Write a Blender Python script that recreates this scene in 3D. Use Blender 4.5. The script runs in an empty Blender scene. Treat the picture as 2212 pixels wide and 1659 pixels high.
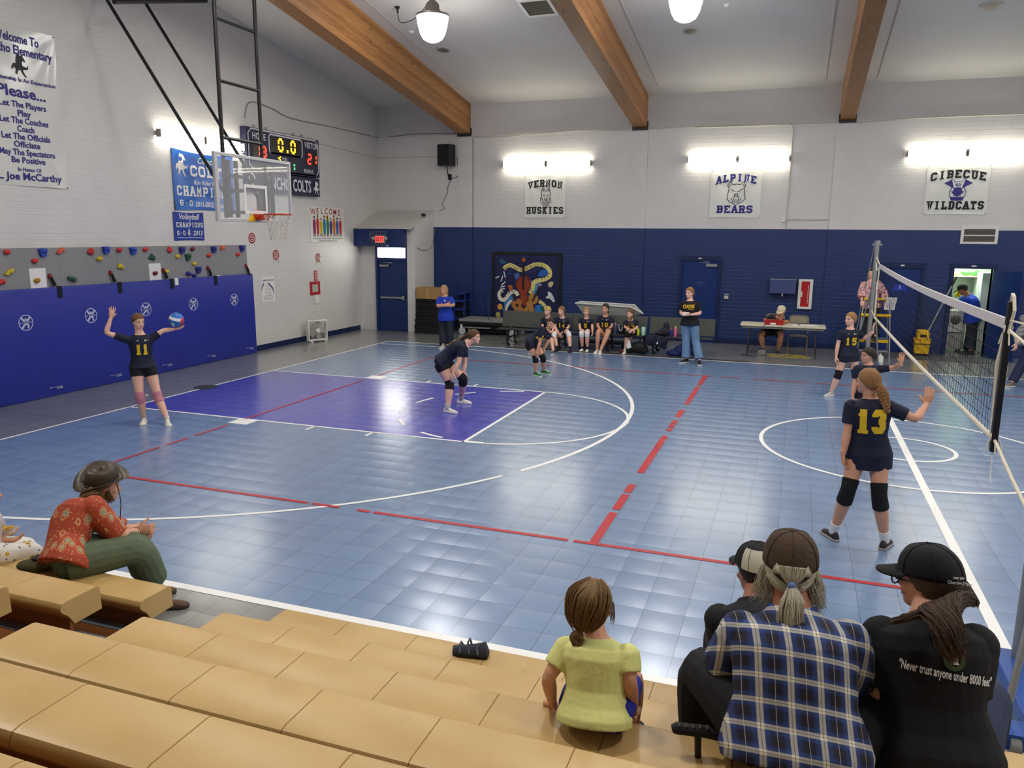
import bpy, bmesh, math, random
from math import sin, cos, pi, radians
from mathutils import Vector, Matrix
from mathutils.bvhtree import BVHTree
V = Vector
C = bpy.context.scene
COL = C.collection
random.seed(4)

# ---------------------------------------------------------------- camera
CAM = V((9.84289, -11.25397, 2.75902))
FWD = V((-0.330902, 0.924792, -0.187786)).normalized()
RGT = V((0.940929, 0.338487, 0.008920))
RGT = (RGT - FWD * RGT.dot(FWD)).normalized()
UPV = RGT.cross(FWD)
FPX = 1691.14
cd = bpy.data.cameras.new('camera')
cd.sensor_fit = 'HORIZONTAL'
cd.sensor_width = 36.0
cd.lens = FPX / 2212 * 36.0
cd.clip_start = 0.05
cam = bpy.data.objects.new('camera', cd)
COL.objects.link(cam)
rot = Matrix((RGT, UPV, -FWD)).transposed()
cam.matrix_world = Matrix.Translation(CAM) @ rot.to_4x4()
C.camera = cam

# ---------------------------------------------------------------- world and exposure
w = bpy.data.worlds.new('world')
C.world = w
w.use_nodes = True
w.node_tree.nodes['Background'].inputs[0].default_value = (0.75, 0.85, 1.0, 1)
w.node_tree.nodes['Background'].inputs[1].default_value = 3.0
C.view_settings.view_transform = 'Standard'
C.view_settings.look = 'None'
C.view_settings.gamma = 1
C.view_settings.exposure = 0.60
C.view_settings.use_curve_mapping = False
cy = C.cycles
cy.use_denoising = True
cy.max_bounces = 6
cy.diffuse_bounces = 4
cy.glossy_bounces = 3
cy.transmission_bounces = 6
cy.transparent_max_bounces = 8
cy.caustics_reflective = False
cy.caustics_refractive = False
cy.sample_clamp_indirect = 4.0
cy.use_light_tree = True
PENDANT_L = 26.0      # radiance of the hanging lamps' bowls
LAMP_W = 170.0        # watts of each hanging lamp's downward light
TUBE_L = 25.0         # radiance of the fluorescent tubes


def at(px, py, depth):                       # a point of the gym at this distance along the view
    return CAM + (FWD + RGT * ((px - 1106) / FPX) - UPV * ((py - 829.5) / FPX)) * depth


def on(px, py, axis, val):                   # where the line of sight meets a plane of the gym
    d = FWD + RGT * ((px - 1106) / FPX) - UPV * ((py - 829.5) / FPX)
    return CAM + d * ((val - CAM[axis]) / d[axis])


# ---------------------------------------------------------------- materials
def lin(c):
    return tuple(((x / 255) / 12.92 if x <= 10 else (((x / 255) + 0.055) / 1.055) ** 2.4) for x in c)


MATS = {}


def mat(name, rgb, rough=0.6, metal=0.0, noise=0.0, nscale=20.0, bump=0.0, bscale=60.0, emit=0.0, spec=0.4, coat=0.0, alpha=1.0, trans=0.0, stretch=None):
    """plain procedural surface; noise = relative lightness variation"""
    if name in MATS:
        return MATS[name]
    m = bpy.data.materials.new(name)
    m.use_nodes = True
    nt = m.node_tree
    b = nt.nodes['Principled BSDF']
    c = lin(rgb)
    b.inputs['Base Color'].default_value = (*c, 1)
    b.inputs['Roughness'].default_value = rough
    b.inputs['Metallic'].default_value = metal
    b.inputs['Specular IOR Level'].default_value = spec
    b.inputs['Coat Weight'].default_value = coat
    if alpha < 1:
        b.inputs['Alpha'].default_value = alpha
    if trans:
        b.inputs['Transmission Weight'].default_value = trans
    if emit:
        b.inputs['Emission Color'].default_value = (*c, 1)
        b.inputs['Emission Strength'].default_value = emit
    if noise or bump:
        tc = nt.nodes.new('ShaderNodeTexCoord')
        src = tc.outputs['Object']
        if stretch:
            mp = nt.nodes.new('ShaderNodeMapping')
            mp.inputs['Scale'].default_value = stretch
            nt.links.new(src, mp.inputs[0])
            src = mp.outputs[0]
    if noise:
        n = nt.nodes.new('ShaderNodeTexNoise')
        n.inputs['Scale'].default_value = nscale
        n.inputs['Detail'].default_value = 4
        nt.links.new(src, n.inputs['Vector'])
        mx = nt.nodes.new('ShaderNodeMix')
        mx.data_type = 'RGBA'
        mx.inputs['A'].default_value = (*[max(0, x * (1 - noise)) for x in c], 1)
        mx.inputs['B'].default_value = (*[min(1, x * (1 + noise)) for x in c], 1)
        nt.links.new(n.outputs['Fac'], mx.inputs['Factor'])
        nt.links.new(mx.outputs['Result'], b.inputs['Base Color'])
    if bump:
        n2 = nt.nodes.new('ShaderNodeTexNoise')
        n2.inputs['Scale'].default_value = bscale
        n2.inputs['Detail'].default_value = 3
        nt.links.new(src, n2.inputs['Vector'])
        bp = nt.nodes.new('ShaderNodeBump')
        bp.inputs['Strength'].default_value = bump
        bp.inputs['Distance'].default_value = 0.02
        nt.links.new(n2.outputs['Fac'], bp.inputs['Height'])
        nt.links.new(bp.outputs['Normal'], b.inputs['Normal'])
    MATS[name] = m
    return m


class NT:                                    # short hand for building node materials
    def __init__(self, name):
        self.m = bpy.data.materials.new(name)
        self.m.use_nodes = True
        self.t = self.m.node_tree
        self.b = self.t.nodes['Principled BSDF']
        MATS[name] = self.m

    def n(self, typ, **kw):
        x = self.t.nodes.new('ShaderNode' + typ)
        for k, v in kw.items():
            setattr(x, k, v)
        return x

    def l(self, a, b):
        self.t.links.new(a, b)

    def val(self, sock, v):
        if hasattr(v, 'is_linked'):
            self.l(v, sock)
        else:
            sock.default_value = v

    def math(self, op, a, b=0.0, c=0.0, clamp=False):
        x = self.n('Math', operation=op, use_clamp=clamp)
        for i, v in enumerate((a, b, c)):
            self.val(x.inputs[i], v)
        return x.outputs[0]

    def mix(self, f, a, b):
        x = self.n('Mix', data_type='RGBA')
        self.val(x.inputs['Factor'], f)
        for s, v in (('A', a), ('B', b)):
            self.val(x.inputs[s], v if hasattr(v, 'is_linked') else (*v, 1))
        return x.outputs['Result']

    def coords(self, out='Object'):
        return self.n('TexCoord').outputs[out]

    def xyz(self, src):
        s = self.n('SeparateXYZ')
        self.l(src, s.inputs[0])
        return s.outputs

    def noise(self, src, scale, detail=3):
        x = self.n('TexNoise')
        x.inputs['Scale'].default_value = scale
        x.inputs['Detail'].default_value = detail
        self.l(src, x.inputs['Vector'])
        return x.outputs['Fac']

    def mapping(self, src, scale=(1, 1, 1), rot=(0, 0, 0), loc=(0, 0, 0)):
        x = self.n('Mapping')
        x.inputs['Scale'].default_value = scale
        x.inputs['Rotation'].default_value = rot
        x.inputs['Location'].default_value = loc
        self.l(src, x.inputs[0])
        return x.outputs[0]

    def bump(self, h, strength=0.5, dist=0.01):
        x = self.n('Bump')
        x.inputs['Strength'].default_value = strength
        x.inputs['Distance'].default_value = dist
        self.l(h, x.inputs['Height'])
        self.l(x.outputs[0], self.b.inputs['Normal'])


# ---------------------------------------------------------------- mesh building
class MB:
    def __init__(self):
        self.v, self.f, self.m = [], [], []

    def add(self, verts, faces, mi=0):
        o = len(self.v)
        self.v += [tuple(p) for p in verts]
        self.f += [tuple(i + o for i in f) for f in faces]
        self.m += [mi] * len(faces)
        return self

    def bx(self, x0, x1, y0, y1, z0, z1, mi=0):
        e = (len(self.f) // 6 % 6) * 2.5e-4          # keeps faces of touching boxes from coinciding
        x0, x1, y0, y1, z0, z1 = x0 - e, x1 + e, y0 - e, y1 + e, z0 - e * (z0 != 0), z1 + e
        return self.add([(x, y, z) for x in (x0, x1) for y in (y0, y1) for z in (z0, z1)],
                        [(0, 1, 3, 2), (4, 6, 7, 5), (0, 4, 5, 1), (2, 3, 7, 6), (0, 2, 6, 4), (1, 5, 7, 3)], mi)

    def obox(self, c, ax, ay, az, mi=0):     # oriented box from half-axis vectors
        c, ax, ay, az = V(c), V(ax), V(ay), V(az)
        e = 1 + (len(self.f) // 6 % 6) * 2e-3
        ax, ay, az = ax * e, ay * e, az * e
        return self.add([c + ax * i + ay * j + az * k for i in (-1, 1) for j in (-1, 1) for k in (-1, 1)],
                        [(0, 1, 3, 2), (4, 6, 7, 5), (0, 4, 5, 1), (2, 3, 7, 6), (0, 2, 6, 4), (1, 5, 7, 3)], mi)

    def tube(self, pts, r, n=8, mi=0, cap=True, ref=None, flat=1.0):
        """r: radius or list of radii (or (a,b) pairs); flat scales the second axis"""
        pts = [V(p) for p in pts]
        k = len(pts)
        rs = r if isinstance(r, (list, tuple)) else [r] * k
        rings = []
        u = None
        for i, p in enumerate(pts):
            d = (pts[min(i + 1, k - 1)] - pts[max(i - 1, 0)])
            if d.length < 1e-9:
                d = V((0, 0, 1))
            d.normalize()
            if u is None:
                a = V(ref) if ref is not None else (V((0, 0, 1)) if abs(d.z) < 0.9 else V((1, 0, 0)))
                u = a - d * a.dot(d)
                if u.length < 1e-6:
                    u = d.orthogonal()
            else:
                u = u - d * u.dot(d)
            u.normalize()
            q = d.cross(u)
            a, b = rs[i] if isinstance(rs[i], (tuple, list)) else (rs[i], rs[i] * flat)
            rings.append([p + u * (a * cos(2 * pi * j / n)) + q * (b * sin(2 * pi * j / n)) for j in range(n)])
        return self.rings(rings, mi, cap)

    def rings(self, rings, mi=0, cap=True):
        n = len(rings[0])
        vs = [p for r in rings for p in r]
        fs = [(i * n + j, i * n + (j + 1) % n, (i + 1) * n + (j + 1) % n, (i + 1) * n + j) for i in range(len(rings) - 1) for j in range(n)]
        if cap:
            fs += [tuple(reversed(range(n))), tuple((len(rings) - 1) * n + j for j in range(n))]
        return self.add(vs, fs, mi)

    def cyl(self, a, b, r, n=12, mi=0):
        return self.tube([a, b], r, n, mi)

    def lathe(self, prof, c=(0, 0, 0), n=20, mi=0, axis=(0, 0, 1)):
        axis = V(axis).normalized()
        u = axis.orthogonal().normalized()
        q = axis.cross(u)
        c = V(c)
        return self.rings([[c + axis * z + (u * cos(2 * pi * j / n) + q * sin(2 * pi * j / n)) * max(r, 1e-4) for j in range(n)] for r, z in prof], mi)

    def ball(self, c, r, nu=12, nv=8, mi=0, M=None):
        r = r if isinstance(r, (tuple, list)) else (r, r, r)
        c = V(c)
        rings = []
        for i in range(nv + 1):
            t = pi * i / nv
            ring = []
            for j in range(nu):
                s = 2 * pi * j / nu
                p = V((r[0] * max(sin(t), 1e-3) * cos(s), r[1] * max(sin(t), 1e-3) * sin(s), -r[2] * cos(t)))
                ring.append(c + (M @ p if M else p))
            rings.append(ring)
        return self.rings(rings, mi)

    def prism(self, poly, o, u, v, depth, mi=0):   # polygon (2-D) on plane o,u,v pushed out along u x v
        o, u, v = V(o), V(u), V(v)
        nrm = u.cross(v).normalized() * depth
        k = len(poly)
        a = [o + u * x + v * y for x, y in poly]
        return self.add(a + [p + nrm for p in a], [tuple(reversed(range(k))), tuple(range(k, 2 * k))] + [(i, (i + 1) % k, k + (i + 1) % k, k + i) for i in range(k)], mi)

    def build(self, name, mats, parent=None, smooth=False, bevel=0.0, loc=None, seg=2):
        me = bpy.data.meshes.new(name)
        me.from_pydata(self.v, [], self.f)
        for m in (mats if isinstance(mats, (list, tuple)) else [mats]):
            me.materials.append(m)
        if any(self.m):
            me.polygons.foreach_set('material_index', self.m)
        bm = bmesh.new()
        bm.from_mesh(me)
        bmesh.ops.recalc_face_normals(bm, faces=bm.faces)
        bm.to_mesh(me)
        bm.free()
        if smooth:
            me.polygons.foreach_set('use_smooth', [True] * len(me.polygons))
            if smooth != 'all':
                me.set_sharp_from_angle(angle=radians(38))
        o = bpy.data.objects.new(name, me)
        COL.objects.link(o)
        if parent:
            o.parent = parent
        if loc is not None:
            o.location = loc
        if bevel:
            b = o.modifiers.new('bevel', 'BEVEL')
            b.width = bevel
            b.segments = seg
            b.limit_method = 'ANGLE'
        return o


def tag(o, label, cat, group=None, kind=None):
    o['label'] = label
    o['category'] = cat
    if group:
        o['group'] = group
    if kind:
        o['kind'] = kind
    return o


def empty(name, loc, label, cat, group=None, rz=0.0):
    o = bpy.data.objects.new(name, None)
    o.empty_display_size = 0.1
    COL.objects.link(o)
    o.location = loc
    o.rotation_euler = (0, 0, rz)
    return tag(o, label, cat, group)


def struct(o):
    o['kind'] = 'structure'
    return o


def copy_thing(root, loc, label=None, rz=None):
    r = root.copy()
    COL.objects.link(r)
    r.location = loc
    if rz is not None:
        r.rotation_euler = (0, 0, rz)
    if label:
        r['label'] = label
    for ch in list(root.children):
        c = ch.copy()
        COL.objects.link(c)
        c.parent = r
        for g in ch.children:
            d = g.copy()
            COL.objects.link(d)
            d.parent = c
    return r


# ---------------------------------------------------------------- lettering
def text_geo(s, size, bold=0.0, align='CENTER', squeeze=1.0, shear=0.0):
    cu = bpy.data.curves.new('t', 'FONT')
    cu.body = s
    cu.size = size
    cu.align_x = align
    cu.offset = bold * size
    cu.resolution_u = 2
    cu.shear = shear
    o = bpy.data.objects.new('t', cu)
    COL.objects.link(o)
    dg = bpy.context.evaluated_depsgraph_get()
    me = bpy.data.meshes.new_from_object(o.evaluated_get(dg))
    vs = [(v.co.x * squeeze, v.co.y) for v in me.vertices]
    fs = [tuple(p.vertices) for p in me.polygons]
    bpy.data.objects.remove(o)
    bpy.data.curves.remove(cu)
    bpy.data.meshes.remove(me)
    return vs, fs


GL = {
 'A': ([[(0, 0), (.42, 1), (.58, 1), (1, 0)], [(.2, .36), (.8, .36)]], [(0, 0), (1, 0)]),
 'B': ([[(.12, 0), (.12, 1)], [(0, 1), (.8, 1), (1, .86), (1, .64), (.82, .5), (.12, .5)], [(.82, .5), (1, .36), (1, .14), (.8, 0), (0, 0)]], []),
 'C': ([[(1, .72), (1, .84), (.8, 1), (.2, 1), (0, .84), (0, .16), (.2, 0), (.8, 0), (1, .16), (1, .28)]], []),
 'D': ([[(.12, 0), (.12, 1)], [(0, 1), (.78, 1), (1, .82), (1, .18), (.78, 0), (0, 0)]], []),
 'E': ([[(.12, 0), (.12, 1)], [(0, 1), (1, 1), (1, .78)], [(.12, .5), (.66, .5)], [(0, 0), (1, 0), (1, .22)]], []),
 'H': ([[(.12, 0), (.12, 1)], [(.88, 0), (.88, 1)], [(.12, .5), (.88, .5)]], [(.12, 0), (.12, 1), (.88, 0), (.88, 1)]),
 'I': ([[(.5, 0), (.5, 1)]], [(.5, 0), (.5, 1)]),
 'K': ([[(.12, 0), (.12, 1)], [(.12, .42), (.86, 1)], [(.4, .6), (.9, 0)]], [(.12, 0), (.12, 1), (.86, 1), (.9, 0)]),
 'L': ([[(.2, 0), (.2, 1)], [(0, 0), (1, 0), (1, .3)]], [(.2, 1)]),
 'M': ([[(.1, 0), (.1, 1), (.5, .4), (.9, 1), (.9, 0)]], [(.1, 0), (.9, 0)]),
 'N': ([[(.12, 0), (.12, 1), (.88, 0), (.88, 1)]], [(.12, 0), (.88, 1)]),
 'O': ([[(.2, 0), (0, .16), (0, .84), (.2, 1), (.8, 1), (1, .84), (1, .16), (.8, 0), (.2, 0)]], []),
 'P': ([[(.12, 0), (.12, 1)], [(0, 1), (.8, 1), (1, .86), (1, .58), (.8, .44), (.12, .44)]], [(.12, 0)]),
 'R': ([[(.12, 0), (.12, 1)], [(0, 1), (.8, 1), (1, .86), (1, .62), (.8, .48), (.12, .48)], [(.6, .48), (.95, 0)]], [(.12, 0), (.95, 0)]),
 'S': ([[(1, .76), (1, .87), (.8, 1), (.2, 1), (0, .86), (0, .64), (.2, .52), (.8, .48), (1, .36), (1, .14), (.8, 0), (.2, 0), (0, .13), (0, .24)]], []),
 'T': ([[(.5, 0), (.5, 1)], [(0, .74), (0, 1), (1, 1), (1, .74)]], [(.5, 0)]),
 'U': ([[(.1, 1), (.1, .16), (.28, 0), (.72, 0), (.9, .16), (.9, 1)]], [(.1, 1), (.9, 1)]),
 'V': ([[(.06, 1), (.5, 0), (.94, 1)]], [(.06, 1), (.94, 1)]),
 'W': ([[(.04, 1), (.28, 0), (.5, .8), (.72, 0), (.96, 1)]], [(.04, 1), (.96, 1)]),
 'G': ([[(1, .7), (1, .84), (.8, 1), (.2, 1), (0, .84), (0, .16), (.2, 0), (.8, 0), (1, .16), (1, .42), (.6, .42)]], []),
 'Y': ([[(.05, 1), (.5, .5), (.95, 1)], [(.5, .5), (.5, 0)]], [(.05, 1), (.95, 1), (.5, 0)]),
 'X': ([[(0, 0), (1, 1)], [(0, 1), (1, 0)]], []),
 'Z': ([[(0, .75), (0, 1), (1, 1), (0, 0), (1, 0), (1, .25)]], []),
 '0': ([[(.2, 0), (0, .16), (0, .84), (.2, 1), (.8, 1), (1, .84), (1, .16), (.8, 0), (.2, 0)]], []),
 '1': ([[(.5, 0), (.5, 1)], [(.12, .74), (.5, .93)]], [(.5, 0)]),
 '2': ([[(0, .7), (0, .84), (.2, 1), (.8, 1), (1, .84), (1, .6), (0, .14), (0, 0), (1, 0)]], []),
 '3': ([[(0, .77), (0, .87), (.2, 1), (.8, 1), (1, .86), (1, .64), (.84, .52), (.42, .52)], [(.84, .52), (1, .38), (1, .14), (.8, 0), (.2, 0), (0, .13), (0, .23)]], []),
 '4': ([[(.75, 0), (.75, 1), (0, .32), (1, .32)]], []),
 '5': ([[(1, 1), (.05, 1), (.05, .56), (.8, .6), (1, .44), (1, .16), (.8, 0), (.2, 0), (0, .13), (0, .22)]], []),
 '6': ([[(1, .76), (1, .86), (.8, 1), (.2, 1), (0, .84), (0, .16), (.2, 0), (.8, 0), (1, .16), (1, .42), (.8, .54), (0, .5)]], []),
 '-': ([[(.2, .5), (.8, .5)]], []),
}


def block_geo(s, w, h, gap=0.3, t=0.2, serif=0.12, sub=0.0, arc=0.0, t2=None):
    """athletic block letters as quads; w,h = cell size; t = stroke (fraction of h); arc bends the line up in the middle"""
    vs, fs = [], []
    T = t * h
    x0 = 0.0
    n = len(s)
    total = n * w + (n - 1) * gap * w
    for ch in s:
        if ch != ' ' and ch in GL:
            strokes, ser = GL[ch]
            P = lambda p: V((x0 + T / 2 + p[0] * (w - T), T / 2 + p[1] * (h - T)))
            segs = []
            for st in strokes:
                pts = [P(p) for p in st]
                k = len(pts)
                closed = (pts[0] - pts[-1]).length < 1e-6
                L, R = [], []
                for i in range(k):
                    a = pts[i] - pts[i - 1] if i else (pts[-1] - pts[-2] if closed else pts[1] - pts[0])
                    b = pts[i + 1] - pts[i] if i < k - 1 else (pts[1] - pts[0] if closed else a)
                    a, b = a.normalized(), b.normalized()
                    na, nb = V((-a.y, a.x)), V((-b.y, b.x))
                    m = (na + nb)
                    m = m.normalized() if m.length > 1e-4 else na
                    q = m * (T / 2 / max(0.5, m.dot(na)))
                    e = V((0, 0))
                    if not closed and i == 0 and not .05 < st[0][1] < .95:
                        e = -b * T * 0.5
                    if not closed and i == k - 1 and not .05 < st[-1][1] < .95:
                        e = a * T * 0.5
                    L.append(pts[i] + q + e)
                    R.append(pts[i] - q + e)
                for i in range(k - 1):
                    segs.append((L[i], L[i + 1], R[i + 1], R[i]))
            for p in ser:
                c = P(p)
                sw = T * 0.5 + serif * h
                yy = c.y - T / 2 if p[1] < .5 else c.y + T / 2 - T * 0.62
                segs.append((V((c.x - sw, yy + T * .62)), V((c.x + sw, yy + T * .62)), V((c.x + sw, yy)), V((c.x - sw, yy))))
            for a, b, c_, d in segs:
                k = max(1, int((b - a).length / sub)) if sub else 1
                k2 = max(1, int((a - d).length / sub)) if sub else 1
                o = len(vs)
                for i in range(k + 1):
                    for j in range(k2 + 1):
                        p = a.lerp(b, i / k).lerp(d.lerp(c_, i / k), j / k2)
                        vs.append((p.x - total / 2, p.y))
                for i in range(k):
                    for j in range(k2):
                        q = o + i * (k2 + 1) + j
                        fs.append((q, q + k2 + 1, q + k2 + 2, q + 1))
        x0 += w * (1 + gap)
    if arc:
        vs = [(x, y - arc * (2 * x / total) ** 2) for x, y in vs]
    return vs, fs


def flat_geo(geo, name, m, o, u, v, off=0.004, parent=None):
    """lay 2-D lettering on the plane through o with axes u (right) and v (up)"""
    o, u, v = V(o), V(u).normalized(), V(v).normalized()
    nrm = u.cross(v) * off
    mb = MB()
    mb.add([o + u * x + v * y + nrm for x, y in geo[0]], geo[1])
    ob = mb.build(name, m, parent)
    return ob


def join_geo(*parts):
    """parts: (geo, dx, dy)"""
    vs, fs = [], []
    for g, dx, dy in parts:
        o = len(vs)
        vs += [(x + dx, y + dy) for x, y in g[0]]
        fs += [tuple(i + o for i in f) for f in g[1]]
    return vs, fs


def poly_geo(polys):
    vs, fs = [], []
    for p in polys:
        fs.append(tuple(range(len(vs), len(vs) + len(p))))
        vs += p
    return vs, fs


def ring_geo(r0, r1, n=28, cx=0, cy=0):
    vs = [(cx + r * cos(2 * pi * i / n), cy + r * sin(2 * pi * i / n)) for i in range(n) for r in (r0, r1)]
    return vs, [(2 * i, 2 * i + 1, (2 * i + 3) % (2 * n), (2 * i + 2) % (2 * n)) for i in range(n)]


def stroke_geo(pts, wd):
    """ribbon along a polyline, wd width or list"""
    vs, fs = [], []
    k = len(pts)
    for i, p in enumerate(pts):
        a = V(pts[min(i + 1, k - 1)]) - V(pts[max(i - 1, 0)])
        a = a.normalized() if a.length else V((1, 0))
        ww = (wd[i] if isinstance(wd, (list, tuple)) else wd) / 2
        vs += [(p[0] - a.y * ww, p[1] + a.x * ww), (p[0] + a.y * ww, p[1] - a.x * ww)]
    fs = [(2 * i, 2 * i + 1, 2 * i + 3, 2 * i + 2) for i in range(k - 1)]
    return vs, fs


def smooth_path(pts, n=6):
    """Catmull-Rom through the points"""
    out = []
    P = [V(p) for p in pts]
    for i in range(len(P) - 1):
        p0, p1, p2, p3 = P[max(i - 1, 0)], P[i], P[i + 1], P[min(i + 2, len(P) - 1)]
        for j in range(n):
            t = j / n
            out.append(0.5 * ((2 * p1) + (p2 - p0) * t + (2 * p0 - 5 * p1 + 4 * p2 - p3) * t * t + (3 * p1 - p0 - 3 * p2 + p3) * t ** 3))
    out.append(P[-1])
    return out
# ================================================================ wall, floor and timber surfaces
XL, YF, XR, YN = -1.98, 9.85, 24.74, -13.5
HALF, SIDE = 11.376, 6.685
EAVE, SLOPE, RIDGE = 6.31, 0.166, -1.8


def ceil_z(y):
    return EAVE + SLOPE * (YF - max(y, RIDGE)) - SLOPE * max(0, RIDGE - y)


def brick_mat(name, axis, white, blue=None, split=2.945):
    k = NT(name)
    x, y, z = k.xyz(k.coords())
    u = x if axis == 0 else y
    cv = k.n('CombineXYZ')
    k.l(u, cv.inputs[0])
    k.l(z, cv.inputs[1])
    br = k.n('TexBrick')
    br.offset = 0.5
    br.inputs['Scale'].default_value = 1.0
    br.inputs['Brick Width'].default_value = 0.40
    br.inputs['Row Height'].default_value = 0.10
    br.inputs['Mortar Size'].default_value = 0.007
    br.inputs['Mortar Smooth'].default_value = 0.9
    k.l(cv.outputs[0], br.inputs['Vector'])
    fac = br.outputs['Fac']
    nz = k.noise(cv.outputs[0], 2.2, 4)
    base = lin(white)
    col = k.mix(nz, [c * 0.93 for c in base], [min(1, c * 1.05) for c in base])
    if blue:
        up = k.math('GREATER_THAN', z, split)
        bl = lin(blue)
        col = k.mix(up, k.mix(nz, [c * 0.85 for c in bl], [c * 1.15 for c in bl]), col)
        k.l(k.math('MULTIPLY_ADD', up, 0.1, 0.42), k.b.inputs['Roughness'])
    else:
        k.b.inputs['Roughness'].default_value = 0.5
    col = k.mix(k.math('MULTIPLY', fac, 0.025), col, (0.05, 0.05, 0.05))
    k.l(col, k.b.inputs['Base Color'])
    rough = k.noise(k.mapping(cv.outputs[0], (6, 30, 1)), 1.0, 3)
    h = k.math('ADD', k.math('MULTIPLY', fac, -1.0), k.math('MULTIPLY', rough, 0.9))
    k.bump(h, 0.36, 0.008)
    return k.m


WHITE = (214, 211, 207)
NAVY = (20, 46, 98)
M_wall_far = brick_mat('painted block wall, navy below', 0, WHITE, NAVY)
M_wall_left = brick_mat('painted white block wall', 1, WHITE)
M_plaster = mat('white plaster', (205, 202, 198), 0.7, noise=0.05, nscale=3, bump=0.1, bscale=40)
M_ceiling = mat('ceiling boards', (206, 202, 196), 0.7, noise=0.04, nscale=2, bump=0.12, bscale=25, stretch=(1, 0.15, 1))
M_navy = mat('navy gloss paint', NAVY, 0.4, noise=0.08, nscale=5)
M_navy_dark = mat('dark navy paint', (18, 34, 78), 0.4)
M_white = mat('white enamel', (226, 224, 219), 0.45)
M_black = mat('black powder coat', (22, 22, 24), 0.45)
M_rubber = mat('black rubber', (20, 20, 21), 0.7)
M_steel = mat('brushed steel', (170, 172, 174), 0.35, metal=0.8)
M_galv = mat('galvanised tube', (150, 152, 152), 0.45, metal=0.6, noise=0.1, nscale=30)
M_chrome = mat('bright metal', (200, 200, 200), 0.25, metal=0.9)
M_grey_pl = mat('grey plastic', (120, 120, 118), 0.5)
M_lightgrey = mat('pale grey plastic', (196, 192, 180), 0.5)
M_paper = mat('white paper', (232, 230, 225), 0.8)
M_red = mat('red enamel', (176, 32, 36), 0.45)
M_yellow = mat('yellow plastic', (236, 186, 20), 0.45)


def floor_mat():
    k = NT('interlocking sport tiles')
    co = k.coords()
    x, y, z = k.xyz(co)
    T = 0.3048

    def between(v, lo, hi):
        return k.math('MULTIPLY', k.math('GREATER_THAN', v, lo), k.math('LESS_THAN', v, hi))

    inside = k.math('MULTIPLY', between(x, 0, 2 * HALF), between(y, -SIDE, SIDE))
    key = k.math('MULTIPLY', between(x, 0, 5.79), between(y, -1.83, 1.83))
    fx = k.math('FRACT', k.math('DIVIDE', k.math('ADD', x, 0.195 + 30 * T), T))
    fy = k.math('FRACT', k.math('DIVIDE', k.math('ADD', y, SIDE + 30 * T), T))
    ex = k.math('ABSOLUTE', k.math('SUBTRACT', fx, 0.5))
    ey = k.math('ABSOLUTE', k.math('SUBTRACT', fy, 0.5))
    seam = k.math('GREATER_THAN', k.math('MAXIMUM', ex, ey), 0.4925)
    ix = k.math('FLOOR', k.math('DIVIDE', k.math('ADD', x, 0.195 + 30 * T), T))
    iy = k.math('FLOOR', k.math('DIVIDE', k.math('ADD', y, SIDE + 30 * T), T))
    cell = k.n('CombineXYZ')
    k.l(ix, cell.inputs[0])
    k.l(iy, cell.inputs[1])
    wn = k.n('TexWhiteNoise')
    wn.noise_dimensions = '2D'
    k.l(cell.outputs[0], wn.inputs['Vector'])
    blue, grey, keyc = lin((116, 144, 182)), lin((132, 132, 126)), lin((60, 62, 190))
    col = k.mix(inside, grey, blue)
    col = k.mix(key, col, keyc)
    nz = k.noise(co, 0.9, 4)
    col = k.mix(k.math('MULTIPLY', nz, 0.16), col, (0.22, 0.26, 0.33))
    hs = k.n('HueSaturation')
    k.l(col, hs.inputs['Color'])
    k.l(k.math('MULTIPLY_ADD', wn.outputs['Value'], 0.07, 0.965), hs.inputs['Value'])
    col = k.mix(k.math('MULTIPLY', seam, 0.72), hs.outputs['Color'], (0.02, 0.03, 0.05))
    k.l(col, k.b.inputs['Base Color'])
    k.b.inputs['Specular IOR Level'].default_value = 0.7
    k.b.inputs['Coat Weight'].default_value = 0.85
    k.b.inputs['Coat Roughness'].default_value = 0.21
    k.l(k.math('MULTIPLY_ADD', k.noise(co, 3.0, 3), 0.08, 0.27), k.b.inputs['Roughness'])
    # every tile is slightly pillowed, with a fine pimple grain
    px = k.math('MULTIPLY', k.math('POWER', k.math('MULTIPLY', ex, 2.0), 2.0), -0.5)
    py = k.math('MULTIPLY', k.math('POWER', k.math('MULTIPLY', ey, 2.0), 2.0), -0.9)
    h = k.math('ADD', k.math('ADD', px, py), k.math('MULTIPLY', seam, -1.0))
    k.bump(h, 0.8, 0.0085)
    return k.m


def wood_mat(name, c1, c2, axis=1, gloss=0.45, band=0.05):
    """glued-laminated timber: long grain with knots, run along an axis"""
    k = NT(name)
    co = k.coords()
    x, y, z = k.xyz(co)
    sc = [9.0, 9.0, 9.0]
    sc[axis] = 0.5
    g = k.noise(k.mapping(co, tuple(sc)), 3.0, 5)
    lam = k.math('FLOOR', k.math('DIVIDE', k.math('ADD', z, k.math('MULTIPLY', y, 0.155 if axis == 1 else 0)), band))
    wn = k.n('TexWhiteNoise')
    wn.noise_dimensions = '1D'
    k.l(lam, wn.inputs['W'])
    f = k.math('ADD', k.math('MULTIPLY', g, 0.75), k.math('MULTIPLY', wn.outputs['Value'], 0.35))
    col = k.mix(k.math('MULTIPLY_ADD', f, 1.7, -0.5, True), lin(c1), lin(c2))
    vo = k.n('TexVoronoi')
    sk = [3.0, 3.0, 7.0]
    sk[axis] = 1.3
    k.l(k.mapping(co, tuple(sk)), vo.inputs['Vector'])
    vo.inputs['Scale'].default_value = 1.0
    knot = k.math('LESS_THAN', vo.outputs['Distance'], 0.10)
    col = k.mix(k.math('MULTIPLY', knot, 0.7), col, lin((70, 38, 14)))
    k.l(col, k.b.inputs['Base Color'])
    k.b.inputs['Roughness'].default_value = gloss
    return k.m


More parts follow.
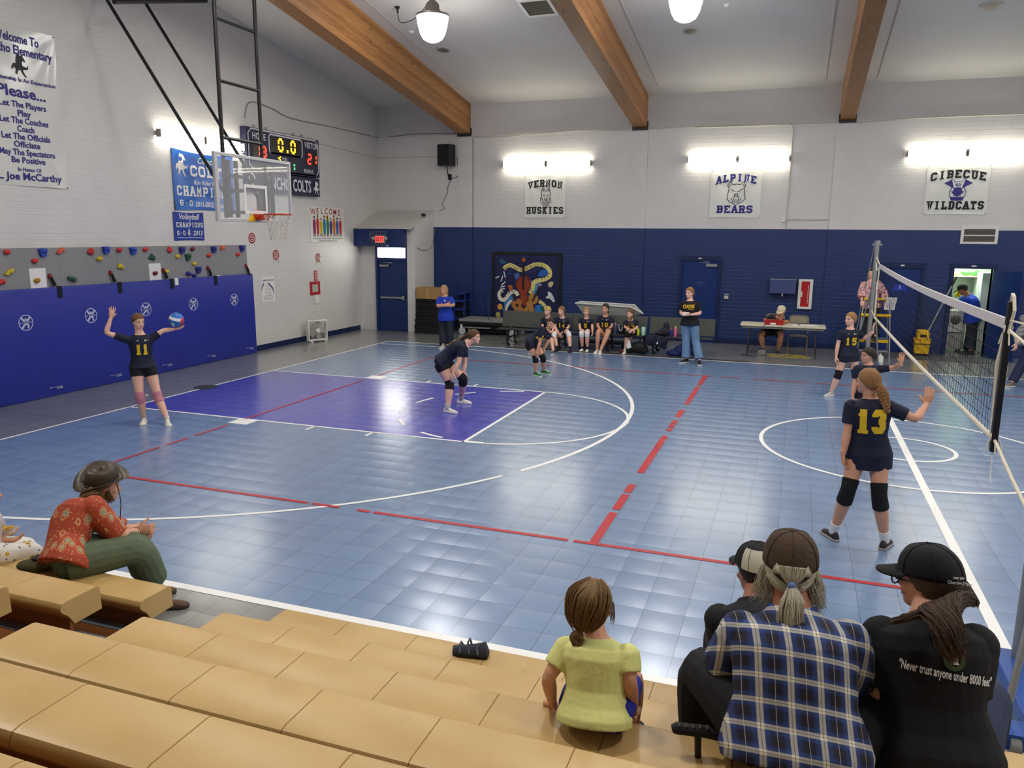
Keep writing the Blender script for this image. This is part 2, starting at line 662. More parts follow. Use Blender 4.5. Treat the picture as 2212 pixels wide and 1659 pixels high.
M_floor = floor_mat()
M_beam = wood_mat('glued laminated timber', (134, 86, 40), (182, 130, 76), 1)
M_line = mat('white floor tape', (248, 247, 243), 0.35)
M_redline = mat('red floor tape', (186, 44, 52), 0.4)

# ================================================================ floor and its lines
fl = struct(MB().bx(XL - .2, XR + .2, YN - .2, YF + 2.2, -0.2, 0).build('floor', M_floor))
g = MB()
LW = 0.05


def line(mb, x0, y0, x1, y1, wd=LW, z=0.0025):
    a, b = V((x0, y0, 0)), V((x1, y1, 0))
    d = (b - a).normalized() * 1.0
    nrm = V((-d.y, d.x, 0)) * wd / 2
    k = max(1, int((b - a).length / 1.5))
    for i in range(k):
        p, q = a.lerp(b, i / k), a.lerp(b, (i + 1) / k)
        mb.add([(p + nrm).xy.to_3d() + V((0, 0, z)), (p - nrm).xy.to_3d() + V((0, 0, z)), (q - nrm).xy.to_3d() + V((0, 0, z)), (q + nrm).xy.to_3d() + V((0, 0, z))], [(0, 1, 2, 3)])


def arcline(mb, cx, cy, r, a0, a1, wd=LW, n=48, z=0.0025):
    vs, fs = [], []
    for i in range(n + 1):
        t = radians(a0 + (a1 - a0) * i / n)
        for s in (-1, 1):
            vs.append((cx + (r + s * wd / 2) * cos(t), cy + (r + s * wd / 2) * sin(t), z))
    mb.add(vs, [(2 * i, 2 * i + 1, 2 * i + 3, 2 * i + 2) for i in range(n)])


line(g, 0, -SIDE - .03, 0, SIDE + .03)
line(g, 0, SIDE, 2 * HALF, SIDE, 0.07)
line(g, 0, -SIDE, 2 * HALF, -SIDE, 0.08)
line(g, HALF, -SIDE, HALF, SIDE, 0.085)
line(g, 2 * HALF, -SIDE, 2 * HALF, SIDE)
for s in (-1, 1):
    line(g, 0, s * 1.83, 5.79, s * 1.83)
    line(g, 0, s * 6.2, 1.35, s * 6.25)
    g.bx(2.14, 2.46, min(s * 1.84, s * 2.12), max(s * 1.84, s * 2.12), 0, 0.0028)
    for xx in (3.44, 4.4):
        line(g, xx, s * 1.83, xx, s * 2.05, 0.05)
line(g, 5.79, -1.855, 5.79, 1.855)
arcline(g, 5.79, 0, 1.83, -90, 90, z=0.003)
for a0, a1 in ((-118, -104), (-147, -134), (-172, -160), (160, 175), (132, 145), (104, 118), (-92, -84)):
    arcline(g, 5.86, 0.0, 1.79, a0, a1, 0.055, 4, z=0.0032)
arcline(g, 1.35, 0, 6.25, -90, -29.3, 0.05, 60)
arcline(g, 1.35, 0, 6.25, -26.6, 90, 0.06, 90)
arcline(g, HALF, 0, 1.83, 0, 360, 0.052, 96, z=0.003)
arcline(g, HALF, 0, 0.60, 0, 360, 0.052, 60, z=0.0032)
g.build('court_line', M_line, fl)
g = MB()
RN, RF, RE, RA = -4.67, 4.635, 2.23, 8.283
for a, b in ((RE, 5.25), (5.30, 5.62), (5.83, 5.98), (6.02, 8.05), (8.1, 10.95), (11.9, 20)):
    line(g, a, RN, b, RN, 0.055, 0.0034)
for a, b in ((RE, 5.1), (5.5, 7.6), (7.72, 8.42), (8.55, 8.95), (9.2, 10.2), (10.35, 13.9), (14.2, 20)):
    line(g, a, RF, b, RF, 0.05, 0.0034)
for a, b in ((RN, -3.55), (-3.42, -3.02), (-2.9, -2.22), (-2.1, 1.6), (2.0, RF)):
    line(g, RE, a, RE, b, 0.045, 0.0034)
for a, b in ((4.61, 3.56), (3.42, 1.97), (1.9, 1.72), (1.28, 0.71), (0.5, 0.27), (0.22, 0.02), (-0.05, -0.2), (-0.51, -2.36), (-2.83, -3.13), (-3.2, -3.71), (-3.8, RN)):
    line(g, RA, a, RA, b, 0.085, 0.0036)
g.build('volleyball_line', M_redline, fl)
e = MB().bx(3.2, 9.0, SIDE + .04, SIDE + .17, 0, 0.012).build('trim_1', mat('dark ramp edge', (52, 52, 50), 0.6))
struct(e)

# ================================================================ walls
wf = MB()
HX0, HX1, HZ = 13.36, 14.16, 2.06                    # closet doorway
wf.bx(XL - .2, HX0, YF, YF + .2, 0, EAVE + .1)
wf.bx(HX1, XR + .2, YF, YF + .2, 0, EAVE + .1)
wf.bx(HX0, HX1, YF, YF + .2, HZ, EAVE + .1)
struct(wf.build('wall_far', M_wall_far))
for x0, x1 in ((0.62, 1.06), (5.56, 5.99), (10.52, 10.95), (15.5, 15.95)):
    struct(MB().bx(x0, x1, YF - .04, YF, 0, 5.48).build('wall_pilaster', M_wall_far))
up = MB()
for x0, x1 in ((XL, .64), (1.0, 5.6), (5.95, 10.58), (10.9, XR)):
    up.bx(x0, x1, YF - .006, YF, 5.49, EAVE + .02)
struct(up.build('trim_2', M_plaster))
wl = MB()
prof = [(YN, 0), (YF, 0), (YF, EAVE + .05), (RIDGE, ceil_z(RIDGE) + .05), (YN, ceil_z(YN) + .05)]
wl.prism(prof, (XL - .2, 0, 0), (0, 1, 0), (0, 0, 1), 0.2)
struct(wl.build('wall_left', M_wall_left))
wr = MB()
wr.prism(prof, (XR, 0, 0), (0, 1, 0), (0, 0, 1), 0.2)
struct(wr.build('wall_right', M_wall_left))
struct(MB().bx(XL - .2, XR + .2, YN - .2, YN, 0, ceil_z(YN) + .1).build('wall_near', M_wall_far))
ce = MB()
for y0, y1 in ((YN - .2, RIDGE), (RIDGE, YF + .2)):
    z0 = EAVE + SLOPE * (YF - RIDGE) - SLOPE * abs(y0 - RIDGE)
    z1 = EAVE + SLOPE * (YF - RIDGE) - SLOPE * abs(y1 - RIDGE)
    ce.add([(x, y, z + d) for x in (XL - .2, XR + .2) for y, z in ((y0, z0), (y1, z1)) for d in (0, .2)],
           [(0, 1, 3, 2), (4, 6, 7, 5), (0, 4, 5, 1), (2, 3, 7, 6), (0, 2, 6, 4), (1, 5, 7, 3)])
struct(ce.build('ceiling', M_ceiling))
# laminated beams run down the slope to the far wall; both slopes
n = 0
for x0, x1 in ((0.64, 1.0), (5.6, 5.95), (10.58, 10.91), (15.55, 15.9), (20.5, 20.85)):
    b = MB()
    pts = [(YF, 5.5), (YF, EAVE + .02), (RIDGE, ceil_z(RIDGE) + .02), (YN, ceil_z(YN) + .02), (YN, 5.5 - .1), (RIDGE, 5.5 + 0.1545 * (YF - RIDGE))]
    b.prism(pts, (x0, 0, 0), (0, 1, 0), (0, 0, 1), x1 - x0)
    struct(b.build('ceiling_beam', M_beam))
    s = MB().bx(x0 - .03, x1 + .03, YF - .07, YF + .0, 5.44, 5.50).bx(x0 - .03, x0, YF - .05, YF, 5.5, 5.66).bx(x1, x1 + .03, YF - .05, YF, 5.5, 5.66)
    struct(s.build('beam_trim', M_black))
# thin seam battens on the ceiling beside the beams
tb = MB()
for xx, ya, yb in ((1.33, 9.4, -1.6), (6.30, 9.5, -1.6), (10.18, 9.42, -1.6), (11.29, 9.42, -1.6)):
    wd = 0.012
    tb.add([(xx - wd, y, ceil_z(y) - d) for y in (ya, yb) for d in (0.0, 0.014)] + [(xx + wd, y, ceil_z(y) - d) for y in (ya, yb) for d in (0.0, 0.014)],
           [(0, 1, 3, 2), (4, 6, 7, 5), (0, 4, 5, 1), (2, 3, 7, 6), (0, 2, 6, 4), (1, 5, 7, 3)])
struct(tb.build('trim_3', mat('seam batten', (186, 181, 173), 0.7)))
# baseboards
bb = MB()
bb.bx(XL, XL + .015, YN, 8.62, 0, 0.13)
struct(bb.build('baseboard_left', M_navy_dark))
bb = MB().bx(.9, 6.9, YF - .055, YF - .04, 0, .12).bx(8.06, 11.6, YF - .055, YF - .04, 0, .12)
struct(bb.build('baseboard_far', M_navy_dark))

# ---------------------------------------------------------------- corner vestibule with the exit door
VY = 8.62                                            # its front
hx0, hx1 = XL, -0.42
vb = MB()
vb.prism([(VY, 0), (YF, 0), (YF, 3.40), (VY, 2.95)], (-.42, 0, 0), (0, 1, 0), (0, 0, 1), .24)      # pillar and side wall
vb.bx(XL, -1.43, VY + .12, VY + .3, 0, 2.45)                       # wall left of the door
vb.bx(XL, -.42, VY + .12, VY + .3, 2.39, 2.9)
struct(vb.build('wall_vestibule', M_wall_left))
rf = MB()
rf.prism([(8.40, 2.87), (8.40, 2.905), (YF, 3.42), (YF, 3.385)], (XL, 0, 0), (0, 1, 0), (0, 0, 1), 1.80)
rf.bx(-1.2, -1.185, 8.4, 8.41, 2.87, 2.9)
struct(rf.build('ceiling_vestibule', M_plaster))
struct(MB().bx(XL, -.42, 8.40, VY + .12, 2.40, 2.88).build('trim_4', M_navy))
d1 = bpy.data.objects.new('door_1', None)
COL.objects.link(d1)
d1.location = (-.93, VY + .1, 0)
struct(d1)


def local(o, ch):
    ch.location = (-o.location.x, -o.location.y, -o.location.z)
    return ch


fr = MB().bx(-1.44, -1.37, VY + .02, VY + .16, 0, 2.39).bx(-.49, -.42, VY + .02, VY + .16, 0, 2.39).bx(-1.44, -.42, VY + .02, VY + .16, 2.36, 2.40).bx(-1.44, -.42, VY + .02, VY + .16, 2.00, 2.08)
local(d1, fr.build('door_frame', M_navy, d1))
local(d1, MB().bx(-1.37, -.49, VY + .07, VY + .12, 0.01, 2.0).build('door_leaf', M_navy, d1, bevel=.004))
local(d1, MB().bx(-1.30, -.56, VY + .0, VY + .05, .93, .98).bx(-.60, -.53, VY, VY + .07, .89, 1.02).build('push_bar', M_steel, d1, bevel=.01))
local(d1, MB().bx(-1.30, -1.02, VY + .0, VY + .07, 1.83, 1.88).tube([(-1.08, VY + .03, 1.885), (-.85, VY - .06, 1.94), (-1.18, VY + .03, 1.95)], .009, 6).build('door_closer', M_steel, d1))
win = struct(MB().bx(-1.37, -.49, VY + .09, VY + .10, 2.08, 2.36).build('window_1', mat('bright transom glass', (255, 252, 240), 0.2, emit=14.0)))

# ---------------------------------------------------------------- doors of the far wall
def far_door(i, x0, x1, zt, sign=None):
    d = bpy.data.objects.new('door_%d' % i, None)
    COL.objects.link(d)
    d.location = ((x0 + x1) / 2, YF, 0)
    struct(d)
    f = MB().bx(x0, x0 + .06, YF - .09, YF, 0, zt).bx(x1 - .06, x1, YF - .09, YF, 0, zt).bx(x0, x1, YF - .09, YF, zt - .12, zt)
    local(d, f.build('door_frame', M_navy_dark, d))
    local(d, MB().bx(x0 + .06, x1 - .06, YF - .04, YF - .005, .005, zt - .12).build('door_leaf', mat('door blue', (20, 46, 108), .35, noise=.05, nscale=4), d))
    local(d, MB().bx(x0 + .46, x0 + .54, YF - .094, YF - .088, zt - .075, zt - .045).build('room_number', M_paper, d))
    return d


d2 = far_door(2, 6.98, 8.02, 2.25)
local(d2, MB().bx(7.64, 7.92, YF - .11, YF - .04, 1.98, 2.05).build('door_closer', M_steel, d2))
local(d2, MB().tube([(7.74, YF - .12, 2.06), (7.46, YF - .15, 2.09), (7.72, YF - .1, 2.11)], .008, 6).build('closer_arm', M_steel, d2))
local(d2, flat_geo(text_geo('PLEASE KEEP DOOR', .032), 'notice_lettering', mat('faded white print', (120, 135, 170), .7), (7.5, YF - .042, 1.55), (1, 0, 0), (0, 0, 1), .003, d2))
local(d2, flat_geo(text_geo('CLOSED', .03), 'notice_lettering', MATS['faded white print'], (7.5, YF - .042, 1.49), (1, 0, 0), (0, 0, 1), .003, d2))
local(d2, MB().bx(7.10, 7.15, YF - .09, YF - .04, .95, 1.05).tube([(7.12, YF - .09, 1.0), (7.24, YF - .09, 1.0)], .012, 6).build('door_handle', M_steel, d2))
d3 = far_door(3, 11.74, 12.74, 2.17)
local(d3, MB().prism([(-.17, 0), (.17, 0), (.11, .15), (-.11, .15)], (12.23, YF - .04, 1.5), (1, 0, 0), (0, 0, 1), .006).build('restroom_sign', mat('royal blue sign', (28, 60, 190), .5), d3))
local(d3, MB().ball((12.23, YF - .05, 1.63), (.014, .004, .014), 8, 6).tube([(12.23, YF - .05, 1.61), (12.23, YF - .05, 1.575)], (.012), 6).tube([(12.23, YF - .05, 1.58), (12.21, YF - .05, 1.54)], .006, 5).tube([(12.23, YF - .05, 1.58), (12.25, YF - .05, 1.54)], .006, 5).build('sign_figure', M_white, d3))

# janitor's closet: frame, room, open leaf
d4 = bpy.data.objects.new('door_4', None)
COL.objects.link(d4)
d4.location = (HX1, YF - .04, 0)
struct(d4)
f = MB().bx(HX0 - .08, HX0, YF - .05, YF + .2, 0, HZ + .12).bx(HX1, HX1 + .08, YF - .05, YF + .2, 0, HZ + .12).bx(HX0, HX1, YF - .05, YF + .2, HZ, HZ + .12)
local(d4, f.build('door_frame', M_navy_dark, d4))
local(d4, MB().bx(13.70, 13.80, YF - .056, YF - .05, HZ + .05, HZ + .08).build('room_number', M_paper, d4))
hinge, tip = V((HX1 + .02, YF - .04, 0)), V((14.60, YF - .76, 0))
dv = (tip - hinge).normalized()
nv = V((-dv.y, dv.x, 0))
leaf = MB().obox(hinge + dv * .42 + V((0, 0, 1.02)), dv * .42, nv * .022, V((0, 0, 1.01)))
local(d4, leaf.build('door_leaf', MATS['door blue'], d4))
hp = hinge + dv * .74 + V((0, 0, 1.0))
hd = MB()
for s in (-1, 1):
    hd.tube([hp + nv * (.02 * s), hp + nv * (.07 * s), hp + nv * (.07 * s) - dv * .13], .011, 7)
hd.ball(hp, .035, 10, 6)
local(d4, hd.build('door_handle', M_chrome, d4))
CX0, CX1, CYB = 12.95, 14.55, YF + 1.7
cr = MB()
cr.bx(CX0 - .1, CX0, YF + .2, CYB, 0, 2.5).bx(CX1, CX1 + .1, YF + .2, CYB, 0, 2.5).bx(CX0 - .1, CX1 + .1, CYB, CYB + .1, 0, 2.5).bx(CX0 - .1, CX1 + .1, YF + .2, CYB + .1, 2.4, 2.5)
struct(cr.build('wall_closet', mat('closet paint', (214, 226, 208), .6)))
# ================================================================ lamps
M_bowl = mat('lit lamp bowl', (255, 253, 248), .4, emit=PENDANT_L)
M_tube = mat('lit fluorescent tube', (255, 250, 232), .4, emit=TUBE_L)


def pendant(x, y, label):
    zc = ceil_z(y)
    t = empty('pendant_lamp', (x, y, zc - .82), label, 'lamp', 'bowl lamps hanging from the ceiling')
    MB().lathe([(.02, -.24), (.10, -.235), (.18, -.19), (.235, -.1), (.275, .05), (.305, .22), (.30, .235), (.02, .235)], n=20).build('lamp_bowl', M_bowl, t, True)
    MB().lathe([(.308, .205), (.318, .215), (.318, .245), (.30, .25), (.14, .26)], n=24).build('rim_ring', M_steel, t, True)
    MB().lathe([(.15, .25), (.15, .33), (.13, .345), (.13, .42), (.10, .46), (.05, .50), (.02, .52)], n=20).build('socket_housing', mat('lamp housing', (150, 142, 134), .6), t, True)
    MB().tube([(0, 0, .5), (0, 0, .82)], .014, 8).lathe([(.05, .80), (.05, .82)], n=10).build('hanging_stem', M_steel, t)
    sl_ = bpy.data.lights.new('bowl_light', 'SPOT')
    sl_.energy, sl_.spot_size, sl_.spot_blend, sl_.shadow_soft_size, sl_.color = LAMP_W, radians(165), .6, .2, (1, .985, .96)
    so_ = bpy.data.objects.new('bowl_light', sl_)
    COL.objects.link(so_)
    so_.parent = t
    so_.location = (0, 0, -.26)
    return t


p1 = pendant(3.0, 3.2, 'glowing bowl lamp hanging nearest the scoreboard, left of the two lit bowls')
copy_thing(p1, (7.75, 3.2, ceil_z(3.2) - .82), 'glowing bowl lamp cut by the top edge, right of the two lit bowls')
for x in (12.9, 17.6, 22.4):
    copy_thing(p1, (x, 2.6, ceil_z(2.6) - .82), 'glowing bowl lamp further along the row over the far half of the gym')
for x in (2.42, 7.62, 12.8, 18.0, 22.6):
    for y in (-1.9, -8.2):
        copy_thing(p1, (x, y, ceil_z(y) - .72), 'glowing bowl lamp over the near half of the gym')
cab = MB()
zc = ceil_z(5.2)
cab.tube(smooth_path([(1.84, 4.0, ceil_z(4.0) - .12), (1.94, 3.95, ceil_z(3.95) - .33), (2.45, 3.6, ceil_z(3.6) - .42), (2.99, 3.2, ceil_z(3.2) - .28)], 5), .008, 5)
cab.lathe([(.05, 0), (.05, -.03), (.025, -.04), (.02, -.12)], (1.84, 4.0, ceil_z(4.0)), 10)
tag(cab.build('lamp_cable', M_black), 'black cable looping from a ceiling plug to the left bowl lamp', 'cable')


def strip_light(a, b, out, label):
    """two end-to-end fittings with two bare tubes each; a,b = ends on the wall, out = direction into the room"""
    a, b, out = V(a), V(b), V(out)
    t = empty('strip_light', tuple((a + b) / 2), label, 'light', 'fluorescent strip lights on the walls')
    c = (a + b) / 2
    d = (b - a).normalized()
    L = (b - a).length
    up = V((0, 0, 1))
    h = MB()
    for s in (0, 1):
        m = a - c + d * (L * (.25 + .5 * s))
        hl = L * .25 - .012
        h.obox(m + out * .038, d * hl, out * .035, up * .045)
        for e in (-1, 1):
            h.obox(m + d * (hl - .012) * e + out * .085, d * .012, out * .05, up * .075)
    h.build('housing', mat('strip light enamel', (150, 142, 128), .5), t)
    for z in (-.052, .045):
        for s in (0, 1):
            m = a - c + d * (L * (.25 + .5 * s)) + out * .10 + up * z
            hl = L * .25 - .035
            MB().tube([m - d * hl, m + d * hl], .021, 10).build('fluorescent_tube', M_tube, t, True)
    return t


strip_light((1.98, YF - .0, 4.66), (4.52, YF - .0, 4.64), (0, -1, 0), 'lit twin-tube strip light above the vernon banner')
strip_light((7.02, YF, 4.67), (9.52, YF, 4.65), (0, -1, 0), 'lit twin-tube strip light above the alpine banner')
strip_light((12.08, YF, 4.69), (14.6, YF, 4.68), (0, -1, 0), 'lit twin-tube strip light above the cibecue banner')
strip_light((17.1, YF, 4.68), (19.6, YF, 4.68), (0, -1, 0), 'lit twin-tube strip light beyond the right edge of the view')
strip_light((XL, 1.2, 4.62), (XL, 3.72, 4.60), (1, 0, 0), 'lit twin-tube strip light above the blue champions banner')

# ceiling fittings
for i, (x, y, r, lab) in enumerate(((1.86, 6.18, .17, 'round slotted ceiling speaker below the left bowl lamp'), (7.45, 6.18, .17, 'round slotted ceiling speaker below the right bowl lamp'), (12.84, 6.1, .2, 'round pale ceiling speaker near the top right corner'))):
    t = empty('ceiling_speaker', (x, y, ceil_z(y)), lab, 'ceiling speaker', 'round ceiling speakers')
    ax = V((0, -SLOPE, -1)).normalized()
    MB().lathe([(r, -.0), (r, .014), (r * .92, .022), (.01, .022)], n=24, axis=ax).build('grille_ring', mat('speaker grille', (176, 170, 158), .5), t, True)
    MB().lathe([(r * .85, .02), (r * .3, .028), (.01, .032)], n=16, axis=ax).build('cone', mat('speaker cone', (112, 106, 96), .5, metal=.3), t, True)
for x, y, lab in ((8.24, 5.16, 'small white smoke detector on the ceiling right of the right lamp'), (1.56, 5.15, 'small white smoke detector on the ceiling beside the left beam')):
    tag(MB().lathe([(.06, 0), (.06, -.02), (.03, -.045), (.005, -.05)], (x, y, ceil_z(y) + .005), 14).build('smoke_detector', M_white, smooth=True), lab, 'smoke detector')
vx, vy = 4.66, 4.56
t = empty('ceiling_vent', (vx, vy, ceil_z(vy)), 'square dark ceiling vent with white frame beside the middle beam', 'vent')
sl = V((0, 1, -SLOPE)).normalized()
f = MB()
for dx, dy, ax, ay in ((-.30, 0, .03, .36), (.30, 0, .03, .36), (0, -.34, .33, .03), (0, .34, .33, .03)):
    f.obox(V((dx, 0, -.015)) + sl * dy, V((ax, 0, 0)), sl * ay, V((0, 0, .015)))
f.build('vent_frame', M_white, t)
f = MB()
for i in range(14):
    f.obox(V((0, 0, -.012)) + sl * (-.31 + i * .047), V((.28, 0, 0)), sl * .018, V((0, 0, .006)))
f.build('louvre', mat('dark louvre', (74, 66, 50), .6), t)

# wall vent on the far wall
t = empty('wall_vent', (13.79, YF, 2.83), 'white framed louvre vent on the navy wall below the cibecue banner', 'vent')
f = MB()
for x, z, ax, az in ((-.35, 0, .03, .19), (.35, 0, .03, .19), (0, -.17, .38, .025), (0, .17, .38, .025)):
    f.bx(x - ax, x + ax, -.03, 0, z - az, z + az)
f.bx(-.33, .33, -.025, 0, -.01, .01)
f.build('vent_frame', M_white, t)
f = MB()
for i in range(16):
    f.obox(V((0, -.012, -.15 + i * .02)), V((.33, 0, 0)), V((0, .008, .006)), V((0, .001, -.002)))
f.build('louvre', mat('grey louvre', (120, 116, 108), .6), t)
tag(MB().bx(9.40, 9.50, YF - .035, YF, 3.12, 3.24).build('wall_sensor', M_white, bevel=.006), 'small white box on the wall right of the alpine banner', 'sensor')

# conduits and cables along the top of the block wall
cd_ = MB()
pts = [(1.0, YF - .02, 5.42), (2.2, YF - .02, 5.40), (3.2, YF - .02, 5.48), (5.5, YF - .02, 5.47)]
cd_.tube(smooth_path(pts, 5), .014, 6)
cd_.tube(smooth_path([(1.0, YF - .03, 5.46), (2.4, YF - .03, 5.44), (4.2, YF - .03, 5.49), (5.5, YF - .03, 5.49)], 4), .009, 5)
tag(cd_.build('wire_run', mat('painted conduit', (196, 190, 178), .5)), 'white cable run between the left and middle beam ends', 'cable')
cd_ = MB().tube(smooth_path([(6.0, YF - .02, 5.47), (7.2, YF - .02, 5.49), (10.5, YF - .02, 5.46)], 4), .014, 6).tube([(7.2, YF - .02, 5.46), (9.40, YF - .02, 5.455), (9.49, YF - .02, 5.43), (9.53, YF - .02, 5.34), (9.53, YF - .02, 2.96)], .017, 7).tube([(9.53, YF - .02, 3.18), (10.5, YF - .02, 3.18)], .012, 6)
tag(cd_.build('conduit', MATS['painted conduit'], smooth=True), 'white conduit bending down right of the alpine strip light', 'conduit')
cd_ = MB().tube(smooth_path([(10.95, YF - .02, 5.45), (12.6, YF - .02, 5.50), (15.5, YF - .02, 5.50)], 4), .014, 6)
tag(cd_.build('conduit', MATS['painted conduit'], smooth=True), 'white conduit along the wall above the cibecue strip light', 'conduit')
cd_ = MB().tube([(1.10, YF - .02, 2.96), (1.10, YF - .02, 5.4)], .022, 8)
tag(cd_.build('conduit', MATS['painted conduit'], smooth=True), 'white vertical conduit on the wall right of the hung loudspeaker', 'conduit')
cd_ = MB().tube(smooth_path([(XL + .02, 3.9, 5.25), (XL + .02, 4.1, 5.62), (XL + .02, 4.9, 5.60), (XL + .02, 5.6, 5.48), (XL + .02, 7.5, 5.50), (XL + .02, 9.0, 5.51), (XL + .03, YF - .03, 5.50), (-1.4, YF - .02, 5.52), (-.6, YF - .02, 5.56), (.55, YF - .02, 5.53)], 5), .013, 6)
tag(cd_.build('wire_run', mat('grey cable', (140, 136, 130), .6)), 'grey cable looping along the wall above the scoreboard into the corner', 'cable')
cd_ = MB().tube([(XL + .01, 6.7, 5.02), (XL + .01, YF - .02, 4.93), (.3, YF - .01, 4.93)], .012, 6)
tag(cd_.build('wire_run', MATS['painted conduit']), 'thin pale conduit from the scoreboard corner to the hung loudspeaker', 'cable')

# loudspeaker high on the far wall
t = empty('loudspeaker', (.33, YF - .2, 4.93), 'black loudspeaker hung high on the wall beside the left beam end', 'loudspeaker', rz=radians(-8))
MB().prism([(-.22, .14), (-.20, -.16), (.20, -.16), (.22, .14)], (0, 0, -.29), (1, 0, 0), (0, 1, 0), .58).build('cabinet', M_black, t, bevel=.012)
MB().bx(-.18, .18, -.172, -.16, -.26, .26).build('grille', mat('speaker cloth', (30, 30, 32), .8, bump=.3, bscale=300), t)
MB().tube([(0, .02, -.29), (0, .1, -.55), (0, .19, -.6)], .016, 6).bx(-.05, .05, .17, .2, -.66, -.5).build('bracket', M_black, t)
cd_ = MB().tube(smooth_path([(.58, YF - .02, 4.9), (.62, YF - .02, 4.4), (.42, YF - .02, 4.3), (.30, YF - .02, 4.1), (.28, YF - .03, 3.9), (.12, YF - .03, 3.6), (.2, YF - .06, 3.48), (.05, YF - .1, 3.42)], 5), .007, 5)
tag(cd_.build('speaker_cable', M_black), 'thin black cable dangling below the hung loudspeaker', 'cable')
t = empty('security_camera', (-.22, 9.3, 3.24), 'small black camera on the vestibule roof edge', 'camera')
MB().bx(-.04, .04, -.06, .05, .0, .08).build('camera_body', M_black, t, bevel=.01)
MB().lathe([(.03, 0), (.03, .04), (.02, .045)], (0, -.06, .04), 10, axis=(0, -1, 0)).build('lens', M_black, t)

# exit sign in its wire cage on the vestibule beam
t = empty('exit_sign', (-1.12, 8.40, 2.63), 'lit red exit sign in a wire cage above the corner door', 'exit sign')
MB().bx(-.13, .15, -.09, 0, -.13, .06).build('sign_box', M_white, t)
MB().bx(-.12, .14, -.094, -.09, -.12, .05).build('sign_face', mat('lit red sign', (255, 70, 62), .5, emit=1.2), t)
g = block_geo('EXIT', .045, .11, .35, .2, 0)
flat_geo(g, 'sign_lettering', mat('dark red letters', (150, 10, 20), .5, emit=.25), (.01, -.094, -.09), (1, 0, 0), (0, 0, 1), .003, t)
for s in (-1, 1):
    MB().ball((.01 + s * .2, -.08, -.02), (.05, .05, .05), 10, 8).build('emergency_lamp', mat('lamp glass', (205, 200, 190), .3), t, True)
cg = MB()
for i in range(10):
    x = -.27 + i * .058
    z0, z1 = (-.22, .17) if 2 <= i <= 8 else (-.05, .14)
    cg.tube([(x, 0, z1), (x, -.15, z1), (x, -.15, z0), (x, 0, z0)], .004, 4)
for i in range(7):
    z = .17 - i * .065
    cg.tube([(-.27, 0, z), (-.27, -.15, z), (.25, -.15, z), (.25, 0, z)], .004, 4)
cg.build('wire_cage', mat('cage wire', (130, 132, 138), .4, metal=.5), t)
tag(MB().tube(smooth_path([(-.17, 8.75, 2.37), (-.17, 9.2, 2.28), (-.17, 9.7, 2.40), (-.12, YF - .02, 2.9)], 5), .008, 5).build('wire_run', M_grey_pl), 'thin sagging cable on the white vestibule side wall', 'cable')

# ================================================================ basketball goal
t = empty('basketball_goal', (1.0, 0, 3.05), 'glass backboard with orange rim and net on black ceiling pipes', 'basketball goal')
O = V((1.0, 0, 3.05))


def goal(mb, name, m, smooth=False, parent=t, bevel=0):
    mb.v = [tuple(V(p) - O) for p in mb.v]
    return mb.build(name, m, parent, smooth, bevel)


BZ0, BZ1, BY = 2.92, 3.985, .985
glass = NT('clear backboard glass')
glass.b.inputs['Base Color'].default_value = (1, 1, 1, 1)
glass.b.inputs['Roughness'].default_value = 0.02
glass.b.inputs['Alpha'].default_value = 0.13
glass.b.inputs['Specular IOR Level'].default_value = 0.5
goal(MB().bx(1.205, 1.217, -BY + .05, BY - .05, BZ0 + .05, BZ1 - .05), 'glass_pane', glass.m)
fr = MB()
for y0, y1, z0, z1 in ((-BY, -BY + .07, BZ0, BZ1), (BY - .045, BY, BZ0, BZ1), (-BY, BY, BZ0, BZ0 + .05), (-BY, BY, BZ1 - .05, BZ1)):
    fr.bx(1.185, 1.235, y0, y1, z0, z1)
goal(fr, 'board_frame', mat('frame aluminium', (190, 190, 188), .45, metal=.2), bevel=.006)
sq = MB()
for y0, y1, z0, z1 in ((-.30, -.25, 3.06, 3.53), (.25, .30, 3.06, 3.53), (-.3, .3, 3.06, 3.11), (-.3, .3, 3.48, 3.53)):
    sq.bx(1.217, 1.220, y0, y1, z0, z1)
goal(sq, 'target_square', M_white)
rim = MB()
rp = [(1.635 + .229 * cos(a), .229 * sin(a), 3.05) for a in [2 * pi * i / 32 for i in range(33)]]
rim.tube(rp, .010, 6)
goal(rim, 'rim', mat('orange rim', (206, 66, 28), .4), True)
br = MB().bx(1.22, 1.40, -.09, .09, 2.96, 3.05).tube([(1.25, -.08, 2.98), (1.45, -.19, 3.045)], .012, 6).tube([(1.25, .08, 2.98), (1.45, .19, 3.045)], .012, 6)
goal(br, 'rim_bracket', MATS['orange rim'], bevel=.01)
goal(MB().prism([(-.1, 2.93), (.08, 2.93), (.0, 3.06)], (1.235, -.16, 0), (0, 1, 0), (0, 0, 1), .02), 'warning_plate', M_yellow)
goal(MB().bx(1.12, 1.2, -.05, .16, 3.02, 3.12), 'pad_block', mat('blue pad', (60, 110, 190), .5))
nt_ = MB()
N = 12
for k in range(N):
    for s in (-1, 1):
        pts = []
        for i in range(7):
            a = 2 * pi * (k + s * i * .5) / N
            r = [.225, .205, .18, .155, .14, .135, .14][i]
            pts.append((1.635 + r * cos(a), r * sin(a), 3.04 - i * .066 - (.012 if i == 6 and k % 2 else 0)))
        nt_.tube(pts, .0055, 4)
goal(nt_, 'net', mat('white cord', (214, 206, 190), .8))
for y in (-.5, .5):
    goal(MB().tube([(1.0, y, 2.98), (1.0, y, ceil_z(y) - .0)], .033, 10), 'mast_pipe', M_black, True)
    goal(MB().tube([(1.0, y, 3.36), (-1.15, y, 6.5), (-1.93, y, 7.64)], .028, 8), 'brace_pipe', M_black, True)
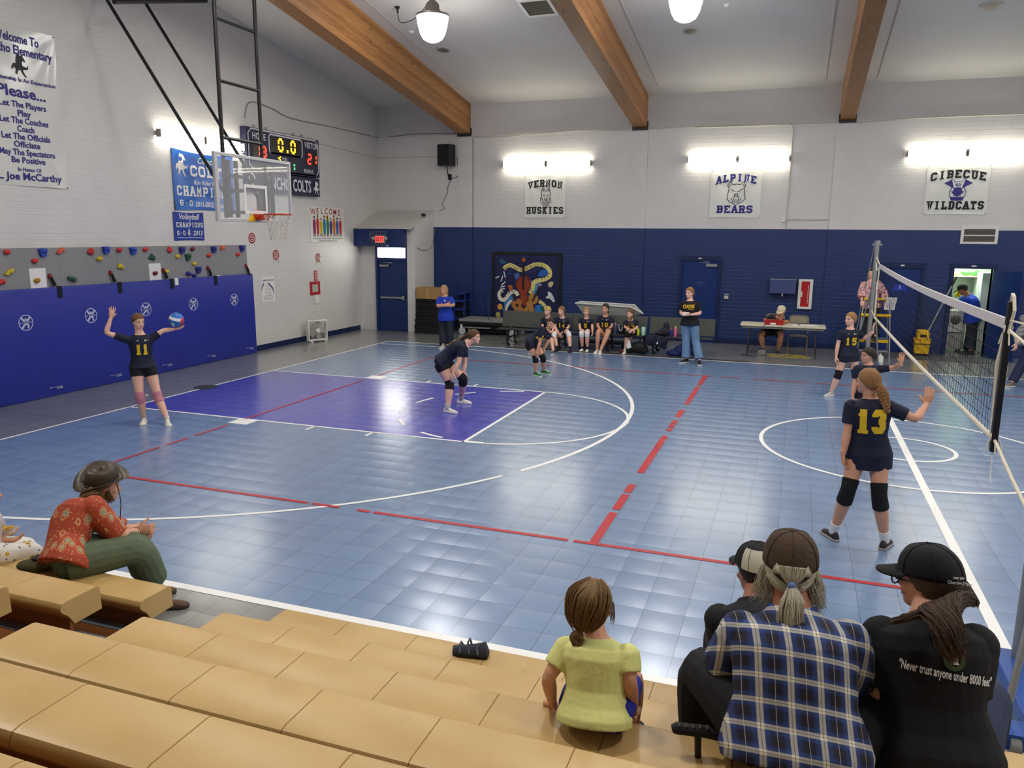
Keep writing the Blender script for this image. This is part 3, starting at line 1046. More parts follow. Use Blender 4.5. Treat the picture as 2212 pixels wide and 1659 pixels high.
for z in (4.25, 5.12, 6.05, 6.95):
    goal(MB().tube([(1.0, -.5, z), (1.0, .5, z)], .026, 8), 'rung', M_black, True)
goal(MB().tube([(-1.2, -.30, 6.52), (-1.2, 1.95, 7.12)], .045, 10), 'spreader_pipe', M_black, True)
hw = MB()
for y0, y1 in ((-.5, -.30), (.5, .64)):
    hw.bx(1.03, 1.09, min(y0, y1), min(y0, y1) + .05, 2.99, 3.9).bx(1.03, 1.09, max(y0, y1), max(y0, y1) + .04, 2.99, 3.9)
for z in (3.05, 3.40, 3.62):
    hw.bx(1.03, 1.16, -.5, -.22, z, z + .05)
hw.tube([(1.05, .03, 3.62), (1.05, .27, 3.34)], .03, 6).bx(1.04, 1.1, .24, .33, 3.03, 3.40)
hw.tube([(1.1, -.45, 3.4), (1.2, -.45, 3.4)], .02, 6).tube([(1.0, .5, 3.4), (1.2, .45, 3.4)], .02, 6)
goal(hw, 'mount_frame', mat('charcoal steel', (44, 46, 46), .5))
goal(MB().tube([(1.0, .5, 6.75), (1.0, .5, 7.5)], .012, 6).bx(.96, 1.04, .44, .56, 6.6, 6.72), 'hoist_cable', M_black)

# ================================================================ scoreboard
SX = XL + .16
t = empty('scoreboard', (XL, 5.2, 4.4), 'navy electronic scoreboard showing 13 to 21 and a 0.0 clock', 'scoreboard')
O2 = V((XL, 5.2, 4.4))


def sb(mb, name, m, bevel=0, smooth=False):
    mb.v = [tuple(V(p) - O2) for p in mb.v]
    return mb.build(name, m, t, smooth, bevel)


def sbt(geo, name, m, y, z, off=.006):
    return flat_geo(geo, name, m, V((SX, y, z)) - O2, (0, 1, 0), (0, 0, 1), off, t)


M_sb = mat('scoreboard navy', (32, 34, 66), .5)
M_sbw = mat('scoreboard white print', (222, 222, 226), .6)
sb(MB().bx(XL, SX, 3.72, 6.57, 4.13, 5.06), 'cabinet', M_sb, .01)
sb(MB().bx(XL, SX - .02, 3.74, 6.58, 3.66, 4.11), 'name_panel', M_sb, .008)


def frame_geo(w, h, t_):
    W2, H2 = w / 2, h / 2
    c = min(w, h) * .12
    out = [(-W2 + c, -H2), (W2 - c, -H2), (W2, -H2 + c), (W2, H2 - c), (W2 - c, H2), (-W2 + c, H2), (-W2, H2 - c), (-W2, -H2 + c)]
    return stroke_geo(out + [out[0], out[1]], t_)


sbt(frame_geo(2.72, .86, .03), 'white_outline', M_sbw, 5.15, 4.60)
sbt(frame_geo(1.30, .41, .035), 'clock_outline', M_sbw, 5.18, 4.775)
M_win = mat('dark display window', (26, 12, 10), .3)
wn = MB()
for y0, y1, z0, z1 in ((4.60, 5.76, 4.61, 4.94), (3.93, 4.46, 4.40, 4.72), (5.97, 6.50, 4.40, 4.72), (5.36, 5.58, 4.19, 4.45)):
    wn.bx(SX, SX + .003, y0, y1, z0, z1)
sb(wn, 'display_window', M_win)


def seg_geo(ch, w, h, t_):
    S = {'0': 'abcdef', '1': 'bc', '2': 'abged', '3': 'abgcd'}[ch]
    q = t_ * .7
    L = {'a': ((0, h), (w, h)), 'b': ((w, h), (w, h / 2)), 'c': ((w, h / 2), (w, 0)), 'd': ((0, 0), (w, 0)), 'e': ((0, 0), (0, h / 2)), 'f': ((0, h / 2), (0, h)), 'g': ((0, h / 2), (w, h / 2))}
    out = []
    for c in S:
        a, b = V(L[c][0]), V(L[c][1])
        d = (b - a).normalized() * q * .5
        out.append((stroke_geo([tuple(a + d), tuple(b - d)], t_), 0, 0))
    return join_geo(*out)


M_amber = mat('amber display digits', (255, 170, 30), .5, emit=2.6)
M_redd = mat('red display digits', (255, 46, 36), .5, emit=2.4)
M_greend = mat('green display digit', (60, 240, 150), .5, emit=1.6)
for g_ in ((seg_geo('0', .15, .26, .055), 4.89, 0), (seg_geo('0', .15, .26, .055), 5.38, 0), (poly_geo([[(5.20, 0), (5.26, 0), (5.26, .06), (5.20, .06)]]), 0, -.02)):
    sbt(join_geo(g_), 'clock_digit', M_amber, 0, 4.645)
for g_ in ((seg_geo('1', .11, .22, .05), 4.06, 0), (seg_geo('3', .13, .22, .05), 4.27, 0)):
    sbt(join_geo(g_), 'home_digit', M_redd, 0, 4.45)
for g_ in ((seg_geo('2', .15, .22, .05), 6.06, 0), (seg_geo('1', .11, .22, .05), 6.31, 0)):
    sbt(join_geo(g_), 'visitor_digit', M_redd, 0, 4.45)
sbt(seg_geo('1', .1, .17, .045), 'period_digit', M_greend, 5.38, 4.235)
sbt(poly_geo([[(4.83, .0), (4.95, -.055), (4.95, -.02), (4.90, 0), (4.95, .02), (4.95, .055)]]), 'possession_arrow', M_amber, 0, 4.47)
for g_, yy_, zz_ in ((text_geo('HOME', .20, .02, squeeze=.85), 4.17, 4.82), (text_geo('VISITOR', .20, .02, squeeze=.80), 6.22, 4.82), (text_geo('POSS', .09, .02), 5.1, 4.44), (text_geo('BONUS', .12, .02), 6.08, 4.22)):
    sbt(g_, 'caption_lettering', M_sbw, yy_, zz_)
sbt(join_geo((text_geo('CONCHO', .40, .022, squeeze=.62), 4.72, 3.75), (text_geo('COLTS', .40, .022, squeeze=.62), 5.77, 3.75)), 'team_lettering', M_sbw, 0, 0, .006)
hs_ = stroke_geo([(3.80 + .1 * cos(a) + .05, 3.93 + .12 * sin(a)) for a in [radians(-60 - 20 * i) for i in range(16)]], .035)
sbt(hs_, 'horseshoe_emblem', M_sbw, 0, 0)
HORSE = [(.42, 1), (.5, .93), (.62, .95), (.7, .86), (.80, .72), (.76, .67), (.64, .74), (.58, .62), (.6, .5), (.82, .44), (.95, .56), (.9, .36), (.72, .34), (.6, .3), (.68, .14), (.8, 0), (.7, 0), (.58, .12), (.46, .3), (.3, .24), (.26, .08), (.14, .1), (.2, .3), (.1, .4), (.0, .26), (-.06, .34), (.06, .54), (.22, .56), (.24, .76), (.28, .92)]
sbt(poly_geo([[(6.27 + x * .27, 3.71 + y * .33) for x, y in HORSE]]), 'horse_emblem', M_sbw, 0, 0)
g = text_geo('NEVCO', .13, .02)
flat_geo(([(x, y) for x, y in g[0]], g[1]), 'side_lettering', M_sbw, V((XL + .09, 3.72, 4.45)) - O2, (0, 0, 1), (-1, 0, 0), .004, t)
ey = MB()
for y in (4.1, 4.55, 5.6, 5.95):
    ey.tube([(XL + .08 + .03 * cos(a), y, 5.09 + .035 * sin(a)) for a in [2 * pi * i / 10 for i in range(11)]], .007, 4)
sb(ey, 'lifting_eye', M_black)
# ================================================================ banners and posters
def fit_text(s, w=None, h=1.0, bold=.02, shear=0.0):
    """text of cap height ~h, squeezed to width w, centred on x, baseline at 0"""
    vs, fs = text_geo(s, h * 1.38, bold, 'CENTER', 1.0, shear)
    if w:
        x0, x1 = min(p[0] for p in vs), max(p[0] for p in vs)
        k = w / (x1 - x0)
        vs = [((p[0] - (x0 + x1) / 2) * k, p[1]) for p in vs]
    return vs, fs


def cloth(root, w, h, m, u, v, seed=1, amp=.01, sag=.02, name='cloth', nx=26, ny=26, edge=None):
    """hung vinyl sheet w x h on the plane with axes u,v through the root; creases fan out from the corners"""
    rnd = random.Random(seed)
    ph = [rnd.uniform(0, 6) for _ in range(6)]
    u, v = V(u), V(v)
    nrm = u.cross(v)

    def disp(x, y):
        a, b = x / w + .5, y / h
        d = .014
        for cx, cy_, s in ((0, 1, 0), (1, 1, 1), (0, 0, 2), (1, 0, 3)):
            ang = math.atan2(b - cy_, a - cx)
            rr = math.hypot(a - cx, b - cy_)
            d += amp * .8 * sin(ang * 9 + ph[s]) * math.exp(-rr * 2.2) * min(1, rr * 5)
        d += amp * .35 * sin(5 * a + 3 * b + ph[4])
        return max(.003, d)

    mb = MB()
    vs = []
    for j in range(ny + 1):
        for i in range(nx + 1):
            x, y = (i / nx - .5) * w, j / ny * h
            yy = y - sag * sin(pi * i / nx) * (j / ny) ** 2 + sag * .6 * sin(pi * i / nx) * (1 - j / ny) ** 2
            vs.append(u * x + v * yy + nrm * disp(x, y))
    n1 = nx + 1
    fs = [(j * n1 + i, j * n1 + i + 1, (j + 1) * n1 + i + 1, (j + 1) * n1 + i) for j in range(ny) for i in range(nx)]
    mb.add(vs, fs)
    back = [p - nrm * .003 for p in vs]
    mb.add(back, [tuple(reversed(f)) for f in fs])
    o = mb.build(name, m, root, True)
    gm = MB()
    for sx in (-1, 1):
        for yy in (.02, h - .02):
            gm.ball(u * (sx * (w / 2 - .02)) + v * yy + nrm * .022, .012, 8, 5)
    gm.build('grommet', M_grey_pl, root)

    def put(geo, nm, mm, x=0, y=0, off=.006):
        q = MB()
        q.add([u * (px + x) + v * (py + y) + nrm * (disp(px + x, py + y) + off) for px, py in geo[0]], geo[1])
        return q.build(nm, mm, root)
    return put


M_vinyl = mat('white vinyl', (226, 226, 218), .28, noise=.03, nscale=4)
M_ink = mat('black print', (24, 24, 28), .5)
M_purple = mat('indigo print', (44, 38, 120), .5)
FX, FZ = (1, 0, 0), (0, 0, 1)
LY = (0, 1, 0)


def head_lines(kind):
    """line drawing of an animal head about 1 x 1, as ribbons"""
    L = []
    if kind == 'dog':
        L = [[(-.32, .1), (-.36, .45), (-.22, .95), (-.05, .55), (.08, .55), (.26, .95), (.36, .4), (.34, .1)],
             [(-.32, .1), (-.2, -.2), (-.08, -.42), (.1, -.44), (.22, -.2), (.34, .1)],
             [(-.16, .55), (-.2, .78), (-.24, .6)], [(.2, .56), (.24, .78), (.28, .56)],
             [(-.2, .22), (-.12, .3), (-.04, .2)], [(.08, .2), (.16, .3), (.25, .22)],
             [(-.05, .12), (-.08, -.08), (.02, -.16), (.12, -.08), (.07, .12)], [(-.07, -.08), (.1, -.08)],
             [(-.12, -.28), (.02, -.22), (.14, -.3)], [(-.42, .1), (-.38, -.1), (-.44, -.14), (-.34, -.26)], [(.42, .06), (.36, -.12), (.42, -.18), (.3, -.3)],
             [(-.3, -.3), (-.12, -.56), (0, -.5), (.14, -.58), (.28, -.34)]]
    elif kind == 'bear':
        L = [[(-.5, .5), (-.62, .72), (-.5, .92), (-.32, .86), (-.28, .76), (0, .8), (.28, .76), (.32, .86), (.5, .92), (.62, .72), (.5, .5), (.58, .1), (.62, -.2), (.4, -.44), (.2, -.5), (.0, -.66), (-.2, -.5), (-.4, -.44), (-.62, -.2), (-.58, .1), (-.5, .5)],
             [(-.5, .62), (-.48, .76), (-.38, .74)], [(.5, .62), (.48, .76), (.38, .74)],
             [(-.36, .42), (-.2, .34), (-.08, .3)], [(.44, .5), (.24, .34), (.06, .28)],
             [(-.1, .02), (-.2, -.2), (-.1, -.34), (0, -.26), (.1, -.34), (.2, -.2), (.1, .02)], [(-.14, .1), (0, .14), (.14, .1), (.06, -.02), (-.06, -.02), (-.14, .1)],
             [(-.34, -.16), (-.2, -.42), (.2, -.42), (.36, -.16)]]
    else:
        L = [[(-.4, .2), (-.44, .6), (-.4, .92), (-.18, .66), (0, .7), (.18, .66), (.4, .92), (.44, .6), (.4, .2), (.52, 0), (.44, -.1), (.5, -.26), (.34, -.34), (.26, -.56), (.1, -.5), (0, -.6), (-.1, -.5), (-.26, -.56), (-.34, -.34), (-.5, -.26), (-.44, -.1), (-.52, 0), (-.4, .2)],
             [(-.34, .3), (-.16, .22), (-.06, .1)], [(.34, .3), (.16, .22), (.06, .1)], [(-.06, .6), (-.04, .36)], [(.06, .6), (.04, .36)], [(-.16, .58), (-.12, .4)], [(.16, .58), (.12, .4)],
             [(-.1, .06), (0, -.06), (.1, .06)], [(0, -.06), (0, -.16)], [(-.24, -.08), (-.12, -.22), (0, -.16), (.12, -.22), (.24, -.08)],
             [(-.2, -.2), (-.16, -.4), (.16, -.4), (.2, -.2)], [(-.4, .04), (-.24, -.02)], [(.4, .04), (.24, -.02)]]
    return L


def head_geo(kind, s, wd):
    return join_geo(*[(stroke_geo([(x * s, y * s) for x, y in l], wd), 0, 0) for l in head_lines(kind)])


def team_banner(cx, z0, w, h, top, bottom, kind, ink, logo_ink, label, tw, bw, ls):
    t = empty('team_banner', (cx, YF - .001, z0), label, 'banner', 'white team banners on the far wall')
    put = cloth(t, w, h, M_vinyl, FX, FZ, seed=int(cx * 7), amp=.012, sag=.02)
    cw = tw / (len(top) + .24 * (len(top) - 1))
    put(block_geo(top, cw, .19, .24, .23, .10, .05, arc=.075), 'team_lettering', ink, 0, h - .29)
    cw = bw / (len(bottom) + .2 * (len(bottom) - 1))
    put(block_geo(bottom, cw, .19, .2, .235, .10, .05), 'team_lettering', ink, 0, .12)
    put(head_geo(kind, ls, .018), 'mascot_drawing', logo_ink, .02, h * .46)
    return t, put


team_banner(3.21, 3.20, 1.17, 1.14, 'VERNON', 'HUSKIES', 'dog', M_ink, M_ink, 'white banner lettered vernon huskies with a dog head', .98, 1.06, .36)
team_banner(8.26, 3.22, 1.24, 1.19, 'ALPINE', 'BEARS', 'bear', M_purple, M_ink, 'white banner lettered alpine bears with a bear head', .98, .88, .36)
_, put = team_banner(13.22, 3.30, 1.30, 1.12, 'CIBECUE', 'WILDCATS', 'cat', M_ink, M_purple, 'white banner lettered cibecue wildcats with a cat head', 1.14, 1.18, .34)
put(poly_geo([[(-.12, .0), (.0, -.1), (.12, .0), (.06, .12), (-.06, .12)], [(-.3, .22), (-.08, .1), (-.14, .3)], [(.3, .22), (.08, .1), (.14, .3)], [(-.15, -.1), (.15, -.1), (.12, -.18), (-.12, -.18)]]), 'mascot_drawing', M_purple, .02, .5)

# the tall sportsmanship banner
t = empty('welcome_banner', (XL + .001, -1.56, 3.45), 'tall white banner with dark blue lines of text at the left edge', 'banner')
put = cloth(t, 1.40, 2.45, mat('glossy vinyl', (214, 213, 206), .2), LY, FZ, 5, .014, .01, nx=24, ny=40)
for s, z, h, w in (('Welcome To', 2.21, .135, .80), ('Concho Elementary', 2.03, .135, 1.24), ('Sportsmanship Is An Expectation', 1.62, .06, 1.26), ('Please...', 1.38, .17, .86),
                   ('Let The Players', 1.22, .095, .84), ('Play', 1.09, .095, .24), ('Let The Coaches', .975, .095, .86), ('Coach', .85, .095, .30), ('Let The Officials', .73, .095, .86), ('Officiate', .61, .095, .46),
                   ('May The Spectators', .485, .095, .98), ('Be Positive', .365, .095, .60), ('In Honor Of', .235, .06, .42), ('L. Joe McCarthy', .10, .115, 1.16)):
    put(fit_text(s, w, h, .028), 'banner_lettering', M_purple, 0, z)
put(poly_geo([[(x * .3 - .12, y * .34) for x, y in HORSE]]), 'horse_drawing', M_ink, 0, 1.70)

# blue champion banner with the small volleyball banner under it
M_blueban = NT('blue sheen banner')
x, y, z = M_blueban.xyz(M_blueban.coords())
f_ = M_blueban.math('ABSOLUTE', M_blueban.math('SUBTRACT', M_blueban.math('MULTIPLY', y, 1.0), -.1))
M_blueban.l(M_blueban.mix(M_blueban.noise(M_blueban.coords(), 1.3, 2), lin((16, 60, 150)), lin((30, 118, 205))), M_blueban.b.inputs['Base Color'])
M_blueban.b.inputs['Roughness'].default_value = .3
t = empty('champions_banner', (XL + .001, 2.49, 3.17), 'blue champions banner partly behind the backboard', 'banner')
put = cloth(t, 1.82, 1.22, M_blueban.m, LY, FZ, 9, .014, .06)
put(stroke_geo([(-.90, .01), (-.90, 1.21)], .022), 'dark_hem', M_ink, 0, 0)
cw = 1.18 / (5 + .8)
put(block_geo('COLTS', cw, .22, .2, .22, .1, .05), 'banner_lettering', M_white, .18, .70)
put(fit_text('Concho', .62, .13, .02, .3), 'banner_lettering', M_white, .14, .97)
put(fit_text('Rim Rider League', .9, .09, .012, .3), 'banner_lettering', M_white, .12, .54)
cw = 1.66 / (9 + 1.6)
put(block_geo('CHAMPIONS', cw, .2, .2, .22, .08, .05), 'banner_lettering', M_white, 0, .30)
put(join_geo((block_geo('6-0', .09, .12, .5, .2, .0), -.58, 0), (fit_text('2011-2012 Season', .95, .10, .02, .2), .15, 0)), 'banner_lettering', M_white, 0, .10)
put(poly_geo([[(x_ * .34 - .80, y_ * .46 + .68) for x_, y_ in HORSE]]), 'horse_drawing', M_white, 0, 0)
put(poly_geo([[(-.3, 1.10), (.8, 1.10), (.8, 1.02), (-.1, 1.02)]]), 'teal_flash', mat('teal print', (28, 120, 170), .4), 0, 0)
t = empty('volleyball_banner', (XL + .001, 1.95, 2.57), 'small blue volleyball champions banner hanging below the big blue one', 'banner')
put = cloth(t, .86, .58, mat('deep blue vinyl', (30, 58, 150), .35), LY, FZ, 12, .005, .02)
put(fit_text('Volleyball', .58, .12, .015, .25), 'banner_lettering', M_white, .02, .43)
cw = .76 / (9 + 1.6)
put(block_geo('CHAMPIONS', cw, .10, .2, .2, .08), 'banner_lettering', M_white, .02, .27)
put(join_geo((block_geo('6-0', .06, .09, .4, .18, .0), -.26, 0), (fit_text('2013', .28, .10, .02, .2), .22, 0)), 'banner_lettering', M_white, .02, .11)
put(poly_geo([[(x_ * .1 - .06, y_ * .16 + .08) for x_, y_ in HORSE]]), 'horse_drawing', M_lightgrey, 0, 0)
put(stroke_geo([(-.36, .06), (.36, .06)], .012), 'underline', M_white, 0, 0)

# welcome poster with a row of people
t = empty('welcome_poster', (XL + .001, 7.08, 2.51), 'white welcome poster with a row of colourful people', 'poster')
MB().bx(0, .012, -.80, .80, 0, .90).build('poster_sheet', M_vinyl, t)
PO = lambda geo, nm, mm, off=.002: flat_geo(geo, nm, mm, (.012, 0, 0), LY, FZ, off, t)
x0 = -.72
PO(join_geo(*[(text_geo(c, .22, .015), -.66 + i * .205, .70 + .03 * cos((i - 3) * .5)) for i, c in enumerate('WELCOME')]), 'poster_lettering', mat('brick red print', (170, 60, 50), .6))
cols = [(132, 24, 96), (190, 40, 40), (210, 180, 30), (40, 120, 170), (40, 120, 70), (60, 40, 120), (200, 110, 40), (40, 90, 160), (190, 40, 50)]
for i, c in enumerate(cols):
    xx = -.62 + i * .155
    hh = .46 + .05 * math.sin(i * 2.3)
    geo = poly_geo([[(xx - .055, .22), (xx + .055, .22), (xx + .07, .22 + hh * .55), (xx + .045, .22 + hh * .8), (xx - .045, .22 + hh * .8), (xx - .07, .22 + hh * .55)]])
    PO(geo, 'painted_person', mat('poster colour %d' % i, c, .7), .002)
    hd = ring_geo(0.0005, .036, 10, xx, .22 + hh * .8 + .05)
    PO(hd, 'painted_head', mat('poster brown %d' % (i % 3), [(90, 56, 36), (60, 36, 24), (170, 110, 70)][i % 3], .7), .002)
    PO(poly_geo([[(xx - .045, .15), (xx - .01, .15), (xx - .01, .24), (xx - .045, .24)], [(xx + .01, .15), (xx + .045, .15), (xx + .045, .24), (xx + .01, .24)]]), 'painted_legs', mat('poster dark %d' % (i % 2), [(44, 40, 70), (120, 80, 30)][i % 2], .7), .0015)
PO(ring_geo(.02, .07, 14, -.02, .64), 'painted_sun', mat('poster yellow', (236, 200, 80), .7))
PO(join_geo((fit_text('Our School: Where Staff and Students Share', 1.36, .045), 0, .08), (fit_text('Parents and Learning Care', .84, .045), 0, .02)), 'poster_lettering', mat('grey print', (110, 110, 112), .7))

# three archery targets, red sign, red frame, climbing rules
for i, (y, z, r, lab) in enumerate(((3.94, 2.62, .125, 'red and white ring target highest and nearest the climbing wall'), (4.80, 2.22, .125, 'red and white ring target in the middle below the goal net'), (6.58, 2.11, .115, 'red and white ring target nearest the corner with torn edge'))):
    t = empty('target_cutout', (XL + .001, y, z), lab, 'target', 'ring targets on the white wall')
    mb = MB().lathe([(r * 1.12, 0), (r * 1.12, .006), (.001, .006)], n=24, axis=(1, 0, 0))
    mb.build('target_card', M_paper, t)
    for k, (a, b) in enumerate(((.70, 1.0), (.34, .56), (.005, .22))):
        flat_geo(ring_geo(r * a, r * b, 28), 'red_ring', mat('target red', (150, 38, 36), .7), (.006, 0, 0), LY, FZ, .002, t)
    lg = MB()
    for s in (-1, 1):
        lg.tube([(.006, s * r * .6, -r * .95), (.006, s * r * .85, -r * 1.5)], .006, 4)
    lg.build('target_stand', mat('light card', (190, 180, 170), .8), t)
    if i == 2:
        MB().prism([(.06, -.05), (.14, -.06), (.14, .02), (.08, .0)], (.008, 0, 0), LY, FZ, .003).build('torn_patch', M_paper, t)
t = empty('notice_board', (XL + .001, 4.44, 1.12), 'white climbing rules sheet beside the blue mat', 'poster')
MB().bx(0, .008, -.25, .25, 0, .60).build('sheet', M_paper, t)
P2 = lambda geo, nm, mm, off=.002: flat_geo(geo, nm, mm, (.008, 0, 0), LY, FZ, off, t)
P2(join_geo((fit_text('CLIMBING WALL RULES', .42, .032, .03), 0, .50)), 'sheet_lettering', M_ink)
P2(join_geo((stroke_geo([(-.24, .28), (-.23, .36), (-.19, .40), (-.15, .46)], [.012, .03, .035, .02]), 0, 0), (stroke_geo([(0, .46), (.05, .42), (.09, .38), (.16, .33), (.20, .26), (.22, .16)], [.02, .04, .035, .04, .03, .01]), 0, 0)), 'mountain_drawing', mat('navy print', (40, 44, 120), .6))
tx = [(fit_text(s, w, .014, .01), 0, z) for s, w, z in (('Always climb with an adult near', .22, .40), ('One climber at each panel', .18, .365), ('No climbing above the red line', .24, .31), ('Step down do not jump', .2, .275), ('Keep the mats in place', .2, .22), ('Wear closed shoes', .2, .19), ('EMERGENCY PROCEDURE', .3, .14), ('Stop climbing and call an adult', .34, .105), ('Stay with the injured climber', .34, .08), ('Report all loose holds', .34, .055))]
P2(join_geo(*tx), 'sheet_lettering', M_ink)
t = empty('safety_sign', (XL + .001, 6.45, 1.52), 'small upright red sign above the red square frame', 'sign')
MB().bx(0, .008, -.075, .075, 0, .26).build('sign_plate', mat('sign red', (176, 42, 50), .5), t)
flat_geo(join_geo((fit_text('FIRE', .1, .03, .02), 0, .20), (ring_geo(.012, .03, 12), 0, .14), (fit_text('AED', .1, .035, .02), 0, .06), (fit_text('HERE', .1, .02, .02), 0, .02)), 'sign_lettering', M_white, (.008, 0, 0), LY, FZ, .002, t)
t = empty('alarm_frame', (XL + .001, 6.39, 1.16), 'red square frame round a clear cover on the white wall', 'frame')
f = MB()
for a, b, c, d in ((-.22, -.14, 0, .34), (.14, .22, 0, .34), (-.22, .22, 0, .07), (-.22, .22, .27, .34)):
    f.bx(0, .02, a, b, c, d)
f.build('red_border', M_red, t)
MB().bx(.0, .012, -.14, .14, .07, .27).build('cover_plate', mat('pale cover', (186, 182, 172), .3), t)
t = empty('wall_bracket', (XL + .001, 6.42, .92), 'white empty plastic bracket below the red square frame', 'bracket')
MB().prism([(-.11, .22), (.11, .22), (.12, .12), (.06, 0), (-.05, 0), (-.09, .1)], (0, 0, 0), LY, FZ, .03).build('bracket_body', M_white, t, bevel=.01)

# box fan by the wall
t = empty('box_fan', (-1.62, 5.88, 0), 'white square box fan on the floor by the left wall', 'fan', rz=radians(62))
MB().bx(-.27, .27, -.07, .07, .03, .07).bx(-.27, .27, -.07, .07, .52, .56).bx(-.27, -.235, -.07, .07, .03, .56).bx(.235, .27, -.07, .07, .03, .56).build('fan_case', M_white, t, bevel=.02)
gr = MB()
for s in (-1, 1):
    for i in range(1, 9):
        r = .028 * i + .01
        gr.tube([(r * cos(a), s * .062, .295 + r * sin(a)) for a in [2 * pi * k / 24 for k in range(25)]], .0025, 4)
    for k in range(16):
        a = 2 * pi * k / 16
        gr.tube([(.05 * cos(a), s * .062, .295 + .05 * sin(a)), (.30 * cos(a) if abs(cos(a)) < .75 else .235 * (1 if cos(a) > 0 else -1), s * .062, .295 + (.235 / max(.2, abs(cos(a))) if abs(cos(a)) > .75 else .30) * sin(a) * .78)], .0025, 4)
gr.build('fan_grille', M_lightgrey, t)
MB().lathe([(.06, -.068), (.06, -.075), (.005, -.078)], (0, 0, .295), 16, axis=(0, 1, 0)).build('hub_cap', M_white, t)
for k in range(5):
    a = 2 * pi * k / 5
    d1_, d2_ = V((cos(a), 0, sin(a))), V((-sin(a), .35, cos(a)))
    MB().add([V((0, 0, .295)) + d1_ * r + d2_ * w_ for r in (.04, .22) for w_ in (-.05 - r * .15, .05 + r * .15)], [(0, 1, 3, 2)]).build('fan_blade', mat('fan blade', (176, 174, 166), .5), t)
MB().lathe([(.03, 0), (.025, -.03)], (.2, -.075, .50), 10, axis=(0, 1, 0)).build('switch_knob', M_lightgrey, t)
ft = MB()
for s in (-1, 1):
    ft.bx(s * .2 - .02, s * .2 + .02, -.12, .12, 0, .03)
ft.build('foot', M_white, t)

# ================================================================ climbing wall
t = empty('climbing_board', (XL, 0, 1.0), 'long grey climbing panel standing above the blue mat', 'climbing wall')
MB().bx(.022, .06, -6.2, 3.66, .0, 1.47).build('panel', mat('grey textured panel', (142, 142, 142), .75, noise=.1, nscale=30, bump=.35, bscale=120), t)
sm = MB()
for y in (1.22, 2.44, -1.22, 0, -2.44):
    sm.bx(.06, .0605, y - .002, y + .002, 0, 1.47)
sm.build('panel_seam', M_grey_pl, t)
HC = {'red': (196, 52, 48), 'blue': (36, 72, 170), 'orange': (214, 92, 60), 'yellow': (204, 180, 50), 'green': (36, 86, 62), 'navy': (40, 44, 130), 'maroon': (110, 30, 34), 'ochre': (176, 124, 40)}
top = [(-2.16, 2.41, 'red', 'knob'), (-1.53, 2.40, 'blue', 'cup'), (-1.19, 2.42, 'orange', 'lump'), (-.58, 2.40, 'red', 'lump'), (-.25, 2.42, 'blue', 'cup'), (.05, 2.41, 'red', 'knob'), (.37, 2.40, 'blue', 'cup'), (.67, 2.41, 'red', 'knob'), (1.32, 2.40, 'red', 'lump'), (1.63, 2.39, 'navy', 'cup'), (1.93, 2.40, 'maroon', 'knob'), (2.56, 2.39, 'navy', 'cup'), (2.86, 2.41, 'orange', 'lump'), (3.48, 2.40, 'navy', 'cup')]
ORD = ['first', 'second', 'third', 'fourth', 'fifth', 'sixth', 'seventh', 'eighth', 'ninth', 'tenth', 'eleventh', 'twelfth', 'thirteenth', 'last']
holds = [(y, z, c, k, '%s climbing hold, %s from the left in the top row' % (c, ORD[i])) for i, (y, z, c, k) in enumerate(top)]
holds[-1] = holds[-1][:4] + ('navy climbing hold at the right end of the top row',)
holds += [(-1.69, 2.26, 'red', 'knob', 'red climbing hold above the left white sheet'), (-.41, 2.26, 'yellow', 'knob', 'small olive climbing hold below the fifth top hold'), (.06, 2.11, 'yellow', 'lump', 'lumpy yellow climbing hold in the middle of the panel'),
          (.83, 2.26, 'green', 'lump', 'dark green lumpy climbing hold above the right white sheet'), (1.49, 2.26, 'yellow', 'knob', 'small pale yellow climbing hold right of the right sheet'), (1.79, 2.25, 'green', 'cup', 'dark green tapered climbing hold in the second row'),
          (1.95, 2.10, 'yellow', 'knob', 'yellow climbing hold below the green tapered hold'), (2.40, 2.26, 'red', 'knob', 'red climbing hold below the right navy top hold'), (3.33, 2.26, 'red', 'knob', 'red climbing hold near the right end, second row'),
          (-2.15, 2.10, 'yellow', 'lump', 'yellow climbing hold left of the left white sheet'), (-2.29, 1.93, 'red', 'lump', 'red climbing hold low at the left edge of view'), (-1.69, 1.94, 'ochre', 'knob', 'ochre climbing hold poking through the left white sheet'),
          (-1.02, 1.94, 'green', 'lump', 'dark green climbing hold low between two strap hooks'), (.87, 1.95, 'maroon', 'knob', 'dark red climbing hold poking through the right white sheet'), (2.06, 1.98, 'navy', 'cup', 'navy forked climbing hold low near the right end'),
          (1.77, 1.91, 'navy', 'lump', 'navy climbing hold low left of the forked navy hold'), (1.93, 1.86, 'navy', 'knob', 'small navy climbing hold just above the mat edge'), (1.17, 1.97, 'yellow', 'knob', 'olive climbing hold beside the middle strap hook')]
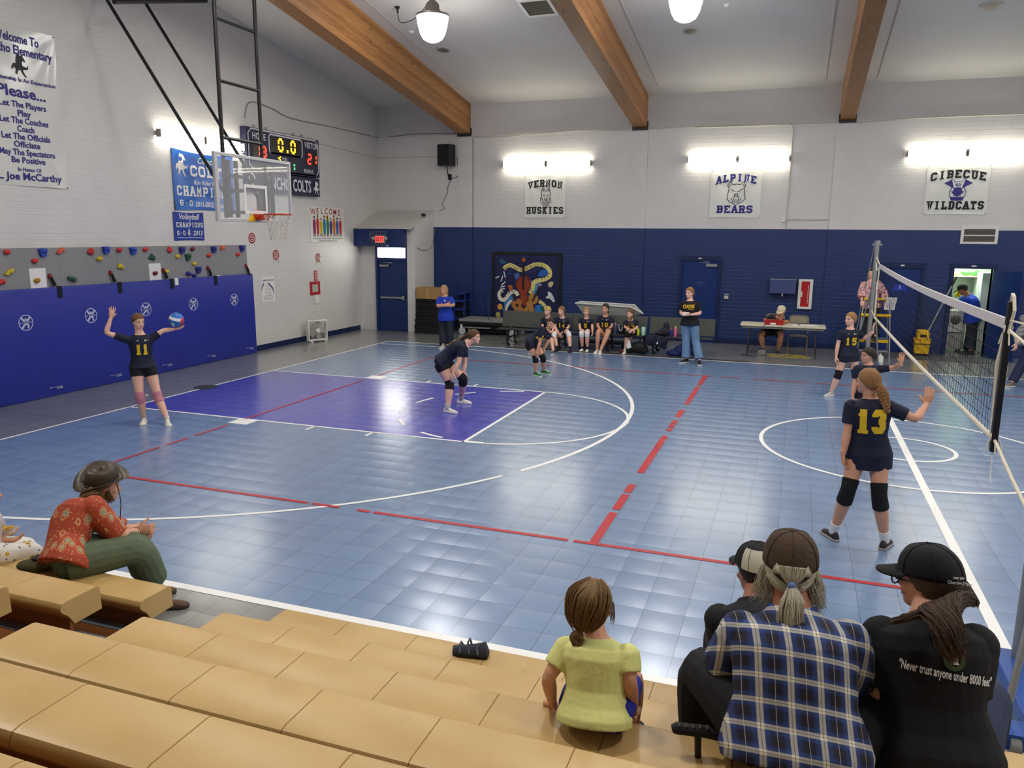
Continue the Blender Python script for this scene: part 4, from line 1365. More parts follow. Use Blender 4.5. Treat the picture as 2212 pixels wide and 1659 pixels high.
for i, (y, z, c, k, lab) in enumerate(holds):
    rnd = random.Random(i)
    mb = MB()
    if k == 'cup':
        mb.rings([[(dx, .075 * s * cos(a), hz + .02 * sin(a) * (dx > .03)) for a in [2 * pi * j / 10 for j in range(10)]] for dx, s, hz in ((0, .9, 0), (.05, .9, 0))])
        mb = MB().prism([(-.075, .05), (-.03, .06), (.03, .06), (.075, .05), (.05, -.05), (.03, -.075), (-.03, -.075), (-.05, -.05)], (0, 0, 0), LY, FZ, .05).ball((.05, 0, .02), (.03, .06, .035), 10, 6)
    elif k == 'lump':
        for _ in range(6):
            mb.ball((.02, rnd.uniform(-.05, .05), rnd.uniform(-.035, .035)), (.035, rnd.uniform(.025, .05), rnd.uniform(.02, .04)), 8, 6)
    else:
        mb.ball((.015, 0, 0), (.05, .055, .04), 10, 8).ball((.03, .02, .01), (.04, .03, .035), 8, 6)
    o = mb.build('climbing_hold', mat('hold ' + c, HC[c], .55, noise=.1, nscale=40), None, True, loc=(XL + .06, y, z))
    tag(o, lab, 'climbing hold', 'climbing holds on the grey panel')
for y, lab in ((-1.65, 'left white paper sheet stuck on the climbing panel'), (.89, 'right white paper sheet stuck on the climbing panel')):
    tag(MB().bx(0, .006, -.15, .15, -.16, .16).build('paper_sheet', M_paper, loc=(XL + .061, y, 1.98)), lab, 'paper sheet', 'white sheets on the climbing panel')

# folded blue mat hung in front, with strap hooks
M_mat = mat('blue vinyl mat', (34, 48, 146), .42, noise=.12, nscale=2.5, bump=.12, bscale=5)
t = empty('safety_mat', (-1.82, 0, 0), 'long royal blue vinyl mat with no climbing emblems against the left wall', 'mat')
mm = MB()
ny = 40
ys = [-5.9 + i * (3.70 + 5.9) / ny for i in range(ny + 1)]
for i in range(ny + 1):
    pass
rings = []
for y in ys:
    w = .006 * sin(y * 5.1) + .006 * sin(y * 1.7)
    rings.append([(-.10, y, 0.005), (.0 + w, y, 0.005), (.012 + w, y, .04), (.01 + w * .6, y, .9), (.0, y, 1.79), (-.012, y, 1.82), (-.10, y, 1.82)])
mm.rings(rings)
mm.build('mat_cover', M_mat, t, True)
M_print = mat('pale print on vinyl', (196, 200, 222), .5)
for c in (-4.56, -3.30, -2.04, -.78, .48, 1.75, 3.01):
    R_ = .13
    g = join_geo((ring_geo(R_ * .9, R_, 32), 0, 0), (ring_geo(.001, .026, 12), 0, .045), (stroke_geo([(-.075, .085), (-.05, .05), (-.02, .022)], .034), 0, 0), (stroke_geo([(.075, .085), (.05, .05), (.02, .022)], .034), 0, 0), (stroke_geo([(-.075, -.09), (-.03, -.035), (.0, -.015), (.03, -.035), (.05, -.055)], .034), 0, 0), (stroke_geo([(.05, -.055), (.03, -.09)], .03), 0, 0))
    flat_geo(g, 'no_climbing_emblem', M_print, (.006, c, 1.285), LY, FZ, .008, t)
    flat_geo(fit_text('NO CLIMBING', .235, .028, .03), 'emblem_lettering', mat('blue grey print', (150, 156, 200), .5), (.006, c, 1.272), LY, FZ, .010, t)
    flat_geo(join_geo((fit_text('safety mat fold away', .26, .014, .02), 0, .02), (fit_text('CLIMB', .12, .022, .03), .07, -.012)), 'maker_lettering', M_print, (.014, c + .42, .13), LY, FZ, .008, t)
M_strap = mat('black strap', (16, 16, 20), .8)
for y in (-1.35, -.09, 1.20, 2.47, 3.60):
    MB().bx(-.01, .014, y - .04, y + .04, 1.64 if y < 3.5 else 1.80, 1.835).build('strap', M_strap, t)
MB().bx(-.012, .016, 1.28, 1.37, 1.70, 1.84).build('white_tag', M_paper, t)
MB().bx(-.012, .01, 2.50, 2.60, 1.825, 1.845).build('white_tag', M_paper, t)
for i, y in enumerate((-1.43, -.18, 1.10, 2.36, 3.60)):
    t = empty('strap_hook', (XL + .06, y, 1.95), 'red and black strap hook clipped to the climbing panel, %s from the left' % ['first', 'second', 'third', 'fourth', 'fifth'][i], 'strap hook', 'strap hooks holding the mat')
    MB().ball((.02, -.01, .05), (.035, .035, .05), 10, 7).build('red_anchor', mat('anchor red', (120, 36, 34), .5), t, True)
    MB().tube([(.03, 0, .06), (.05, .02, -.02), (.05, .06, -.11)], .016, 7).tube([(.03, -.02, .05), (.05, -.01, -.03), (.04, .03, -.12)], .012, 6).build('black_strap', M_strap, t)

# ================================================================ mural on the navy wall
t = empty('music_mural', (1.66, YF - .001, 2.27), 'black framed mural of violins and a winding sheet-music ribbon', 'mural')
S_ = 810.0


def mp(a, b):
    return ((a - 25) / S_, -(b - 30) / S_)


k = NT('mural night sky')
co = k.coords()
n1, n2 = k.noise(co, 1.5, 5), k.noise(k.mapping(co, (1, 1, 1), (0, 0, 0), (5, 2, 3)), 2.6, 4)
col = k.mix(k.math('MULTIPLY_ADD', n1, 5.0, -2.9, True), lin((20, 26, 72)), lin((46, 110, 176)))
col = k.mix(k.math('MULTIPLY_ADD', n2, 5.0, -3.0, True), col, lin((64, 44, 110)))
k.l(col, k.b.inputs['Base Color'])
k.b.inputs['Roughness'].default_value = .4
MB().bx(.06, 2.02, -.02, 0, -2.0, -.07).build('painted_board', k.m, t)
f = MB()
for a, b, c, d in ((0, .075, -2.08, 0), (2.0, 2.08, -2.08, 0), (0, 2.08, -.075, 0), (0, 2.08, -2.08, -2.0)):
    f.bx(a, b, -.05, 0, c, d)
f.build('mural_frame', M_black, t)
ly = [.021]


def paint(geo, nm, rgb, rough=.45):
    ly[0] += .0004
    return flat_geo(geo, nm, mat('mural %d %d %d' % rgb, rgb, rough, noise=.12, nscale=14), (0, -ly[0], 0), FX, FZ, 0, t)


def PP(*pts):
    return poly_geo([[mp(*p) for p in pts]])


def blob(pts, n=5):
    q = smooth_path(list(pts) + [pts[0]], n)
    return poly_geo([[mp(p.x, p.y) for p in q[:-1]]])


def ribbon(pts, wd, n=6):
    q = smooth_path(pts, n)
    return stroke_geo([mp(p.x, p.y) for p in q], wd / S_)


paint(blob([(330, 1150), (420, 1010), (560, 1000), (520, 1180), (400, 1330), (340, 1300)]), 'painted_cloud', (60, 130, 196))
paint(blob([(1090, 1240), (1230, 1210), (1330, 1330), (1250, 1480), (1100, 1480)]), 'painted_planet', (44, 118, 190))
paint(blob([(1200, 1270), (1300, 1250), (1345, 1340), (1250, 1360)]), 'painted_land', (30, 84, 62))
paint(blob([(1140, 560), (1230, 420), (1360, 420), (1380, 520), (1260, 570)]), 'painted_cloud', (40, 96, 176))
paint(blob([(560, 540), (680, 500), (700, 620), (640, 700), (600, 620)]), 'painted_cloud', (70, 100, 168))
paint(blob([(960, 660), (1180, 700), (1180, 860), (1040, 1000), (960, 900)]), 'painted_cloud', (96, 142, 186))
paint(blob([(215, 190), (300, 200), (370, 280), (270, 310), (225, 260)]), 'painted_cloud', (34, 84, 122))
paint(ribbon([(320, 420), (380, 360), (480, 330), (590, 370), (690, 420), (770, 430)], 92), 'music_ribbon', (226, 214, 130))
paint(ribbon([(820, 420), (920, 370), (1050, 310), (1200, 300), (1330, 340), (1420, 430), (1430, 540), (1350, 610), (1230, 650), (1110, 670), (1040, 740), (1020, 850), (960, 960)], 92), 'music_ribbon', (226, 214, 130))
paint(ribbon([(1180, 1130), (1270, 1180), (1340, 1270), (1375, 1370)], 78), 'music_ribbon', (226, 214, 130))
for off in (-22, -7, 8, 23):
    paint(ribbon([(330, 420 + off), (480, 330 + off), (590, 370 + off), (770, 430 + off)], 3), 'stave_line', (120, 96, 50))
    paint(ribbon([(820, 420 + off), (1050, 310 + off), (1200, 300 + off * .9), (1340, 345 + off * .6)], 3), 'stave_line', (120, 96, 50))
for a, b in ((365, 395), (590, 380), (630, 410), (730, 430), (870, 400), (975, 355), (1075, 335), (1130, 335), (1235, 350), (1420, 490), (1390, 565), (1320, 600), (1245, 620), (1140, 635), (990, 860), (1015, 915), (1230, 1190), (1300, 1240)):
    paint(poly_geo([[mp(a + 16 * cos(q), b + 12 * sin(q)) for q in [2 * pi * i / 8 for i in range(8)]]]), 'music_note', (20, 18, 20))
paint(ribbon([(290, 900), (215, 980), (230, 1090), (310, 1130), (390, 1080), (450, 990), (560, 930), (640, 960), (670, 1020)], 88), 'keyboard_ribbon', (226, 220, 200))
for a, b, c, d in ((255, 925, 290, 930), (240, 960, 280, 965), (235, 1000, 270, 1000), (245, 1035, 275, 1030), (280, 1075, 320, 1080), (350, 1040, 380, 1070), (400, 980, 430, 1010), (460, 930, 480, 970), (520, 905, 540, 945), (580, 905, 590, 945)):
    paint(stroke_geo([mp(a, b), mp(c, d)], .022), 'piano_key', (40, 38, 44))
for a, b, c, d in ((322, 470, 360, 610), (300, 575, 255, 700), (120, 635, 205, 590), (262, 795, 362, 710), (245, 840, 355, 808), (245, 880, 350, 870)):
    paint(stroke_geo([mp(a, b), mp(c, d)], .03), 'flying_key', (232, 232, 232))
paint(ribbon([(520, 1130), (440, 1210), (390, 1330), (380, 1450)], 60), 'keyboard_ribbon', (226, 220, 200))
CE = [(800, 560), (900, 580), (980, 680), (985, 800), (930, 900), (890, 990), (930, 1080), (900, 1200), (830, 1280), (770, 1200), (730, 1080), (720, 960), (660, 880), (615, 780), (640, 660), (720, 580)]
paint(blob(CE), 'violin_body', (116, 40, 24))
paint(blob([(800 + (a - 800) * .8, 880 + (b - 880) * .82) for a, b in CE]), 'violin_belly', (142, 56, 32))
paint(PP((770, 240), (830, 240), (825, 880), (770, 880)), 'violin_neck', (32, 22, 24))
paint(blob([(760, 190), (800, 150), (850, 190), (830, 245), (775, 245)]), 'violin_scroll', (170, 84, 60))
paint(PP((760, 1050), (850, 1050), (850, 1062), (760, 1062)), 'violin_bridge', (170, 120, 60))
GU = [(620, 1090), (720, 1080), (780, 1160), (760, 1260), (860, 1340), (890, 1440), (870, 1560), (580, 1560), (570, 1440), (590, 1350), (520, 1250), (530, 1150)]
paint(blob(GU), 'guitar_body', (150, 96, 46))
paint(blob([(700 + (a - 700) * .88, 1320 + (b - 1320) * .88) for a, b in GU]), 'guitar_top', (172, 112, 58))
paint(poly_geo([[mp(655 + 34 * cos(q), 1238 + 40 * sin(q)) for q in [2 * pi * i / 16 for i in range(16)]]]), 'guitar_hole', (24, 14, 10))
paint(stroke_geo([mp(540, 980), mp(630, 1140)], .075), 'guitar_neck', (46, 38, 40))
paint(blob([(430, 800), (520, 780), (545, 890), (470, 900)]), 'guitar_head', (176, 98, 36))
VI = [(1000, 960), (1110, 980), (1170, 1080), (1120, 1180), (1040, 1220), (1080, 1330), (1040, 1470), (900, 1480), (840, 1330), (900, 1240), (860, 1200), (940, 1110), (930, 1030)]
paint(blob(VI), 'viola_body', (176, 126, 62))
paint(stroke_geo([mp(1200, 780), mp(1030, 1140)], .06), 'viola_neck', (40, 36, 38))
paint(blob([(1195, 740), (1235, 730), (1240, 775), (1205, 785)]), 'viola_scroll', (196, 160, 130))
paint(stroke_geo([mp(915, 1400), mp(940, 1330)], .025), 'sound_hole', (50, 26, 12))
paint(blob([(1390, 730), (1460, 670), (1525, 700), (1480, 790), (1420, 800)]), 'painted_tambourine', (206, 186, 140))
paint(blob([(1390, 920), (1430, 905), (1510, 980), (1560, 1120), (1520, 1130), (1440, 1060), (1370, 1060), (1350, 1020), (1395, 1000)]), 'painted_ocarina', (220, 222, 226))
for a, b in ((1415, 935), (1455, 965), (1495, 995), (1465, 1025), (1525, 1060), (1500, 1050)):
    paint(poly_geo([[mp(a + 9 * cos(q), b + 9 * sin(q)) for q in [2 * pi * i / 8 for i in range(8)]]]), 'ocarina_hole', (40, 40, 60))
for a, b, r, c in ((240, 1290, 62, (222, 164, 60)), (190, 1475, 58, (168, 172, 84))):
    paint(poly_geo([[mp(a + r * cos(q), b + r * 1.1 * sin(q)) for q in [2 * pi * i / 20 for i in range(20)]]]), 'painted_maraca', c)
    paint(stroke_geo([mp(a + r * .7, b + r * .5), mp(a + r * 1.6, b + r * 1.2)], .03), 'maraca_handle', (84, 140, 170))

# ================================================================ small things on the far wall
t = empty('wall_cabinet', (9.56, YF - .04, 1.36), 'navy metal cabinet on the wall above the scorer', 'cabinet')
MB().bx(-.31, .31, -.22, 0, 0, .34).build('cabinet_body', mat('slate blue metal', (62, 74, 122), .45), t, bevel=.008)
MB().bx(-.31, .31, -.225, 0, .345, .355).build('cabinet_lid', mat('pale lid edge', (150, 156, 176), .4), t)
MB().bx(-.02, .02, -.20, -.17, -.07, 0).build('latch', M_steel, t)
t = empty('extinguisher_cabinet', (10.10, YF - .04, .98), 'white framed red fire extinguisher cabinet on the navy wall', 'cabinet')
f = MB()
for a, b, c, d in ((-.17, -.10, 0, .74), (.10, .17, 0, .74), (-.17, .17, 0, .055), (-.17, .17, .685, .74)):
    f.bx(a, b, -.05, 0, c, d)
f.build('cabinet_frame', M_white, t, bevel=.005)
MB().bx(-.10, .10, -.035, -.005, .055, .685).build('red_door', mat('deep red door', (178, 26, 30), .35), t)
MB().bx(-.10, -.065, -.06, -.035, .30, .43).build('pull_handle', M_white, t)
flat_geo(fit_text('FIRE EXTINGUISHER', .46, .02, .01), 'door_lettering', M_paper, (.075, -.036, .37), (0, 0, 1), (-1, 0, 0), .002, t)
t = empty('light_switch', (8.19, YF - .04, 1.16), 'ivory light switch plate right of the middle blue door', 'switch')
MB().bx(-.05, .05, -.01, 0, 0, .085).build('switch_plate', M_lightgrey, t)
MB().bx(-.02, -.01, -.018, -.01, .03, .055).bx(.01, .02, -.018, -.01, .03, .055).build('toggle', M_white, t)
MB().bx(-.05, .06, -.003, 0, .10, .135).build('note_strip', mat('faded note', (150, 156, 170), .8), t)
# ================================================================ things along the far wall, from the corner to the right
M_foam = mat('black foam mat', (20, 20, 21), .8, bump=.4, bscale=90)
rnd = random.Random(3)
for i in range(15):
    z0 = .005 + i * .064
    rx, ry = rnd.uniform(-.02, .02), rnd.uniform(-.02, .02)
    sh = .03 * (i / 15)
    w_ = .40 if i < 6 else .37
    o = MB().bx(-w_, w_, -.30, .30, 0, .062).build('stacked_mat', M_foam, None, bevel=.012, loc=(.25 + rx + sh, 8.78 + ry, z0))
    o.rotation_euler = (0, 0, rnd.uniform(-.03, .03))
    tag(o, 'black folded mat in the tall stack below the cardboard box', 'mat', 'black mats stacked by the vestibule')
t = empty('cardboard_box', (.27, 8.78, .97), 'open brown cardboard box on top of the black mat stack', 'box', rz=radians(-4))
M_card = mat('brown cardboard', (166, 130, 84), .8, noise=.06, nscale=8)
b = MB().bx(-.36, .36, -.27, .27, 0, .01).bx(-.36, .36, -.27, -.262, 0, .30).bx(-.36, .36, .262, .27, 0, .30).bx(-.36, -.352, -.27, .27, 0, .30).bx(.352, .36, -.27, .27, 0, .30)
b.build('box_body', M_card, t)
for s in (-1, 1):
    MB().obox((s * .355, 0, .30), V((.004, 0, 0)), V((0, .26, 0)), V((s * .0, 0, .02))).build('flap', mat('inner cardboard', (190, 156, 104), .8), t)
MB().bx(-.02, .02, -.273, -.27, 0, .30).build('packing_tape', mat('parcel tape', (186, 156, 108), .35), t)
t = empty('storage_rack', (.86, 9.56, 0), 'dark blue open rack behind the person in the blue polo shirt', 'rack')
for x in (-.16, .16):
    for y in (-.22, .22):
        MB().bx(x - .015, x + .015, y - .015, y + .015, 0, 1.12).build('rack_post', mat('rack blue', (34, 52, 120), .4), t)
for z in (.36, .62, .86, 1.08):
    MB().bx(-.17, .17, -.23, .23, z, z + .02).bx(-.17, .17, -.24, -.225, z - .02, z + .05).build('rack_shelf', MATS['rack blue'], t)
MB().bx(-.15, .15, -.15, .2, .02, .34).bx(-.15, .15, -.15, .2, .38, .58).bx(-.15, .15, -.15, .2, .64, .82).build('dark_bin', M_black, t)

t = empty('platform_cart', (1.85, 9.12, 0), 'low grey platform cart with white casters in front of the mural', 'cart')
MB().bx(-.74, 1.05, -.42, .42, .37, .44).build('deck', mat('grey deck', (128, 128, 122), .6, noise=.05, nscale=6), t, bevel=.01)
MB().bx(-.74, 1.05, -.43, -.38, .30, .37).bx(-.74, 1.05, .38, .43, .30, .37).bx(-.66, .95, -.3, .3, .16, .30).build('dark_base', M_black, t)
MB().bx(-.55, .2, -.45, -.25, .20, .23).bx(-.45, -.4, -.42, -.36, .05, .2).build('folded_shelf', M_grey_pl, t)
for x in (-.68, .82):
    for y in (-.36, .34):
        w_ = MB().lathe([(.10, -.02), (.105, -.012), (.105, .012), (.10, .02)], (x + .02, y, .105), 18, axis=(0, 1, 0))
        c_ = w_.build('caster_wheel', mat('pale caster', (176, 180, 186), .4), t, True)
        MB().bx(x - .02, x + .03, y - .045, y + .045, .2, .34).tube([(x + .02, y - .035, .11), (x, y - .035, .3)], .014, 6).build('caster_fork', M_white, t)
for x, s in ((-.62, -1), (.10, 1)):
    hp = smooth_path([(x + .06, -.40, .36), (x + .02, -.38, .6), (x + .0, -.3, .95), (x - .16, -.15, 1.05), (x - .28, .1, .98), (x - .30, .3, .6), (x - .30, .38, .4)] if s > 0 else [(x + .06, -.40, .36), (x, -.38, .6), (x - .06, -.3, .72), (x - .08, -.1, .8)], 5)
    MB().tube(hp, .013, 7).build('hoop_handle', M_navy_dark, t, True)

# ---------------------------------------------------------------- convertible bench tables
M_top = mat('charcoal laminate', (74, 76, 70), .45, noise=.04, nscale=10)
BY0, BYB, SEAT = 7.02, 7.47, .44


def bench(x0, x1, label, legs, yo=0.0):
    t = empty('bench_table', ((x0 + x1) / 2, BY0 + yo, 0), label, 'bench', 'folding bench tables along the far wall')
    c = (x0 + x1) / 2
    MB().bx(x0 - c, x1 - c, 0, .30, SEAT - .03, SEAT).build('seat', mat('dark bench seat', (52, 52, 50), .4), t, bevel=.006)
    MB().obox((0, BYB - BY0, .65), V(((x1 - x0) / 2, 0, 0)), V((0, .012, -.002)), V((0, .035, .20))).build('backrest', M_top, t, bevel=.004)
    for x in legs:
        x -= c
        lg = MB().bx(x - .02, x + .02, .01, .05, .04, SEAT - .03).bx(x - .02, x + .02, .55, .59, .05, SEAT - .03).bx(x - .015, x + .015, .02, .58, .20, .235)
        lg.tube([(x, .3, SEAT - .03), (x, .47, SEAT + .05), (x, .45, .62)], .016, 6).bx(x - .02, x + .02, .02, .58, SEAT - .06, SEAT - .03)
        l_ = lg.build('leg_frame', M_black, t)
        for y in (.03, .57):
            MB().lathe([(.035, -.012), (.04, 0), (.035, .012)], (x + .03, y, .041), 12, axis=(0, 1, 0)).build('caster', M_rubber, l_, True)
        MB().tube([(x, .05, .2), (x + .1, .10, .12), (x + .14, .14, .10), (x + .15, .16, .17)], .012, 6).build('hook_strut', M_black, l_)
    return t


bench(2.88, 4.72, 'bench table at the left end, its empty dark back below the mural', (3.16, 4.5))
bench(4.74, 6.58, 'bench table in the middle with three girls in front of its back', (5.02, 5.70, 6.50))
bench(6.64, 8.16, 'bench table at the right end holding bottles and bags', (6.8, 7.74), .02)

# pale tub on a dark trolley behind the benches
t = empty('plastic_tub', (5.45, 7.95, .78), 'long pale grey plastic tub with a rim behind the benched girls', 'tub')
a = [(-.55, -.14), (.55, -.16), (.55, .16), (-.55, .2)]
top_ = [(-.74, -.2, .30), (.66, -.24, .26), (.94, -.10, .10), (.66, .26, .27), (-.74, .26, .30)]
bot_ = [(-.52, -.14, 0), (.50, -.16, 0), (.66, -.08, .0), (.50, .18, 0), (-.52, .18, 0)]
tb = MB().rings([[V(p) for p in bot_], [V(p) for p in top_]], cap=False)
tb.add([V(p) for p in bot_], [(0, 1, 2, 3, 4)])
o = tb.build('tub_shell', mat('translucent grey', (150, 152, 150), .5, trans=.0), t)
so = o.modifiers.new('wall', 'SOLIDIFY')
so.thickness = .008
MB().tube(top_ + [top_[0]], .022, 6).build('tub_rim', mat('pale rim', (196, 198, 192), .5), t)
flat_geo(fit_text('RECYCLE', .22, .035, .02), 'tub_lettering', M_lightgrey, (.18, -.215, .15), (1, 0, -.02), (0, -.2, 1), .006, t)
t = empty('trolley', (5.45, 7.95, 0), 'dark low trolley carrying the pale tub behind the benches', 'trolley')
MB().bx(-.6, .6, -.24, .24, .70, .775).bx(-.58, -.54, -.2, .2, .12, .7).bx(.54, .58, -.2, .2, .12, .7).bx(-.6, .6, -.24, .24, .10, .14).build('trolley_frame', M_black, t)
for x in (-.5, .5):
    for y in (-.18, .18):
        MB().lathe([(.05, -.015), (.05, .015)], (x, y, .05), 12, axis=(0, 1, 0)).build('wheel', M_rubber, t)


# ---------------------------------------------------------------- bottles and bags on and under the right bench
def bottle(x, y, z, r, h, body, cap, label, capname='cap', mid=None):
    t = empty('water_bottle', (x, y, z), label, 'bottle', 'bottles on the bench')
    MB().lathe([(r * .9, 0), (r, .01), (r, h * .72), (r * .85, h * .8), (r * .5, h * .85)], n=14).build('bottle_body', mat('bottle %d %d %d' % body, body, .35), t, True)
    MB().lathe([(r * .55, h * .84), (r * .6, h * .93), (r * .35, h), (.003, h)], n=12).build('cap', mat('cap %d %d %d' % cap, cap, .4), t, True)
    if mid:
        MB().lathe([(r * 1.01, h * .25), (r * 1.01, h * .5)], n=14).build('print_band', mat('band %d %d %d' % mid, mid, .5), t, True)
    return t


bottle(6.55, 7.14, SEAT, .048, .24, (176, 226, 206), (30, 34, 36), 'mint green tumbler on the bench end beside the dark ponytail girl')
bottle(6.44, 7.06, SEAT, .034, .17, (190, 204, 30), (200, 212, 40), 'yellow green bottle beside the mint tumbler')
bottle(5.86, 7.20, SEAT, .036, .26, (92, 90, 130), (190, 170, 200), 'grey violet bottle on the bench left of the dark ponytail girl')
bottle(5.93, 7.24, SEAT, .034, .22, (70, 72, 96), (150, 150, 176), 'dark slate bottle behind the grey violet bottle')
bottle(7.30, 7.14, SEAT, .036, .25, (228, 104, 150), (222, 200, 120), 'pink bottle with a pale cap on the right bench')
bottle(7.20, 7.18, SEAT, .03, .20, (60, 60, 150), (230, 90, 60), 'violet bottle with an orange cap left of the pink bottle')
bottle(7.50, 7.12, SEAT, .05, .27, (112, 170, 190), (40, 36, 60), 'pale blue patterned bottle behind the standing coach', mid=(230, 235, 240))
bottle(7.58, 7.20, SEAT, .05, .25, (100, 80, 150), (170, 60, 60), 'violet and white bottle hidden behind the standing coach')
bottle(7.84, 7.10, SEAT - .0, .022, .10, (200, 196, 190), (236, 236, 236), 'small white capped bottle right of the standing coach')

M_bagb = mat('black nylon', (18, 18, 20), .7, noise=.3, nscale=9, bump=.3, bscale=14)


def soft(name, label, cat, loc, blobs, m, rz=0.0, group=None, vox=.012):
    t = empty(name, loc, label, cat, group, rz)
    mb = MB()
    for c, r in blobs:
        mb.ball(c, r, 14, 10)
    v, f = remesh(mb, vox, 4)
    q = MB()
    q.add(v, f)
    q.build('bag_body', m, t, 'all')
    return t


def remesh(mb, voxel, smooth=3, factor=.5):
    me = bpy.data.meshes.new('r')
    me.from_pydata(mb.v, [], mb.f)
    o = bpy.data.objects.new('r', me)
    COL.objects.link(o)
    r = o.modifiers.new('r', 'REMESH')
    r.mode = 'VOXEL'
    r.voxel_size = voxel
    r.adaptivity = 0
    if smooth:
        s = o.modifiers.new('s', 'SMOOTH')
        s.factor = factor
        s.iterations = smooth
    dg = bpy.context.evaluated_depsgraph_get()
    ev = o.evaluated_get(dg)
    m2 = ev.to_mesh()
    v = [x.co.copy() for x in m2.vertices]
    f = [tuple(p.vertices) for p in m2.polygons]
    ev.to_mesh_clear()
    bpy.data.objects.remove(o)
    bpy.data.meshes.remove(me)
    return v, f


t = soft('sports_bag', 'black sports bag with a white tag under the bench beside crossed legs', 'bag', (6.42, 7.02, 0), [((-.16, 0, .14), (.16, .14, .13)), ((.06, 0, .16), (.2, .15, .15)), ((.14, .02, .1), (.15, .14, .09))], M_bagb)
MB().obox((-.16, -.155, .24), V((.05, 0, .02)), V((0, .004, 0)), V((-.02, -.01, .09))).build('white_tag', M_paper, t)
t = soft('shoulder_bag', 'dark navy bag hanging over the front of the right bench', 'bag', (6.88, 6.96, .20), [((-.12, 0, .13), (.14, .07, .11)), ((.1, 0, .12), (.16, .07, .12)), ((.2, 0, .02), (.07, .05, .06)), ((.0, .06, .24), (.2, .09, .03))], mat('navy cloth', (22, 24, 48), .8, noise=.2, nscale=10))
MB().prism([(-.02, 0), (.03, 0), (.015, .07)], (.04, -.072, .08), FX, FZ, .004).build('white_print', M_paper, t)
t = soft('backpack', 'black and white patterned backpack on the right bench', 'bag', (7.05, 7.16, SEAT - .0), [((0, 0, .1), (.13, .1, .11)), ((.03, 0, .24), (.07, .07, .11)), ((-.12, -.02, .07), (.11, .08, .06)), ((.02, -.10, -.1), (.08, .05, .11))], mat('speckled black', (30, 28, 40), .7, noise=.95, nscale=26))
t = soft('duffel_bag', 'large dark blue duffel bag on the floor behind the coach', 'bag', (7.47, 7.12, 0), [((.06, 0, .13), (.26, .16, .14)), ((.1, 0, .24), (.14, .12, .14)), ((-.16, -.04, .06), (.2, .12, .07))], mat('blue duffel cloth', (24, 34, 92), .75, noise=.25, nscale=6))
t = soft('drawstring_bag', 'black bag with white cord on the bench between two benched girls', 'bag', (6.02, 7.17, SEAT), [((0, 0, .1), (.09, .08, .12)), ((.05, .02, .06), (.1, .08, .07))], M_bagb)
MB().tube(smooth_path([(-.05, -.08, .18), (-.03, -.10, .11), (0, -.1, .09), (.03, -.10, .12), (.04, -.08, .18)], 4), .007, 5).build('white_cord', M_paper, t)
t = soft('shoe_pair', 'brown red shoes lying under the bench near the black bag', 'shoes', (6.13, 7.0, 0), [((0, 0, .05), (.12, .06, .05)), ((-.03, .1, .04), (.11, .05, .045))], mat('brown red leather', (96, 46, 34), .6))

# ---------------------------------------------------------------- scorer's table, chairs and kit
TY0, TY1, TX0, TX1, TZ = 7.80, 8.42, 8.70, 10.58, .745
t = empty('folding_table', (9.64, 8.11, 0), 'cream folding table with papers in front of the navy wall', 'table')
tt = MB().bx(-.94, .94, -.31, .31, TZ - .045, TZ)
tt.build('tabletop', mat('cream table plastic', (206, 196, 172), .45, noise=.03, nscale=12), t, bevel=.012)
MB().bx(-.9, .9, -.28, -.26, TZ - .09, TZ - .045).bx(-.9, .9, .26, .28, TZ - .09, TZ - .045).build('apron_rail', M_grey_pl, t)
for s in (-1, 1):
    for y in (-.26, .26):
        MB().tube([(s * .72, y, TZ - .06), (s * .76, y * 1.0, .0)], .013, 8).build('leg', mat('brown grey tube', (72, 66, 66), .4, metal=.4), t, True)
    MB().tube([(s * .74, -.26, .30), (s * .74, .26, .30)], .010, 6).tube([(s * .73, 0, .40), (s * .3, 0, TZ - .05)], .009, 6).build('cross_brace', MATS['brown grey tube'], t)
for x, y, a, lab in ((9.98, 7.98, .05, 'white paper with a dark mark on the scorer table, nearest the middle'), (10.30, 8.02, -.08, 'white paper at the right end of the scorer table'), (10.18, 7.92, .02, 'long white paper at the front edge of the scorer table')):
    o = MB().bx(-.13, .13, -.10, .10, 0, .003).build('score_sheet', M_paper, loc=(x, y, TZ + .002 + (.004 if 'long' in lab else 0)))
    o.rotation_euler = (0, 0, a)
    tag(o, lab, 'paper', 'papers on the scorer table')
tag(MB().bx(-.03, .03, -.015, .015, 0, .02).build('stopwatch', M_black, loc=(10.0, 7.97, TZ + .006), bevel=.006), 'small black object lying on the papers of the scorer table', 'stopwatch')
t = empty('score_console', (9.45, 7.97, TZ), 'red scoreboard control box on the cream table', 'control box')
MB().prism([(-.12, 0), (.12, 0), (.12, .09), (-.12, .13)], (-.21, 0, 0), (0, 1, 0), (0, 0, 1), .42).build('console_case', mat('console red', (168, 34, 26), .4), t, bevel=.01)
MB().bx(-.08, .04, -.122, -.12, .01, .05).build('white_label', M_paper, t)
tag(MB().tube(smooth_path([(9.30, 7.9, TZ + .03), (9.24, 7.78, TZ - .02), (9.15, 7.8, .5), (9.0, 7.9, .1), (8.75, 7.8, .012), (9.1, 7.7, .012)], 6), .006, 5).build('console_cable', M_black), 'thin black cable running from the red box to the floor', 'cable')
tag(MB().tube(smooth_path([(9.62, 7.8, TZ - .03), (9.72, 7.84, .5), (9.68, 7.9, .3), (9.35, 7.95, .42), (9.2, 8.05, .2), (9.0, 8.1, .012)], 6), .005, 5).build('console_cable', M_black), 'thin black cable hanging below the middle of the table', 'cable')


